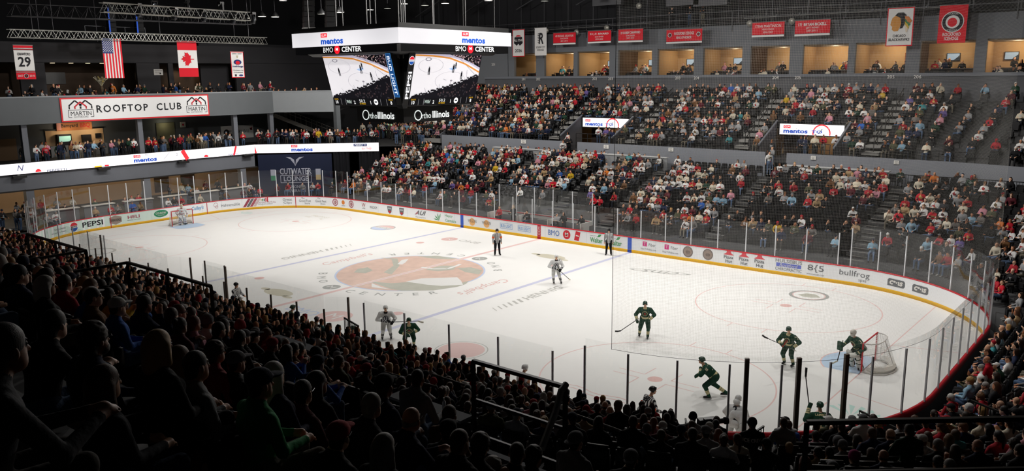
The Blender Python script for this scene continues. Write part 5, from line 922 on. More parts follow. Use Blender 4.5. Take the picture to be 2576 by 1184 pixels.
for sd, nm, c in ((1, 'blocker', '2b4a3b'), (-1, 'catching_glove', 'd0cfc8')):
    m = MB(); m.box((0, 0, 0), (.24, .09, .36)) if sd > 0 else m.lathe((0, 0, -.04), [(0, -.04), (.13, -.02), (.17, .05), (.12, .12), (0, .08)], 12); o = m.build(nm, cloth(c), g31, smooth=sd < 0); o.location = (.42, .56, .88) if sd > 0 else (-.3, .54, .7)
h0 = l2w(g31, (.4, .56, .86)); stick('goalie stick hanging from the green goalie, blade on the blue crease', (h0+Vector((.05, .1, .25)), h0+Vector((-.05, -.1, -.6))), h0+Vector((-.3, -.25, -.78)), white=True)
g18 = athlete('hockey_player', 'player in green jersey number 18 striding hard behind the near right glass', 'hockey player', W2((1795, 1000)), (-.85, -.5), skater(hip=.84, lean=.55, wR=(.0, .62, .85), wL=(.12, .5, 1.05), eR=(.36, .34, .92), eL=(-.3, .52, .98), kL=(-.12, .34, .5), kR=(.16, .02, .5), aL=(-.12, .18, .11), aR=(.24, -.48, .13)), pit=.1, yaw=.15, letters=[('18', 'l', 0, .1, .14, .16, 'd9d2b8'), ('18', 'b', 0, 0, .26, .28, 'd9d2b8')], **green)
g7 = athlete('hockey_player', 'player in green jersey LAMBOS 7 seen from behind, stick raised by the near boards', 'hockey player', tuple(on(2068, 1020, z=1.72)[:2]), (-.55, .83), skater(hip=.92, lean=.2, wL=(-.28, .36, 1.52), wR=(.25, .4, 1.05), eL=(-.44, .1, 1.2), eR=(.44, .05, 1.05)), letters=[('LAMBOS', 'b', 0, .12, .07, .36, 'c8bb90'), ('7', 'b', 0, -.12, .26, .15, 'c8bb90'), ('7', 'r', 0, .1, .14, .08, 'd9d2b8')], yaw=.2, **green)
h0 = l2w(g7, (-.28, .42, 1.56)); bl_ = on(2026, 938, dep=dp(h0)-.1); d = bl_-h0; stick('stick of the LAMBOS player held upright, blade high', (h0-d*.3, h0+d*.9), bl_+Vector((.02, 0, .02)))
gn = athlete('hockey_player', 'player in green jersey crouching beside a white player at the near blue line', 'hockey player', W2((1030, 872)), (.75, -.66), skater(hip=.78, lean=.6, wR=(.12, .7, .78), wL=(-.2, .62, .85), eR=(.38, .44, .85), eL=(-.4, .4, .9), kL=(-.2, .3, .48), kR=(.2, .3, .48)), pit=.25, **green)
w81 = athlete('hockey_player', 'white player number 81 holding his stick across, near the blue line by the stands', 'hockey player', W2((973, 852)), (.75, -.66), skater(hip=.9, lean=.35, wR=(-.05, .52, 1.0), wL=(-.3, .4, .92), eR=(.4, .2, 1.0), eL=(-.42, .16, 1.02)), yaw=-.15, letters=[('81', 'r', 0, .12, .13, .14, '202024')], **white_)
h0 = l2w(w81, (-.32, .46, .93)); h1 = on(1052, 807, dep=dp(h0)); d = h1-h0; stick('stick of the white number 81 player held level behind the green player', (h0-d*.25, h1), h1+d*.2+Vector((0, 0, -.1)), white=True)
w57 = athlete('hockey_player', 'white player gliding alone near the right blue line, stick on the ice', 'hockey player', W2((1398, 712)), (.7, -.7), skater(hip=.93, lean=.25, wR=(-.02, .46, .95), wL=(-.22, .42, .9), eR=(.42, .16, 1.05), eL=(-.4, .14, 1.05), kL=(-.18, .12, .52), kR=(.16, .12, .52), aL=(-.3, .05, .11), aR=(.12, -.02, .11)), yaw=-.1, letters=[('57', 'l', 0, .12, .13, .14, '202024')], **white_)
h0 = l2w(w57, (-.1, .52, .92)); h1 = on(1433, 703, z=.05); d = h1-h0; stick('stick of the lone white player, blade on the ice ahead of him', (h0-d*.15, h0+d*.9), h1, white=True)
wA = athlete('hockey_player', 'white player seen from behind against the near boards, bent over', 'hockey player', tuple(on(1848, 1003, z=1.62)[:2]), (-.1, 1), skater(hip=.84, lean=.4, wR=(.3, .45, .75), wL=(-.3, .45, .75)), letters=[('2', 'b', 0, .0, .26, .16, '202024')], pit=-.2, **white_)
wB = athlete('hockey_player', 'white player half hidden by the brown glass post, bent low on the boards', 'hockey player', tuple(on(1880, 1020, z=1.5)[:2]), (-.8, .4), skater(hip=.8, lean=.6, wR=(.1, .7, .7), wL=(-.2, .65, .7), eR=(.38, .42, .85), eL=(-.38, .4, .85)), **white_)
b1 = athlete('hockey_player', 'white helmeted player half hidden behind the crowd, below the low glass near the centre rail', 'hockey player', tuple(on(1308, 922, z=1.72)[:2]), (.3, .95), skater(hip=.92, lean=.2, wR=(.3, .4, .95), wL=(-.3, .4, .95)), **white_)
b2 = athlete('hockey_player', 'dark helmeted player on the nearer bench, seen over the crowd by the second glass post', 'hockey player', tuple(on(724, 770, z=1.72)[:2]), (.5, .86), skater(hip=.92, lean=.2, wR=(.3, .4, .95), wL=(-.3, .4, .95)), **green)
b3 = athlete('hockey_player', 'dark helmeted player behind the bench end post, beside the small picket rail', 'hockey player', tuple(on(868, 820, z=1.6)[:2]), (.8, .6), skater(hip=.82, lean=.35, wR=(.3, .4, .9), wL=(-.3, .4, .9)), **green)
gl = athlete('goalie', 'goalie in white standing before the far left net', 'goalie', W2((459, 565)), (1, -.35), skater(hip=.9, lean=.2, wR=(.34, .38, .85), wL=(-.36, .36, .82), eR=(.42, .1, 1.05), eL=(-.42, .1, 1.05)), goalie=True, jersey='dcdcdb', pants='cfcfce', sock='dadada', stripe='8c2a30', helmet='c9b8a0', crest='b9b9ba', glove='c9c9c6', head=1.05)
h0 = l2w(gl, (.3, .42, .8)); stick('goalie stick held low by the white goalie at the far left net', (h0+Vector((0, -.2, .3)), h0+Vector((.1, .3, -.6))), h0+Vector((.2, .6, -.72)))
for nm, lab, (px, py), fwd, yw, ht in (('referee', 'referee with orange armbands standing near the centre line', (1251, 641), (.75, -.66), -.1, 1), ('linesman', 'linesman standing by the far boards near the right blue line', (1531, 641), (.5, -.87), 0, 1)):
    J = standing('down'); J['AL'] = (-.16, 0, .11); J['AR'] = (.16, 0, .11); J['KL'] = (-.13, .02, .52); J['KR'] = (.13, .02, .52)
    o = athlete(nm, lab, 'referee', W2((px, py)), fwd, J, 'e4e4e2', '121216', '121216', '121216', '141416', off=True, yaw=yw)
REFS = [o for o in bpy.data.objects if o.name.startswith(('referee', 'linesman'))]
J = skater(hip=.9, lean=.42, wR=(.28, .55, .85), wL=(-.28, .55, .85), eR=(.36, .3, .98), eL=(-.36, .3, .98))
REFS.append(athlete('referee', 'referee number 48 seen from behind leaning forward at the near right glass', 'referee', tuple(on(1618, 980, z=1.62)[:2]), (.45, .9), J, 'e4e4e2', '121216', '121216', '121216', '141416', off=True, yaw=-.7, letters=[('48', 'b', 0, .04, .2, .26, '101012')]))
J = standing('rail'); REFS.append(athlete('linesman', 'linesman beyond the near glass, left of the hidden bench, head turned right', 'referee', tuple(on(593, 712, z=1.75)[:2]), (.9, .3), J, 'e4e4e2', '121216', '121216', '121216', '141416', off=True, yaw=.1))
STRP = bpy.data.materials.new('official_stripes'); STRP.use_nodes = True; nt = STRP.node_tree; b = nt.nodes['Principled BSDF']; tc = nt.nodes.new('ShaderNodeTexCoord'); wv = nt.nodes.new('ShaderNodeTexWave'); wv.bands_direction = 'X'; wv.inputs['Scale'].default_value = 4.4; rp = nt.nodes.new('ShaderNodeValToRGB'); rp.color_ramp.interpolation = 'CONSTANT'; rp.color_ramp.elements[0].color = (.012, .012, .014, 1); rp.color_ramp.elements[1].position = .5; rp.color_ramp.elements[1].color = (.75, .75, .74, 1)
nt.links.new(tc.outputs['Object'], wv.inputs['Vector']); nt.links.new(wv.outputs['Fac'], rp.inputs[0]); nt.links.new(rp.outputs[0], b.inputs['Base Color']); b.inputs['Roughness'].default_value = .8
for o in REFS:
    o.data.materials[TOP] = STRP
    if o.name.startswith('referee'):                         # orange armbands
        for x in (-1, 1):
            me_ = o.data; m = MB(); e = J if False else None
            el = (x*.262, -.01, 1.22) if 'standing' in o['label'] else (x*.33, .22, 1.02); t_ = m.lathe((0, 0, -.055), [(.08, 0), (.084, .05), (.082, .11)], 12); q = m.build('armband', cmat('e8622a'), o); q.location = el
# goals
def goal(label, sg):
    x = sg*89*ft; t = empty('goal_net', (x, 0, 0), 0 if sg > 0 else PI, label=label, cat='goal'); red = cmat('c8202a', .4)
    MB().tube([(0, -.915, 0), (0, -.915, 1.2), (.03, -.88, 1.22), (.03, .88, 1.22), (0, .915, 1.2), (0, .915, 0)], .032, 8).build('goal_frame', red, t)
    base = [(0, -.915), (.5, -1.0), (.85, -.75), (1.02, -.3), (1.05, 0), (1.02, .3), (.85, .75), (.5, 1.0), (0, .915)]; topp = [(0, -.915), (.3, -.85), (.5, -.6), (.56, -.25), (.57, 0), (.56, .25), (.5, .6), (.3, .85), (0, .915)]
    MB().tube([(a, b, .03) for a, b in base], .028, 6).tube([(a, b, 1.2) for a, b in topp], .022, 6).tube([(.57, 0, 1.2), (1.05, 0, .03)], .02, 6).build('back_frame', cmat('c9c5c0', .5), t)
    m = MB(); v = [(a, b, .06) for a, b in base]+[(a, b, 1.2) for a, b in topp]; m.add(v, [(i, i+1, 10+i, 9+i) for i in range(8)]+[tuple(range(9, 18))]); me = m.mesh('netting', NETG)
    link('netting', me, t); MB().tube([(.9*math.cos(a), .95*math.sin(a), .16) for a in np.linspace(-1.35, 1.35, 12)], [.05]+[.14]*10+[.05], 6).build('skirt_pad', cmat('dcd8d0'), t); return t
def netmat(name, col, cell, cord, soft=0.):
    m = bpy.data.materials.new(name); m.use_nodes = True; nt = m.node_tree; nt.nodes.clear(); o = nt.nodes.new('ShaderNodeOutputMaterial'); tr = nt.nodes.new('ShaderNodeBsdfTransparent'); df = nt.nodes.new('ShaderNodeBsdfDiffuse'); df.inputs[0].default_value = srgb(col)+(1,); mx = nt.nodes.new('ShaderNodeMixShader'); uv = nt.nodes.new('ShaderNodeAttribute'); uv.attribute_name = 'netuv'; sp = nt.nodes.new('ShaderNodeSeparateXYZ'); nt.links.new(uv.outputs['Vector'], sp.inputs[0]); ms = []
    for i in range(2):
        d = nt.nodes.new('ShaderNodeMath'); d.operation = 'DIVIDE'; d.inputs[1].default_value = cell; f = nt.nodes.new('ShaderNodeMath'); f.operation = 'FRACT'; l = nt.nodes.new('ShaderNodeMath'); l.operation = 'LESS_THAN'; l.inputs[1].default_value = cord/cell; nt.links.new(sp.outputs[i], d.inputs[0]); nt.links.new(d.outputs[0], f.inputs[0]); nt.links.new(f.outputs[0], l.inputs[0]); ms.append(l)
    a = nt.nodes.new('ShaderNodeMath'); a.operation = 'MAXIMUM'; nt.links.new(ms[0].outputs[0], a.inputs[0]); nt.links.new(ms[1].outputs[0], a.inputs[1]); nt.links.new(a.outputs[0], mx.inputs[0]); nt.links.new(tr.outputs[0], mx.inputs[1]); tl = nt.nodes.new('ShaderNodeBsdfTranslucent'); tl.inputs[0].default_value = srgb(col)+(1,); m3 = nt.nodes.new('ShaderNodeMixShader'); nt.links.new(df.outputs[0], m3.inputs[1]); nt.links.new(tl.outputs[0], m3.inputs[2]); nt.links.new(m3.outputs[0], mx.inputs[2]); nt.links.new(mx.outputs[0], o.inputs[0]); return m
def set_netuv(me, f):
    at = me.attributes.new('netuv', 'FLOAT_VECTOR', 'POINT'); at.data.foreach_set('vector', np.array([f(v.co) for v in me.vertices], np.float32).ravel())
NETG = netmat('goal_netting', 'e2e0dc', .042, .008); NETS = netmat('safety_netting', 'c8c6c0', .045, .002)
for g in (goal('right goal with red frame and white net beside the green goalie', 1), goal('left goal with red frame behind the white goalie', -1)):
    for ch in g.children:
        if ch.name.startswith('netting'): set_netuv(ch.data, lambda c: (math.atan2(c.y, max(c.x, .02))*.8+c.x*.4, c.z+c.x*.5, 0))
# safety netting round the right end
sn = empty('safety_net', label='fine safety netting hanging around the right end of the rink', cat='safety net'); s0, s1 = xs(23.0), S_FR+1.6; ss_ = s_range(s0, s1, .5); v = []; uvs = []
zz = [3.38, 6, 9, 12, 15, 18.5]
for i, s in enumerate(ss_):
    for j, z in enumerate(zz): p = rink(s, .12+.05*math.sin(i*.9+j)*(1-j/6))[0]; v.append((p.x, p.y, z+(-.06*math.sin(i*1.3) if j == 0 else 0))); uvs.append((s, z, 0))
n = len(zz); me = npmesh('net_sheet', v, [(i*n+j, i*n+n+j, i*n+n+j+1, i*n+j+1) for i in range(len(ss_)-1) for j in range(n-1)], [NETS]); at = me.attributes.new('netuv', 'FLOAT_VECTOR', 'POINT'); at.data.foreach_set('vector', np.array(uvs, np.float32).ravel()); link('net_sheet', me, sn)
p0, p1 = rink(s0, .12)[0], rink(s1, .12)[0]; MB().tube([(p0.x, p0.y, 3.35), (p0.x, p0.y, 18.5)], .008, 5).tube([tuple(rink(s, .12)[0][:2])+(3.36,) for s in ss_], .006, 4).build('edge_rope', BLK, sn)
# ---------------------------------------------------------------- spectators
RS = random.Random(11); NPR = np.random.RandomState(4)
TOPS = {'white jersey': 'd9d8d6', 'cream sweater': 'cfc6b2', 'grey sweatshirt': '8b8c8e', 'black jacket': '18181b', 'black hoodie': '1d1d20', 'navy jacket': '1d2540', 'red jersey': 'b3192a', 'red hoodie': 'a82430', 'maroon sweater': '59202a', 'dark green jacket': '1f3a2c', 'brown jacket': '6b4a2e', 'pink top': 'c98a98', 'light blue sweater': '86a9bf', 'teal sweater': '3f8a90', 'blue hoodie': '2f5fae', 'tan jacket': 'a58a66', 'charcoal coat': '2f3034', 'purple hoodie': '6a5a94', 'yellow shirt': 'c9a428', 'orange hoodie': 'c8702c', 'plaid shirt': '6f6a66', 'olive coat': '4c4d38'}
W_FAR = dict(zip(TOPS, (24, 6, 7, 13, 9, 4, 8, 5, 4, 2, 3, 2, 2, 1, 1.5, 2, 5, 1, .7, .7, 2, 2)))
W_UP = dict(zip(TOPS, (9, 5, 9, 18, 14, 5, 4, 4, 6, 2, 3, 2, 1.5, 1, 1, 2, 10, 1, .5, .5, 3, 3)))
W_NEAR = dict(zip(TOPS, (4, 2, 8, 22, 14, 8, 3, 4, 3, 3, 3, 1, 1, 1, 1.5, 2, 14, .5, .3, .3, 2, 3)))
HAIRS = {'black hair': '15110f', 'dark brown hair': '2c1d14', 'brown hair': '4a3020', 'light brown hair': '6e4c30', 'blond hair': 'b08a54', 'grey hair': '8f8b86', 'white hair': 'c4c0ba', 'red hair': '7c3a1e'}
HW = dict(zip(HAIRS, (20, 34, 26, 8, 5, 4, 1.5, 1.5)))
HATC = {'black cap': '151517', 'red cap': 'a01c28', 'white cap': 'd2d0cc', 'grey cap': '77777a', 'navy cap': '1c2238'}
PANT = ['22262e', '39485e', '4d6280', '1b1b1e', '15161a', '5c6f8c', '3b3733', '6a6458']
def pick(w): return RS.choices(list(w), list(w.values()))[0]
RGB = lambda h: np.array(srgb(h))
# --- light crowd figures: coarse copies of the same bodies, merged into one crowd
def low(J, gear, n, **k):
    hs = .93; pr = person(J, fine=False, hs=hs, **k); H = np.array(J['H'], float); M_ = HEADR(k.get('yaw', 0), k.get('pit', 0))
    for g in gear:
        hp = hat_prims(g)[0] if g in ('cap', 'beanie', 'hood', 'backcap', 'pom') else hair_prims(g)[0]
        for p in hp:
            if p[0] == 'c': pr.append(('c', H+M_@((p[1]+(0, -.012, .01))*hs), H+M_@((p[2]+(0, -.012, .01))*hs), p[3]*hs, p[4]*hs, p[5], .01, None))
            else: pr.append(('e', H+M_@((p[1]+(0, -.012, .012))*hs), p[2]*np.array((1.0, .97, 1.0))*hs, M_, None, p[5], .01, None))
    return grow(pr, .03, deci=n)
LOWS = [low(seated(a, l), g, 340, fem=f, crest=True, yaw=y) for a, l, g, f, y in (('lap', 0, ['short'], 0, 0), ('thigh', .12, ['short'], 0, .4), ('cross', -.05, ['cap', 'crop'], 0, 0), ('lap', .05, ['long'], 1, .2), ('face', .2, ['short'], 0, -.3), ('knees', .45, ['cap', 'crop'], 0, .2), ('clap', .1, ['bob'], 1, 0), ('thigh', 0, ['long'], 1, -.2), ('lap', .25, [], 0, .3), ('phone', .1, ['beanie'], 0, .1), ('cross', 0, ['curly'], 1, -.4), ('thigh', .2, ['hood'], 0, 0))]
LOWST = [low(standing(a, l), g, 330, fem=f, yaw=y) for a, l, g, f, y in (('rail', .15, ['short'], 0, .2), ('cross', 0, ['cap', 'crop'], 0, 0), ('phone', 0, ['long'], 1, .3), ('down', 0, ['short'], 0, -.3), ('rail', .25, ['beanie'], 0, -.1), ('rail', .1, ['bob'], 1, 0))]
LOWBIG = [low(seated(a, l), g, 900, fem=f, yaw=y) for a, l, g, f, y in (('lap', .1, ['short'], 0, .2), ('lap', .05, ['long'], 1, .2), ('cross', .1, ['cap', 'crop'], 0, .1), ('knees', .3, ['curly'], 0, .3), ('thigh', .1, [], 0, .1))]
CROWD = []                                                  # (template set, index, pos, angle, scale, colours)
def colours(w, hat=None, top=None, hair=None):
    t = RGB(TOPS[top or (tn := pick(w))]); tn = top or tn; sk = RGB(RS.choice(SK+SK[:3])); c = np.zeros((10, 3)); c[SKIN] = sk; v = RS.uniform(.75, 1.15); c[TOP] = np.minimum(t*v, .85); c[PANTS] = RGB(RS.choice(PANT)); c[SHOE] = RGB(RS.choice(['1a1a1c', 'a8a6a2', '2a2420'])); c[HAIR] = RGB(HAIRS[hair or pick(HW)]); c[HAT] = RGB(HATC[hat or RS.choice(list(HATC))]); c[EYE] = sk*.35; c[GLOVE] = sk
    j = 'jersey' in tn; c[ACC] = (RGB(RS.choice(['8c1f26', '3a1a1c', '9c2a2a', '5c4a2a'])) if tn.startswith('white') else RGB(RS.choice(['d8d0c0', '1a1414', 'c8a860']))) if j else (c[TOP] if RS.random() < .75 else c[TOP]*.4+.25); c[STR] = (RGB(RS.choice(['9c1c2a', '18181a'])) if tn.startswith('white') else RGB('d8d4cc')) if j else c[TOP]; return c
def add_low(pos, ang, w, st=False, sc=None, big=False): L = LOWST if st else LOWBIG if big else LOWS; CROWD.append((L, RS.randrange(len(L)), pos, ang, sc or RS.uniform(.92, 1.04), colours(w)))
# --- where people sit
def on_row(s, k, up):
    if up: p, n = bpt(s, UD0+UDP*k+.5); z = UZ0+URS*k
    else: od, oz = ROFF(s); p, n = bpt(s, LD0+LDP*k+.45+od); z = LZ0+LRS*k+oz
    return Vector((p.x, p.y, z)), n
bpy.context.view_layer.update(); DG = bpy.context.evaluated_depsgraph_get()
SEE = {o.name for o in bpy.data.objects if o.name.startswith(('floor', 'wall', 'scoreboard'))}
def seen(p, mx=260, my=160):
    x, y, z = pj(tuple(p))
    if z < 1.2 or not (-mx < x < 2576+mx and -my < y < 1184+my): return None
    o = Vector(CAMP.tolist()); d = Vector(p)-o; L = d.length; d /= L; o = o+d*.9; L -= .9
    for _ in range(6):
        h, q, _n, _i, ob, _m = SC.ray_cast(DG, o, d, distance=L-.15)
        if not h: return x, y, z
        if ob.name.startswith(('floor', 'wall', 'screen_housing', 'ring', 'housing')): return None
        L -= (q-o).length+.02; o = q+d*.02
    return x, y, z
SEATS = []; PEOPLE = []                                      # seats: (pos, ang, taken, px) ; people: dict
AIS_LO = [xf(x) for x in (22, 13, 4.6, -.6, -8.4, -13.4, -19.6)]+[S_FR+4, S_NR+RC*1.2, S_NR+RC*.53, xs(14.5), xs(5), xs(-4.5), xs(-14)]
AIS_UP = [xf(x) for x in (19.2, 9.8, 0, -8, -16.6)]+[xs(x) for x in (27.4, 18, 8, -2)]
def occ(s, k, up):
    if up: return .93 if s < S_NR+20 else .86 if s > xf(-2) else .74
    if s < S_FR: return .97 if s < S_R else .88
    if s < S_F: return .5
    x = SX-(s-S_F); b = .6 if k < 3 else .68+.2*math.sin(x*.35+k*.8) if x > 6 else .74+.18*math.sin(x*.5+k)
    if 13 < x < 24 and k in (3, 4): b = .1
    if -8 < x < 2 and k in (2, 3) : b = .25
    return b
for up in (0, 1):
    for k in range(UN if up else LN):
        d = UD0+UDP*k if up else LD0+LDP*k
        if up: runs = [(xs(-34), xs(33.2)), (xf(26), xf(-24.5))]
        else: runs = [(xs(-30), xf(-24.5))]
        for a, b_ in runs:
            s = a
            while s < b_:
                f = 1.0
                for c0, c1 in ((S_NR, S_R), (S_FR, S_F)):
                    if c0 < s < c1 and not up: f = RC/(RC+d)
                st = .54*f; s += st*(1+RS.uniform(-.03, .03)); p, n = on_row(s, k, up)
                if up and s < 50: p, n = Vector((-SX+s, -HY-UD0-UDP*k-.5, UZ0-.12+URS*k)), Vector((0, -1, 0))
                if any(abs(s-q) < (.62 if up else .6*f) for q in (AIS_UP if up else AIS_LO)): continue
                if up and s > S_F and any(xa-.3 < p.x < xb+.3 and k < 4 for xa, xb in PORT): continue
                if up and s < 50 and 17.0 < p.x < 19.1 and k < 3: continue
                if not up and S_NR+RC*.4 < s < S_R-RC*.3 and k < 3: continue
                if not up and s > S_F and k < 2 and -5.6 < p.x < 4: continue
                if not up and s < xs(12) and s > xs(-13.5) and k < 1: continue
                v = seen(p+Vector((0, 0, 1.1)))
                if not v: continue
                ang = math.atan2(-n.y, -n.x)-PI/2; t = RS.random() < occ(s, k, up); SEATS.append((p, ang, t, v, s, k, up))
                if t: PEOPLE.append(dict(p=p, ang=ang, v=v, s=s, k=k, up=up))
# --- people placed one by one in the front: (x, y, head height in px, hair or hat, hair colour, top, label[, extra])
HAND = [(15, 880, 155, 'short', 'black hair', 'charcoal coat', 'man in dark coat at the far left front, short black hair, face in profile'),
 (138, 818, 92, 'short', 'black hair', 'black jacket', 'man in black jacket with short dark hair, before the curly bearded man'),
 (238, 855, 100, 'curly', 'dark brown hair', 'navy jacket', 'bearded man with curly brown hair and glasses in a navy coat', 'gb'),
 (265, 965, 112, 'long', 'brown hair', 'charcoal coat', 'woman with long brown hair over a pale fleece hood, front left', 'fh'),
 (400, 872, 100, 'bob', 'blond hair', 'black jacket', 'woman with blond bob haircut in a dark plaid jacket', 'f'),
 (452, 905, 84, 'long', 'light brown hair', 'charcoal coat', 'woman with long light brown hair hidden behind the blond bob', 'f'),
 (494, 922, 95, 'crop', 'black hair', 'grey sweatshirt', 'man with cropped black hair in a pale grey hooded jacket', 'h'),
 (543, 887, 66, 'curly', 'brown hair', 'red hoodie', 'person with wavy brown hair, glasses and a red top', 'g'),
 (595, 912, 66, 'cap', 'grey cap', 'black jacket', 'man in grey cap right of the red topped person with glasses'),
 (690, 945, 84, 'long', 'white hair', 'navy jacket', 'woman with long white grey hair beside the navy cap', 'f'),
 (655, 968, 95, 'cap', 'navy cap', 'dark green jacket', 'man in navy cap and bright green sweater', 'G'),
 (763, 988, 80, 'crop', 'black hair', 'maroon sweater', 'man with shaved head and glasses in a dark red shirt', 'gx'),
 (798, 965, 76, 'long', 'dark brown hair', 'black jacket', 'woman with long dark hair right of the shaved man in red', 'f'),
 (853, 1100, 92, 'cap', 'red cap', 'black jacket', 'man in red cap with glasses, bottom centre left', 'g'),
 (967, 1128, 92, 'long', 'grey hair', 'charcoal coat', 'woman with long grey hair and glasses beside the red cap', 'fg'),
 (936, 1022, 80, 'short', 'grey hair', 'charcoal coat', 'grey haired man with glasses in a dark collared coat', 'g'),
 (967, 973, 74, 'cap', 'black cap', 'navy jacket', 'man in black cap behind the grey haired man with glasses'),
 (1036, 1056, 78, 'fringe', 'grey hair', 'navy jacket', 'bald man with round glasses in a navy jacket', 'g'),
 (1051, 953, 58, 'crop', 'dark brown hair', 'grey sweatshirt', 'broad man in a speckled grey sweater, seen from behind'),
 (1036, 1002, 56, 'bun', 'dark brown hair', 'charcoal coat', 'woman with dark hair in a bun behind the bald man', 'f'),
 (1157, 1113, 82, 'crop', 'brown hair', 'black jacket', 'man with close cropped brown hair, bottom centre'),
 (1209, 1122, 76, 'curly', 'dark brown hair', 'black jacket', 'person with curly dark hair right of the cropped brown head'),
 (1128, 1086, 70, 'cap', 'black cap', 'charcoal coat', 'man in dark cap behind the cropped brown head'),
 (1131, 1045, 62, 'short', 'brown hair', 'brown jacket', 'person in brown fur collar coat with brown hair'),
 (1301, 1142, 72, 'crop', 'dark brown hair', 'black jacket', 'man with short dark hair alone by the rail foot, bottom centre right'),
 (1344, 1150, 66, 'curly', 'black hair', 'charcoal coat', 'person with curly black hair beside the short dark haired man'),
 (1240, 1180, 72, 'curly', 'grey hair', 'charcoal coat', 'top of a frizzy grey head at the bottom edge'),
 (494, 1165, 96, 'short', 'light brown hair', 'black jacket', 'top of a light brown head at the bottom left edge'),
 (8, 1178, 110, 'short', 'red hair', 'black jacket', 'top of a reddish head in the bottom left corner'),
 (1449, 1111, 60, 'backcap', 'grey cap', 'grey sweatshirt', 'man in grey cap and grey shirt with dark lettering, bottom centre right'),
 (1587, 1156, 60, 'backcap', 'grey cap', 'black jacket', 'man with a grey cap worn backwards at the bottom edge'),
 (1429, 1039, 38, 'fringe', 'white hair', 'grey sweatshirt', 'balding white haired man in grey behind the rail brace'),
 (1507, 1062, 38, 'long', 'dark brown hair', 'black jacket', 'woman with dark hair in a black coat right of the balding man', 'f'),
 (1556, 1022, 34, 'curly', 'light brown hair', 'black jacket', 'woman with big curly hair standing in a black coat', 'fs'),
 (1593, 1062, 40, 'short', 'brown hair', 'black jacket', 'large man with brown hair in a black jacket before the curly haired woman'),
 (1714, 1085, 38, 'cap', 'navy cap', 'charcoal coat', 'man in blue cap and dark hooded coat near the stair'),
 (1740, 1071, 34, 'crop', 'brown hair', 'brown jacket', 'man in brown jacket between the blue cap and the stair'),
 (1743, 1050, 32, 'beanie', 'black cap', 'grey sweatshirt', 'person in black hat with a grey striped coat behind the camera'),
 (2054, 1074, 30, 'bun', 'brown hair', 'charcoal coat', 'woman with hair bun raising a hand before the LAMBOS player', 'fs'),
 (2051, 1096, 32, 'short', 'dark brown hair', 'pink top', 'person in dusty pink top below the woman with raised hand'),
 (2171, 1055, 32, 'cap', 'grey cap', 'white jersey', 'man in white jersey and grey cap standing by the red board cap', 's'),
 (2263, 1068, 28, 'short', 'dark brown hair', 'grey sweatshirt', 'bearded man in grey sweatshirt facing left by the boards', 'sb'),
 (2287, 1082, 40, 'short', 'dark brown hair', 'dark green jacket', 'large man standing in a dark green fleece poncho', 's'),
 (2359, 1120, 40, 'short', 'grey hair', 'black jacket', 'grey haired man right of the green poncho'),
 (2459, 1122, 42, 'fringe', 'grey hair', 'navy jacket', 'bald man in navy behind the black corner rail'),
 (2148, 1151, 42, 'beanie', 'navy cap', 'charcoal coat', 'person in magenta knit hat at the bottom right', 'M'),
 (2024, 1165, 46, 'long', 'red hair', 'black jacket', 'woman with long red hair at the bottom edge', 'f'),
 (2222, 1148, 42, 'fringe', 'dark brown hair', 'navy jacket', 'balding man in navy jacket with red collar, before the poncho'),
 (2191, 1142, 38, 'long', 'brown hair', 'black jacket', 'woman with long brown hair between magenta hat and balding man', 'f'),
 (2119, 1122, 36, 'beanie', 'grey cap', 'grey sweatshirt', 'person in patterned knit hat left of the magenta hat'),
 (2107, 1111, 34, 'hood', 'grey cap', 'grey sweatshirt', 'person in pale grey hood behind the patterned hat'),
 (2155, 1106, 34, 'long', 'dark brown hair', 'olive coat', 'woman with long dark hair behind the magenta hat', 'f'),
 (1928, 1118, 36, 'cap', 'black cap', 'black jacket', 'man in black cap seated right of the stair'),
 (1985, 1126, 34, 'short', 'blond hair', 'black jacket', 'person with short blond hair right of the black cap'),
 (1985, 1100, 32, 'beanie', 'black cap', 'black jacket', 'person in black knit hat above the short blond head'),
 (2086, 1139, 38, 'short', 'black hair', 'yellow shirt', 'man with short black hair in a yellow shirt'),
 (2057, 1139, 38, 'crop', 'black hair', 'tan jacket', 'person with round black hair in a tan patterned top'),
 (2095, 1178, 42, 'cap', 'grey cap', 'charcoal coat', 'person in grey cap at the bottom edge below the yellow shirt'),
 (2359, 1164, 44, 'short', 'black hair', 'black jacket', 'person with black hair at the bottom edge by the corner rail'),
 (2388, 1172, 46, 'crop', 'grey hair', 'charcoal coat', 'grey head at the bottom edge right of the black hair'),
 (2511, 1098, 36, 'pony', 'black hair', 'red hoodie', 'woman with braided black hair behind the corner rail', 'f'),
 (2439, 958, 24, 'curly', 'blond hair', 'light blue sweater', 'woman in bright light blue jacket with curly blond hair by the right boards', 'f'),
 (2482, 905, 23, 'fringe', 'grey hair', 'red jersey', 'man in red shirt turned away beside the right boards'),
 (2468, 925, 23, 'short', 'grey hair', 'white jersey', 'grey haired man in white leaning toward the red shirted man'),
 (2391, 1000, 25, 'short', 'white hair', 'red hoodie', 'white haired man in red and cream jacket, right corner', 'g'),
 (2392, 1026, 26, 'cap', 'black cap', 'black jacket', 'bearded man in black cap and jersey below the white haired man', 'b'),
 (2470, 1030, 27, 'long', 'blond hair', 'white jersey', 'woman with long blond hair in a white sweater, right corner', 'f'),
 (2465, 998, 25, 'curly', 'light brown hair', 'red hoodie', 'child with curly hair in red with white hood, right corner'),
 (2478, 970, 24, 'short', 'grey hair', 'charcoal coat', 'grey haired man in dark vest behind the curly haired child'),
 (2505, 945, 24, 'long', 'dark brown hair', 'plaid shirt', 'woman in black and white plaid coat, right corner', 'f')]
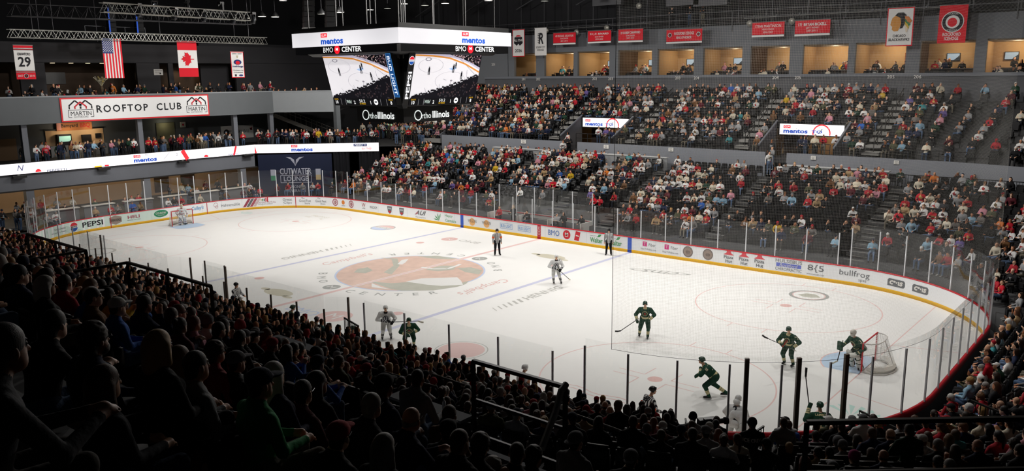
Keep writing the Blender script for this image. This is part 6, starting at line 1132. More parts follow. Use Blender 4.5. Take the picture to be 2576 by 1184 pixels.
VAR = [(seated('lap', .1), dict(yaw=.1)), (seated('thigh', .2), dict(yaw=.35)), (seated('cross', .0), dict(yaw=-.1)), (seated('knees', .4), dict(yaw=.3)), (seated('face', .2), dict(yaw=.2)), (seated('lap', .05), dict(fem=True, yaw=.2)), (seated('thigh', .15), dict(fem=True, yaw=-.2)), (seated('clap', .15), dict(fem=True, yaw=.1)), (seated('lap', .1), dict(hood=True, yaw=.2)), (seated('lap', .1), dict(yaw=.3, beard=True, bulk=1.12)), (standing('cross'), dict(yaw=.1)), (standing('rail', .1), dict(fem=True, yaw=-.3))]
BODY = {}
def body(i, near):
    if (i, near) not in BODY:
        J, k = VAR[i]; V, F, c = grow(person(J, crest=False, **k), .0105 if near else .016); BODY[(i, near)] = npmesh('person_body', V, F, [BLK]*10, c, True)
    return BODY[(i, near)], VAR[i]
GRN = 'c14f'
def spectator(pos, ang, vi, near, gear, gcol, top, label, group, hairc='dark brown hair', glasses=False, topc=None, gearc=None, sc=1.):
    me, (J, k) = body(vi, near); o = link('spectator', me, None, pos, ang); o.scale = (sc, sc, sc); sk = skinmat(RS.choice(SK[:3]+SK)); tc = topc or TOPS[top]
    hc = HAIRS.get(gcol) or HAIRS[hairc]; pm(o, [sk, cloth(tc), cloth(RS.choice(PANT)), cmat('1a1a1c'), hairmat(hc), BLK, cloth(tc), cloth(tc), cmat('1c1411', .4), sk]); tag(o, label, 'person', group)
    H = np.array(J['H']); yw, pt = k.get('yaw', 0), k.get('pit', 0); hat = gear in ('cap', 'backcap', 'beanie', 'hood', 'pom')
    if hat: put_gear(o, 'crop', hairmat(hc), H, yw, pt, 1.0); put_gear(o, gear, cloth(gearc or HATC.get(gcol, '333338')), H, yw, pt, 1.02)
    else: put_gear(o, gear, hairmat(hc), H, yw, pt)
    if glasses: q = link('glasses', GLSM, o); q.matrix_local = Matrix.Translation(Vector(H)) @ Matrix(HEADR(yw, pt).tolist()).to_4x4()
    return o
HPOS = []; used = []
for r in HAND:
    px, py, hp, gear, gc, top, lab = r[:7]; x = r[7] if len(r) > 7 else ''; dep = .29*FPX/hp; Hw = on(px, py, dep=dep); up = hp > 55 and px < 1660
    n = Vector((0, -1, 0)) if Hw.x < SX or up else (Vector((Hw.x-SX, Hw.y+SY, 0)).normalized() if Hw.y < -SY else Vector((1, 0, 0))); ang = math.atan2(-n.y, -n.x)-PI/2+RS.uniform(-.12, .12)
    if 's' in x: vi = 11 if 'f' in x else 10
    elif 'h' in x: vi = 8
    elif 'b' in x: vi = 9
    elif 'f' in x: vi = RS.choice((5, 6))
    else: vi = RS.choice((0, 1, 3))
    J = VAR[vi][0]; Hl = Vector(J['H']); c_, s_ = math.cos(ang), math.sin(ang); pos = Hw-Vector((c_*Hl.x-s_*Hl.y, s_*Hl.x+c_*Hl.y, Hl.z))
    o = spectator(pos, ang, vi, hp > 50, gear, gc, top, lab, 'spectators in the nearest seats', glasses='g' in x, topc={'G': '1f8a4c'}.get(x[:1]), gearc='a8206c' if 'M' in x else None)
    if 'x' in x: pass
    if lab.startswith('woman with long brown hair over'): m = MB(); m.tube([(-.13, -.07, 1.02), (-.06, -.17, 1.0), (.06, -.17, 1.0), (.13, -.07, 1.03), (.08, .04, 1.04)], [.035, .05, .05, .04, .03], 8); m.build('fleece_hood', cloth('a39684'), o, smooth=True)
    HPOS.append((Hw, px, py, hp))
def clash(p, v):
    h = p+Vector((0, 0, 1.2)); hp = .29*FPX/v[2]
    return any((h-q[0]).length < .5 or (abs(pj(tuple(h))[0]-q[1]) < .33*(hp+q[3]) and abs(pj(tuple(h))[1]-q[2]) < .3*(hp+q[3]) and hp > q[3]*.55) for q in HPOS)
PEOPLE = [q for q in PEOPLE if not clash(q['p'], q['v'])]
PEOPLE = [q for q in PEOPLE if q['v'][2] > 3.0]
PEOPLE.sort(key=lambda q: q['v'][2]); NI = 296-len(HAND)
inframe = lambda v: 0 < v[0] < 2576 and 0 < v[1] < 1180
ind = [q for q in PEOPLE if inframe(q['v'])][:NI]; ids = set(map(id, ind)); rest = [q for q in PEOPLE if id(q) not in ids]
ORD = 'first second third fourth fifth sixth seventh eighth ninth tenth eleventh twelfth thirteenth fourteenth fifteenth sixteenth seventeenth eighteenth nineteenth twentieth'.split()
def ordn(n): return ORD[n] if n < 20 else 'twenty-'+ORD[n-20] if n < 29 else 'thirty-'+ORD[n-30] if 29 < n < 39 else 'thirtieth' if n == 29 else 'forty-'+ORD[(n-40) % 10]
rows = {}
for q in ind:
    z = ('upper' if q['up'] else 'corner' if S_NR < q['s'] < S_R else 'end' if q['s'] >= S_R else 'lower', q['k']); rows.setdefault(z, []).append(q)
ZN = {'upper': 'dark upper row', 'lower': 'near lower row', 'corner': 'near corner row', 'end': 'right end row'}
for (zn, k), qs in rows.items():
    qs.sort(key=lambda q: -q['v'][0])
    for i, q in enumerate(qs):
        top = pick(W_NEAR if q['up'] or q['s'] < S_NR+4 else W_FAR); fem = RS.random() < .4; r_ = RS.random(); hc = pick(HW); gl = RS.random() < .18
        if fem: gear = RS.choice(('long', 'long', 'bob', 'bun', 'pony')); vi = RS.choice((5, 6, 7)); desc = {'long': 'long ', 'bob': 'bobbed ', 'bun': 'bunned ', 'pony': 'tied '}[gear]+hc; gc = hc
        elif r_ < .36: gear = RS.choice(('cap', 'cap', 'backcap')); gc = RS.choice(list(HATC)); vi = RS.choice((0, 1, 2, 3, 8, 9)); desc = gc
        elif r_ < .44: gear = 'beanie'; gc = RS.choice(list(HATC)); vi = RS.choice((0, 1, 8)); desc = gc.replace('cap', 'knit hat')
        else: gear = RS.choice(('short', 'short', 'crop', 'curly', 'fringe')); gc = hc; vi = RS.choice((0, 1, 2, 3, 4, 8, 9)); desc = {'short': 'short ', 'crop': 'cropped ', 'curly': 'curly ', 'fringe': 'thinning '}[gear]+hc
        lab = '%s, %s, %s from right, %s %s' % (top, desc, ordn(i), ordn(k), ZN[zn])
        sc = RS.uniform(.92, 1.05); spectator(q['p']+Vector((0, 0, .45*(1-sc)*.6)), q['ang']+RS.uniform(-.2, .2), vi, q['v'][2] < 14, gear, gc, top, lab, 'spectators in the nearest seats', hc, gl, sc=sc)
for q in rest: add_low(q['p'], q['ang']+RS.uniform(-.3, .3), W_FAR if not q['up'] and q['s'] > S_R else W_UP if q['s'] > S_R else W_NEAR, big=q['v'][2] < 26)
# --- people on the left end levels, in the suites and portals
def line_people(p, q, n, ang, z, st, w, jit=.3, face=.5):
    for i in range(n):
        t = (i+RS.uniform(.1, .9))/n; x = Vector(p).lerp(Vector(q), t)
        if any(abs(x.y-on(c_, 340, x=XL-.6).y) < .5 and abs(x.x-XL+.6) < .7 for c_ in (60, 352, 592, 683)): continue
        add_low(Vector((x.x+RS.uniform(-jit, jit), x.y+RS.uniform(-jit, jit), z)), ang+RS.uniform(-face, face), w, st)
line_people((XL-.75, -8.5, 0), (XL-.75, 12, 0), 36, -PI/2, 5.0, True, W_FAR, .12); line_people((XL-1.8, -8, 0), (XL-1.8, 12, 0), 22, -PI/2, 5.0, True, W_UP, .4)
e = K1-CN*.7; e2_ = K2-CN*.7; ac = math.atan2(CN.y, CN.x)-PI/2
line_people(e, e2_, 22, ac, 5.0, True, W_FAR, .12); line_people(e-CN*1.0, e2_-CN*1.0, 22, ac, 5.0, True, W_UP, .4); line_people((-27, 23.6, 0), (-22.2, 25.4, 0), 10, -2.6, 5.0, True, W_UP, .15)
for i in range(70): add_low(Vector((RS.uniform(-36, -24.5), RS.uniform(26, 34), 5.0)), -2.2+RS.uniform(-1, 1), W_UP, True)
line_people((XL-.9, -9, 0), (XL-.9, 13.5, 0), 26, -PI/2, 9.45, False, W_FAR, .15); line_people((XL-1.5, -9, 0), (XL-3.5, 17, 0), 34, -PI/2, 9.7, True, W_UP, .9, 1.2); line_people((XL-3, -9, 0), (XL-4.5, 18, 0), 20, -PI/2, 9.7, False, W_UP, .9, 1.2)
e3 = Vector((XL-1.2, 15.4, 0)); line_people(e3, e3+CDIR*5.0, 9, ac, 9.5, False, W_UP, .2)
for y0 in np.arange(-9, 11.5, .62):
    if RS.random() < .62: add_low(Vector((-32.3, y0, .35)), -PI/2+RS.uniform(-.3, .3), W_FAR)
    if RS.random() < .5: add_low(Vector((-35.0, y0, .5)), -PI/2+RS.uniform(-.4, .4), W_FAR)
    if RS.random() < .3: add_low(Vector((-36.6, y0, .45)), -PI/2+RS.uniform(-1, 1), W_UP, True)
line_people((-33.5, 13.2, 0), (-28.5, 18.2, 0), 7, ac, .3, False, W_FAR, .2); line_people((-33.2, -12.5, 0), (-32, -9.5, 0), 7, -1.2, .45, True, W_FAR, .5)
for i in range(len(pil)-1):
    for j in range(RS.randint(7, 11)):
        x = RS.uniform(pil[i]+.9, pil[i+1]-.9); r_ = RS.random()
        if r_ < .45: add_low(Vector((x, SYF+1.0, 10.9)), PI+RS.uniform(-.4, .4), W_UP)
        else: add_low(Vector((x, SYF+RS.uniform(1.95, 3.0), 11.0)), PI+RS.uniform(-.6, .6), W_UP, True)
for xa, xb in PORT:
    for j in range(9): add_low(Vector((RS.uniform(xa+2.2, xb-.4), HY+RS.uniform(13.5, 16), 5.55)), PI+RS.uniform(-.8, .8), W_FAR, True)
    for j in range(3): add_low(Vector((xa+.9+RS.uniform(-.4, .4), HY+WD-.7+.5*j, 4.5+.35*j)), PI+RS.uniform(-.8, .8), W_FAR, True)
line_people((-13.5, HY+WD-.5, 0), (-7, HY+WD-.5, 0), 7, PI, 4.25, False, W_FAR, .1); line_people((-4.5, HY+WD-.5, 0), (4, HY+WD-.5, 0), 9, PI, 4.25, False, W_FAR, .1)
for i, (x, t) in enumerate(((-4.6, 0), (-3.2, 1), (-1.8, 0), (.9, 0), (1.6, 1), (3.2, 1))): add_low(Vector((x, HY+.9, .3 if t else .55)), PI, dict(zip(('black jacket', 'charcoal coat'), (3, 1))) if t else W_FAR, bool(t))
line_people((18.5, HY+WD-.6, 0), (27, HY+WD-.6, 0), 6, PI, 4.25, False, W_FAR, .1)
def merge(items):
    by = {}
    for L, i, p, a, s, c in items: by.setdefault((id(L), i), (L[i], []))[1].append((p, a, s, c))
    Vs, Fs, Cs = [], [], []; n0 = 0
    for (V, F, cl), its in by.values():
        P_ = np.array([tuple(q[0]) for q in its]); A = np.array([q[1] for q in its]); S_ = np.array([q[2] for q in its]); K_ = np.stack([q[3] for q in its]); c, s = np.cos(A)[:, None], np.sin(A)[:, None]
        x = V[None, :, 0]*S_[:, None]; y = V[None, :, 1]*S_[:, None]; z = V[None, :, 2]*S_[:, None]; W_ = np.stack([c*x-s*y, s*x+c*y, z], -1)+P_[:, None, :]
        Vs.append(W_.reshape(-1, 3)); Fs.append((F[None]+(n0+np.arange(len(its))*len(V))[:, None, None]).reshape(-1, 3)); Cs.append(K_[:, cl].reshape(-1, 3)); n0 += W_.shape[0]*W_.shape[1]
    return np.concatenate(Vs), np.concatenate(Fs), np.concatenate(Cs)
CM = bpy.data.materials.new('crowd_cloth'); CM.use_nodes = True; nt = CM.node_tree; at_ = nt.nodes.new('ShaderNodeAttribute'); at_.attribute_name = 'cloth_colour'; nt.links.new(at_.outputs['Color'], nt.nodes['Principled BSDF'].inputs['Base Color']); nt.nodes['Principled BSDF'].inputs['Roughness'].default_value = .8; nt.nodes['Principled BSDF'].inputs['Specular IOR Level'].default_value = .2
def colour_mesh(name, V, F, C, label, cat):
    me = npmesh(name, V, F, [CM], None, True, False); a = me.attributes.new('cloth_colour', 'FLOAT_COLOR', 'FACE'); a.data.foreach_set('color', np.concatenate([C, np.ones((len(C), 1))], 1).astype(np.float32).ravel()); return tag(link(name, me), label, cat, kind='stuff')
V, F, C = merge(CROWD); colour_mesh('spectator_crowd', V, F, C, 'all the farther spectators filling the stands, balconies, suites and lounge', 'crowd')
# ---------------------------------------------------------------- seats
def seat_parts(bk, pn, fr, up=True):
    bk.box((0, -.2, .66), (.46, .05, .44)); bk.box((0, -.185, .9), (.4, .06, .06))
    if up: pn.box((0, -.12, .58), (.44, .09, .34))
    else: pn.box((0, .0, .44), (.44, .42, .07))
    for x in (-.25, .25): fr.box((x, -.1, .55), (.035, .3, .05)); fr.box((x, -.16, .3), (.03, .06, .55))
b1, b2, b3 = MB(), MB(), MB(); seat_parts(b1, b2, b3); SM = [b1.mesh('seat_back', SEATM), b2.mesh('seat_pan', SEATM), b3.mesh('seat_frame', BLK)]
empt = sorted([q for q in SEATS if not q[2] and inframe(q[3]) and q[4] > S_NR], key=lambda q: q[3][2])[:296]; es = set(map(id, empt))
for q in empt:
    o = link('stadium_seat', SM[0], None, q[0], q[1]); tag(o, 'empty black folding seat in the stands facing the ice', 'seat', 'empty black stadium seats'); link('seat_pan', SM[1], o); link('seat_frame', SM[2], o)
lb = MB(); lb.box((0, -.2, .66), (.46, .05, .44)); lb.box((0, -.185, .9), (.4, .06, .06)); lb.box((0, -.1, .55), (.44, .1, .3)); lb.box((-.25, -.1, .4), (.04, .3, .35)); LV = np.array(lb.v); LF = np.array(lb.f); sv = []; sf = []
for i, q in enumerate([q for q in SEATS if id(q) not in es]):
    c, s = math.cos(q[1]), math.sin(q[1]); sv.append(np.stack([c*LV[:, 0]-s*LV[:, 1]+q[0].x, s*LV[:, 0]+c*LV[:, 1]+q[0].y, LV[:, 2]+q[0].z], 1)); sf.append(LF+i*len(LV))
tag(link('stadium_seating', npmesh('stadium_seating', np.concatenate(sv), np.concatenate(sf), [SEATM])), 'the remaining rows of black stadium seats under the crowd', 'seats', kind='stuff')
print('PEOPLE', len(HAND), len(ind), len(CROWD), 'SEATS', len(SEATS), len(F))
# ---------------------------------------------------------------- stairs of the aisles
for up, lst in ((0, [x for x in (22, 13, 4.6, -.6, -8.4, -13.4, -19.6)]), (1, [19.2, 9.8, 0, -8, -16.6])):
    m = MB()
    for x in lst:
        for k in range(UN if up else LN):
            y = HY+(UD0+UDP*k if up else LD0+LDP*k); z = UZ0+URS*k if up else LZ0+LRS*k; dp, rs = (UDP, URS) if up else (LDP, LRS); w = 1.15
            m.box((x, y+.02, z+.006), (w, .05, .02), 1)
            if k: m.box((x, y-dp*.25, z-rs*.25), (w, dp*.5, rs*.5), 0).box((x, y-dp*.5+.02, z-rs*.5+.008), (w, .05, .02), 1)
            m.box((x, y+dp*.5, z+.003), (w, dp, .012), 0)
    tag(m.build('stair_upper' if up else 'stair_lower', [CONL if up else CONC, NOSE]), 'concrete steps of the aisles in the %s far tier' % ('upper' if up else 'lower'), 'stairs', kind='structure')
WORDS = 'first second third fourth fifth sixth seventh'.split()
for i, x in enumerate((-16.6, -8, 0, 9.8, 19.2)):
    t = empty('aisle_railing', (x+.1, HY+UD0, UZ0), label='black aisle handrails on the %s stair of the far upper tier from the left' % WORDS[i], cat='handrail')
    for j in range(3):
        m = MB(); k0 = 1+j*3; 
        for q in (.55, .95): m.bar((0, UDP*k0, URS*k0+q), (0, UDP*(k0+2), URS*(k0+2)+q), .045, .045)
        for kk in (k0, k0+1, k0+2): m.bar((0, UDP*kk, URS*kk), (0, UDP*kk, URS*kk+.95), .045, .045)
        m.build('handrail', BLK, t)
for i, (xa, xb) in enumerate(((-24.5, -7), (-1.4, 11.3), (17, 27))):
    t = empty('tier_railing', ((xa+xb)/2, HY+WD+.06, WZ), label=('thin black front rail of the far upper tier, left of the portals', 'thin black front rail of the far upper tier between the portals', 'thin black front rail of the far upper tier, right of the portals')[i], cat='railing'); L = (xb-xa)/2; m = MB()
    for q in (.3, .62): m.bar((-L, 0, q), (L, 0, q), .035, .035)
    m.build('rail', BLK, t); m = MB(); n = int(L*2/1.6)
    for j in range(n+1): m.bar((-L+j*2*L/n, 0, 0), (-L+j*2*L/n, 0, .62), .04, .04)
    m.build('baluster', BLK, t)
for i, (xa, xb) in enumerate(PORT):
    t = empty('portal_railing', ((xa+xb)/2, HY+WD+.1, 5.55), label='black railing across the %s portal of the far upper tier' % ('left', 'right')[i], cat='railing'); m = MB()
    for q in (.5, .9, 1.3): m.bar((-1.0, 0, q), (2.5, 0, q), .04, .04)
    for x in (-1, .2, 1.3, 2.5): m.bar((x, 0, 0), (x, 0, 1.3), .045, .045)
    m.build('rail', BLK, t)
# lower press counters at the top of the far lower tier
for i, (xa, xb, l) in enumerate(((-13.8, -6.9, 'left'), (-4.8, 4.4, 'middle'), (13.8, 21.0, 'right'))):
    t = empty('press_counter', ((xa+xb)/2, HY+LD0+LDP*LN+.12, LTOP), label='pale counter wall at the top of the far lower tier, the %s one' % l, cat='counter'); w = xb-xa
    MB().box((0, 0, .5), (w, .1, 1.0)).build('counter_front', cmat('8f9193'), t); MB().box((0, .15, 1.03), (w, .5, .06)).build('counter_top', cmat('c8c9c9'), t)
    a = Art(plane_fn((0, -.06, .55), (1, 0, 0), (0, 0, 1))); a.text(INK, '103' if i < 1 else '104', (w/2-.7) if i < 2 else -w/2+.7, .1, .32, .7)
    if i == 1: a.text(INK, '104', -w/2+.7, .1, .32, .7)
    a.build('lettering', t)
for x, y, l in ((1317, 356, 'left of the left portal'), (1525, 369, 'under the left portal'), (1688, 376, 'between the portals'), (2046, 397, 'under the right portal'), (2255, 408, 'right of the right portal')):
    flat_sign('exit_notice', 'small white notice on the grey tier wall, '+l, x-6, y-5, x+6, y+5, PAPER, lambda a, w, h: a.text(INK, 'EXIT', 0, h*.2, h*.25, w*.6).poly(INK, rect(0, -h*.2, w*.5, h*.1)), y=HY+WD-.04, th=.03)
# ---------------------------------------------------------------- near railings
def tall_rail(label, pts, z0, z1, n, bars):
    """steel guard along plan points"""
    t = empty('guard_rail', (pts[0][0], pts[0][1], z0), label=label, cat='railing'); o = Vector((pts[0][0], pts[0][1], z0)); P_ = [Vector((x, y, 0))-Vector((o.x, o.y, 0)) for x, y in pts]; m = MB()
    for a, b in zip(P_, P_[1:]): m.bar(a+Vector((0, 0, z1-z0)), b+Vector((0, 0, z1-z0)), .065, .06)
    m.build('top_rail', BLK, t)
    for q in bars:
        m = MB()
        for a, b in zip(P_, P_[1:]): m.bar(a+Vector((0, 0, q-z0)), b+Vector((0, 0, q-z0)), .045, .045)
        m.build('mid_rail', BLK, t)
    for a, b in zip(P_, P_[1:]):
        k = max(1, round((b-a).length/n))
        for i in range(k+1): q = a.lerp(b, i/k); MB().bar(q, q+Vector((0, 0, z1-z0)), .055, .055).build('rail_post', BLK, t)
    return t
YR = -HY-WD-.02; ZT = 7.42
xr = lambda px, py: on(px, py, y=YR).x
tall_rail('black steel guard rail of the near tier, farthest one at left', [(xr(68, 588), YR), (xr(216, 628), YR), (xr(216, 628)-.1, YR-2.2)], 6.0, ZT, 2.0, (6.75,))
tall_rail('black steel guard rail of the near tier, second from left, behind the grey cap', [(xr(320, 655)-.1, YR-2.2), (xr(320, 655), YR), (xr(530, 712), YR)], 6.0, ZT, 1.6, (6.75,))
g = tall_rail('black steel guard rail of the near tier at bottom centre', [(xr(1190, 900), YR), (xr(1422, 965), YR)], 6.0, ZT, 1.75, (6.78, 6.2))
a, b = on(1424, 966, y=YR)-g.location, on(1362, 1128, y=YR-1.0)-g.location; MB().tube([a, a+Vector((.02, -.15, -.05)), a.lerp(b, .45), b], .05, 8).build('handrail', STEEL, g)
c0, c1 = on(2030, 1062, z=ZT), on(2576, 1052, z=ZT); c1 = c1+(c1-c0)*.5
tall_rail('black steel corner guard rail at the bottom right', [(c0.x, c0.y), (c1.x, c1.y)], 5.3, ZT, 3.2, (6.72, 6.1))
for (q0, q1, dz, l) in (((905, 918), (1105, 975), 4.9, 'low black handrail between the near seats, left of the centre guard rail'), ((560, 795), (665, 890), 7.1, 'curved black handrail beside the woman with long brown hair'), ((1440, 1040), (1660, 1120), 5.0, 'low black handrail behind the curly haired woman'), ((1085, 940), (1175, 970), 4.4, 'low picket rail before the centre guard rail')):
    A_0, A_1 = on(*q0, z=dz), on(*q1, z=dz); t = empty('handrail', tuple(A_0), label=l, cat='railing'); d = A_1-A_0; MB().tube([Vector((0, 0, -.9)), Vector((0, 0, -.12)), d*.03, d*.97, d+Vector((0, 0, -.12)), d+Vector((0, 0, -.9))], .03, 8).build('rail', BLK, t); m = MB(); n = max(2, int(d.length/.9))
    for i in range(1, n): m.bar(d*(i/n)+Vector((0, 0, -.9)), d*(i/n), .03, .03)
    m.build('baluster', BLK, t)
# near stair with nosings, handrails and gate
th = -PI/2+.53; st = MB(); nd = Vector((math.cos(th), math.sin(th), 0)); td = Vector((-nd.y, nd.x, 0)); cc = Vector((SX, -SY, 0))
for k in range(12):
    d = 8.53+2.2+k*.43; z = .95+.156*k; st.box(cc+nd*(d+.22)+Vector((0, 0, z+.03)), (.44, 1.9, .16), 0, (nd, td, Vector((0, 0, 1)))); st.box(cc+nd*(d+.03)+Vector((0, 0, z+.115)), (.06, 1.9, .02), 1, (nd, td, Vector((0, 0, 1))))
tag(st.build('stair_near', [CONL, NOSE]), 'grey aisle steps with pale nosings at the bottom of the picture', 'stairs', kind='structure')
for i, sd in enumerate((-1, 1)):
    t = empty('stair_railing', tuple(cc+nd*11+td*sd*.98+Vector((0, 0, 1.1))), label='upright black handrail on the %s side of the near stair' % ('left', 'right')[i], cat='handrail')
    for k in range(3): p = nd*(1.45*k)+Vector((0, 0, .52*k)); MB().tube([p, p+Vector((0, 0, .95)), p+nd*.5+Vector((0, 0, 1.12)), p+nd*.5+Vector((0, 0, .1))], .032, 8).build('handrail_loop', BLK, t)
def picket(label, pts, z0, h, step=.14):
    o = Vector((pts[0].x, pts[0].y, z0)); t = empty('picket_railing', tuple(o), label=label, cat='railing'); m = MB(); m2 = MB(); up = Vector((0, 0, 1))
    for a, b in zip(pts, pts[1:]):
        a = Vector((a.x, a.y, z0))-o; b = Vector((b.x, b.y, z0))-o; m.bar(a+up*h, b+up*h, .05, .05).bar(a+up*.12, b+up*.12, .04, .04); n = int((b-a).length/step)
        for i in range(n+1): q = a.lerp(b, i/max(1, n)); m2.bar(q, q+up*h, .022, .022)
    m.build('rail', BLK, t); m2.build('pickets', BLK, t)
rr_ = lambda a, d: cc+Vector((math.cos(a), math.sin(a), 0))*(8.53+d)
picket('black picket rail right of the near stair, behind the ice crew jacket', [rr_(th+.1, 1.5), rr_(th+.02, 2.6), rr_(th+.1, 3.6)], .9, 1.05); picket('black picket rail left of the near stair by the video camera', [rr_(th-.12, 1.3), rr_(th-.1, 2.6)], .9, 1.05)
picket('black picket rail beside the bearded man at the right corner', [rr_(-.62, 1.0), rr_(-.6, 2.6), rr_(-.42, 2.9)], 1.0, 1.05); picket('black picket rail among the right corner seats', [rr_(-.5, 3.6), rr_(-.5, 6.2)], 2.2, 1.0)
p0, p1 = on(870, 803, z=2.3), on(898, 822, z=2.3); picket('small black picket rail beside the orange vest man near the benches', [Vector((p0.x-.1, p0.y, 0)), Vector((p1.x+.1, p1.y, 0))], 1.3, 1.05)
p0 = on(2475, 492, z=4.4); picket('black picket rail behind the far right top row of the lower tier', [Vector((17.5, HY+LD0+LDP*LN-.3, 0)), Vector((30, HY+LD0+LDP*LN-.3, 0))], LTOP, .95, .16)
# ---------------------------------------------------------------- staff with things of their own
def wrap_text(o, items, ang=0):
    me = o.data; bv = BVHTree.FromPolygons([v.co[:] for v in me.vertices], [p.vertices[:] for p in me.polygons])
    for t, z, h, w, col in items:
        v2, fs = text2d(t, h, w, bold=.04); vs = []
        for u, v in v2:
            q = Vector((u, -.6, z+v)); hit = bv.ray_cast(q, Vector((0, 1, 0))); vs.append(tuple((hit[0] if hit[0] else Vector((u, -.16, z+v)))+Vector((0, -.008, 0))))
        m2 = bpy.data.meshes.new('lettering'); m2.from_pydata(vs, [], fs); m2.materials.append(cloth(col)); link('lettering', m2, o)
def stand_at(px, py, hp, ang, **k):
    Hw = on(px, py, dep=.27*FPX/hp); return Vector((Hw.x, Hw.y, Hw.z-1.675))
for px, py, hp, gear, gc, top, lab, txt in ((1893, 1064, 33, 'beanie', 'black cap', 'black jacket', 'crew member in black knit hat and black jacket lettered ICE CREW', [('ICE CREW', 1.36, .075, .4, 'cfcfcf')]), (1972, 1062, 31, 'crop', 'brown hair', 'grey sweatshirt', 'man with shaved head in a grey long sleeved shirt standing at the boards', [])):
    p = stand_at(px, py, hp, 0); n = (Vector((p.x, p.y, 0))-cc).normalized(); o = spectator(p, math.atan2(-n.y, -n.x)-PI/2+.1, 10, True, gear, gc, top, lab, None); wrap_text(o, txt)
p = stand_at(1893, 1064, 33, 0)
tv = on(1778, 1062, dep=22.5); t = empty('video_camera', tuple(tv-Vector((0, 0, .1))), .9, label='black broadcast video camera on a tripod beside the near stair', cat='camera')
MB().box((0, 0, .1), (.5, .2, .24)).build('camera_body', BLK, t); MB().tube([(.25, 0, .1), (.5, 0, .1), (.52, 0, .1), (.62, 0, .1)], [.07, .07, .1, .1], 10).build('lens', BLKM, t); MB().box((-.05, -.14, .22), (.2, .1, .12)).build('viewfinder', BLK, t); m = MB()
for a in (0, 2.1, 4.2): m.bar((0, 0, 0), (.4*math.cos(a), .4*math.sin(a), -1.35), .035, .035)
m.build('tripod', BLK, t)
for px, py, z, l in ((766, 858, 5.2, 'clear water bottle on the near drink ledge among the seats'), (1117, 1016, 6.0, 'clear water bottle on the ledge beside the grey sweater man')):
    q = on(px, py, z=z); t = empty('water_bottle', (q.x, q.y, z-.12), label=l, cat='bottle'); MB().lathe((0, 0, 0), [(0, 0), (.035, 0), (.036, .15), (.014, .2), (.014, .22), (0, .22)], 12).build('bottle_body', mat('bottle_clear', 'b8c2c8', .15, spec=.6), t, True); MB().lathe((0, 0, .22), [(0, 0), (.016, 0), (.016, .025), (0, .025)], 10).build('bottle_cap', PAPER, t)
    MB().box((0, 0, 0), (.01, .01, .001)).build('base', PAPER, t)
    tl = MB(); tl.box((q.x-.4, q.y, z-.15), (1.9, .32, .05)); tag(tl.build('drink_ledge', cmat('6d7074')), 'narrow grey drink ledge under the '+('farther' if px < 900 else 'nearer')+' water bottle', 'ledge')
# ---------------------------------------------------------------- roof: trusses, lamps, speakers, catwalk
def truss(name, label, p, q, h, m, n=None, tri=True, cat='truss'):
    p = Vector(p); q = Vector(q); t = empty(name, tuple(p), label=label, cat=cat); d = q-p; L = d.length; n = n or max(3, int(L/(h*1.1))); up = Vector((0, 0, 1)); sd = d.cross(up).normalized()*h*.5; b = MB()
    lines = [up*0-sd, up*0+sd, up*h] if tri else [-sd, sd, up*h-sd, up*h+sd]
    for o in lines: b.tube([o, d+o], .028, 5)
    b.build('chord', m, t); b = MB()
    for i in range(n):
        a0, a1, am = d*(i/n), d*((i+1)/n), d*((i+.5)/n)
        for o in (lines[:2]):
            top = lines[2] if tri else lines[2]+(o-lines[0])
            b.bar(a0+o, am+top, .02, .02).bar(am+top, a1+o, .02, .02)
        b.bar(a0+lines[0], a1+lines[1], .02, .02)
    b.build('lacing', m, t); return t
TS = mat('truss_alu', 'a5a59f', .35, .6); TD = mat('truss_dark', '454548', .5, .3)
truss('banner_truss', 'silver box truss carrying the flags over the left balcony', (-33, -9.3, 15.0), (-33, 13.0, 15.0), .6, TS, tri=False)
tb = truss('lighting_truss', 'silver truss with moving lights at the upper left', on(256, 30, x=-10), on(625, 52, x=-10), .5, TS, tri=False)
truss('roof_truss', 'thin dark triangular truss at the upper left corner', on(22, 40, x=-16), on(625, 62, x=-16), .7, TD)
mp_ = [(348, 28, 'first'), (438, 36, 'second'), (512, 42, 'third'), (586, 48, 'fourth'), (636, 48, 'fifth'), (391, 16, 'sixth'), (471, 17, 'seventh'), (556, 22, 'eighth')]
for px, py, l in mp_:
    q = on(px, py, x=-10 if py > 25 else -13); t = empty('moving_light', tuple(q), R.uniform(0, 3), label='black moving stage light hung from the upper left truss, the %s one' % l, cat='stage light')
    MB().box((0, 0, .35), (.3, .3, .15)).build('base_box', BLK, t); m = MB(); m.box((-.2, 0, .12), (.04, .12, .4)).box((.2, 0, .12), (.04, .12, .4)); m.build('yoke', BLK, t); MB().lathe((0, 0, -.3), [(0, 0), (.13, .0), (.17, .15), (.16, .4), (.08, .5), (0, .52)], 12).build('lamp_head', mat('light_body', '3a3c40', .25, .3), t, True)
LMP = led('fff6e6', 9); 
def roof_lamp(q, label, bright=True, r=.36):
    t = empty('roof_lamp', tuple(q), label=label, cat='lamp'); hh = MB().lathe((0, 0, .0), [(r, 0), (r*.95, .1), (r*.4, .36), (r*.2, .5), (0, .5)], 14).build('lamp_housing', BLK, t, True); MB().lathe((0, 0, .02), [(0, 0), (r*.92, 0)], 14).build('lamp_lens', LMP if bright else led('d8d8cc', 1.2), hh); MB().tube([(0, 0, .5), (0, 0, 24.1-q[2])], .02, 4).build('drop_rod', TD, t)
for i, p in enumerate(RIG): roof_lamp((p[0], p[1], p[2]-.1), 'high bay sports lamp over the ice, row %s, number %s from the left' % (('near', 'centre', 'far')[i % 3], 'one two three four five six seven eight nine'.split()[i//3]))
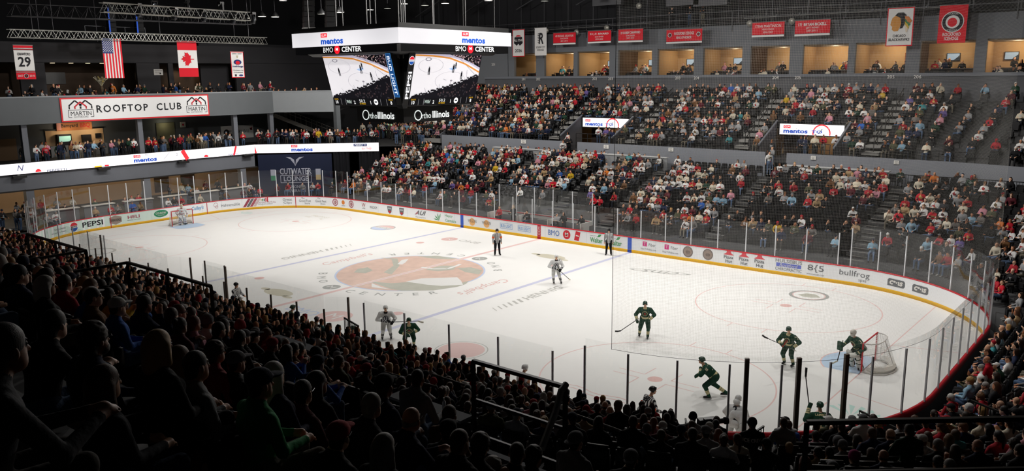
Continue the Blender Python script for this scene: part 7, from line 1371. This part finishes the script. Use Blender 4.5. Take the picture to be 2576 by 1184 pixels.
for px, py, br in ((632, 46, 1), (659, 42, 1), (692, 43, 1), (931, 25, 1), (1016, 10, 1), (1120, 9, 1), (1229, 2, 1), (975, 22, 0), (1069, 14, 0), (855, 32, 1), (809, 36, 0), (1370, 3, 0)):
    q = on(px, py, z=18.4) if py < 30 else on(px, py, z=17.2); roof_lamp(tuple(q), 'round roof lamp beyond the scoreboard, %s, at spot %s' % ('glowing white' if br else 'dim', {632: 'one', 659: 'two', 692: 'three', 931: 'four', 1016: 'five', 1120: 'six', 1229: 'seven', 975: 'eight', 1069: 'nine', 855: 'ten', 809: 'eleven', 1370: 'twelve'}[px]), bool(br), .4)
for i, (px0, px1, l) in enumerate(((755, 798, 'left'), (814, 851, 'right'))):
    q = on((px0+px1)/2, 70, dep=57); t = empty('line_array', tuple(q), -.5, label='%s black hanging line array of speakers above the scoreboard' % l, cat='speaker')
    for j in range(6): MB().box((0, .02*j, .18+.36*j), (.92, .7, .33)).build('speaker_box', BLK, t)
    MB().box((0, 0, -.02), (1.0, .8, .06)).build('frame', STEEL if i == 0 else BLK, t); MB().bar((0, 0, 2.2), (0, 0, 24.1-q.z), .05, .05).build('chain', TD, t)
for i, (px, l) in enumerate(((283, 'left'), (352, 'right'))):
    q = on(px, 92, x=-36); t = empty('line_array', tuple(q), label='tall dark speaker column with blue glow behind the flags, the %s one' % l, cat='speaker')
    for j in range(7): MB().box((0, 0, .2+.38*j), (.6, .55, .34)).build('speaker_box', BLKM, t)
    MB().box((.32, -.3, 1.3), (.03, .12, 2.2)).build('blue_light', led('2a58c8', .12), t)
t = empty('roof_platform', (-37.5, -1.0, 15.3), label='dark roof platform with pale rails behind the American flag', cat='platform'); MB().box((0, 1.6, 0), (1.5, 5.5, .2)).build('deck', BLKM, t); m = MB()
for z in (.5, 1.0): m.bar((.7, -1, z), (.7, 4.2, z), .05, .05)
for y in (-1, .7, 2.4, 4.2): m.bar((.7, y, 0), (.7, y, 1.0), .05, .05)
m.build('railing', cmat('55565a'), t)
for i, (px, y0) in enumerate(((85, 100), (101, 100), (137, 100), (246, 105), (405, 110), (591, 112), (627, 112))): q = on(px, y0, x=-33.2); o = MB().tube([(0, 0, 0), (0, 0, 24-q.z)], .02, 5).build('hanging_cable', TD); o.location = q; tag(o, 'thin steel cable holding the flag truss, %s from the left' % WORDS[i], 'cable')
# far side catwalk with camera crew and lighting pipe
cw = empty('catwalk', (0, HY+22.0, 16.0), label='black steel catwalk with rails above the suites', cat='catwalk'); MB().box((0, 0, 0), (70, 1.2, .15)).build('deck', BLKM, cw); m = MB()
for z in (.55, 1.1): m.bar((-35, -.6, z), (35, -.6, z), .05, .05)
m.build('rail', TD, cw); m = MB()
for i in range(24): m.bar((-35+i*3.04, -.6, -.6), (-35+i*3.04, -.6, 1.1), .06, .06).bar((-35+i*3.04, .6, 0), (-35+i*3.04, .6, 8), .08, .08)
m.build('rail_post', TD, cw); m = MB()
for i in range(10): m.bar((-35+i*7.6, -.2, 2.6), (-31+i*7.6, -.2, 4.2), .08, .1).bar((-35+i*7.6, -.2, 5.2), (-28+i*7.6, -.2, 5.2), .1, .1)
m.build('brace', TD, cw)
for (a, b, l) in (((1290, 80), (1642, 58), 'left'), ((1872, 46), (2440, 14), 'right')):
    p, q = on(*a, y=HY+20.6), on(*b, y=HY+20.6); t = empty('lighting_pipe', tuple(p), label='thin lighting pipe with clamps above the red banners, %s part' % l, cat='pipe'); d = q-p; MB().tube([(0, 0, 0), d], .035, 6).build('pipe', STEEL, t); m = MB()
    for i in range(9): e_ = d*((i+.5)/9); m.box(e_+Vector((0, 0, .08)), (.12, .1, .2))
    m.build('clamp', TD, t)
for i, (px, py) in enumerate(((1451, 80), (1527, 69), (1887, 58), (1993, 52), (1608, 14), (1375, 76))):
    q = on(px, py, y=HY+20.3); t = empty('par_lamp', tuple(q), label='round silver reflector lamp above the red banners, %s from a row of six' % WORDS[i], cat='lamp'); MB().tube([(0, .25, 0), (0, .1, 0), (0, -.12, -.05)], [.08, .22, .26], 12).build('reflector', mat('reflector', 'b5b2a8', .3, .5), t, True); MB().bar((0, .1, .2), (0, .1, .6), .04, .04).build('bracket', TD, t)
for px, py, l in ((1690, 64, 'camera operator in black with yellow vest standing on the catwalk'), (1735, 66, 'camera operator bent over a camera on the catwalk'), (1768, 62, 'third crew member in black on the catwalk')):
    q = on(px, py, y=HY+22.2); o = spectator(Vector((q.x, HY+22.2, 16.1)), PI, 10 if px != 1735 else 11, False, 'cap', 'black cap', 'black jacket', l, None); o['category'] = 'person'
q = on(1738, 66, y=HY+21.7); t = empty('video_camera', (q.x, HY+21.75, 17.3), PI/2*3, label='dark video camera on the catwalk rail', cat='camera'); MB().box((0, 0, .1), (.5, .2, .25)).build('camera_body', BLK, t); MB().tube([(.25, 0, .1), (.5, 0, .1)], .07, 8).build('lens', BLKM, t); MB().bar((0, 0, 0), (0, 0, -1.2), .05, .05).build('pedestal', BLK, t)
for i, (x, l) in enumerate(((1530, 'left'), (1720, 'middle'), (1790, 'right'))): q = on(x, 4, y=HY+21); MB().box(tuple(q), (3.2, .6, .7)).build('duct_box', TD); tag(bpy.data.objects[-1] if False else [o for o in COL.objects if o.name.startswith('duct_box')][-1], 'dark ventilation box under the roof above the banners, %s one' % l, 'duct')
# televisions and doors in the suites
for i in range(len(pil)-1):
    xm = pil[i]+(pil[i+1]-pil[i])*(.42 if i % 2 else .35)
    if i not in (6, 7, 8):
        t = empty('television', (xm, SYF+4.05, 12.95), label='wall television showing the game in suite %s from the scoreboard' % 'one two three four five six seven eight nine ten eleven'.split()[i], cat='television'); MB().box((0, 0, 0), (.95, .08, .6)).build('frame', BLK, t); a = Art(plane_fn((0, -.05, 0), (1, 0, 0), (0, 0, 1))); a.poly(led('8fa4b8', .5), rect(0, 0, .86, .5), 0).poly(led('30363c', .4), [(.05, -.25), (.43, -.25), (.43, .1)], 1); a.build('picture', t)
    if i in (1, 4, 6, 7, 8, 10): tag(MB().box((pil[i+1]-1.1, SYF+4.1, 12.3), (1.1, .08, 2.1)).build('door_%d' % (i+1), cmat('8a4f28' if i in (1, 8) else 'c9a876')), 'door in the back wall of a suite', 'door', kind='structure')
for i in range(len(pil)-1):                                # black seat rows in front of the suite counters
    n = int((pil[i+1]-pil[i]-1.4)/.56)
    sv = []; sf = []
    for j in range(n): x = pil[i]+.9+.56*j; sv.append(np.stack([-LV[:, 0]+x, -LV[:, 1]+SYF+.75, LV[:, 2]+11.0], 1)); sf.append(LF+j*len(LV))
    if n: tag(link('suite_seating', npmesh('suite_seating', np.concatenate(sv), np.concatenate(sf), [SEATM])), 'row of black seats in front of suite %s from the scoreboard' % 'one two three four five six seven eight nine ten eleven'.split()[i], 'seats', kind='stuff')
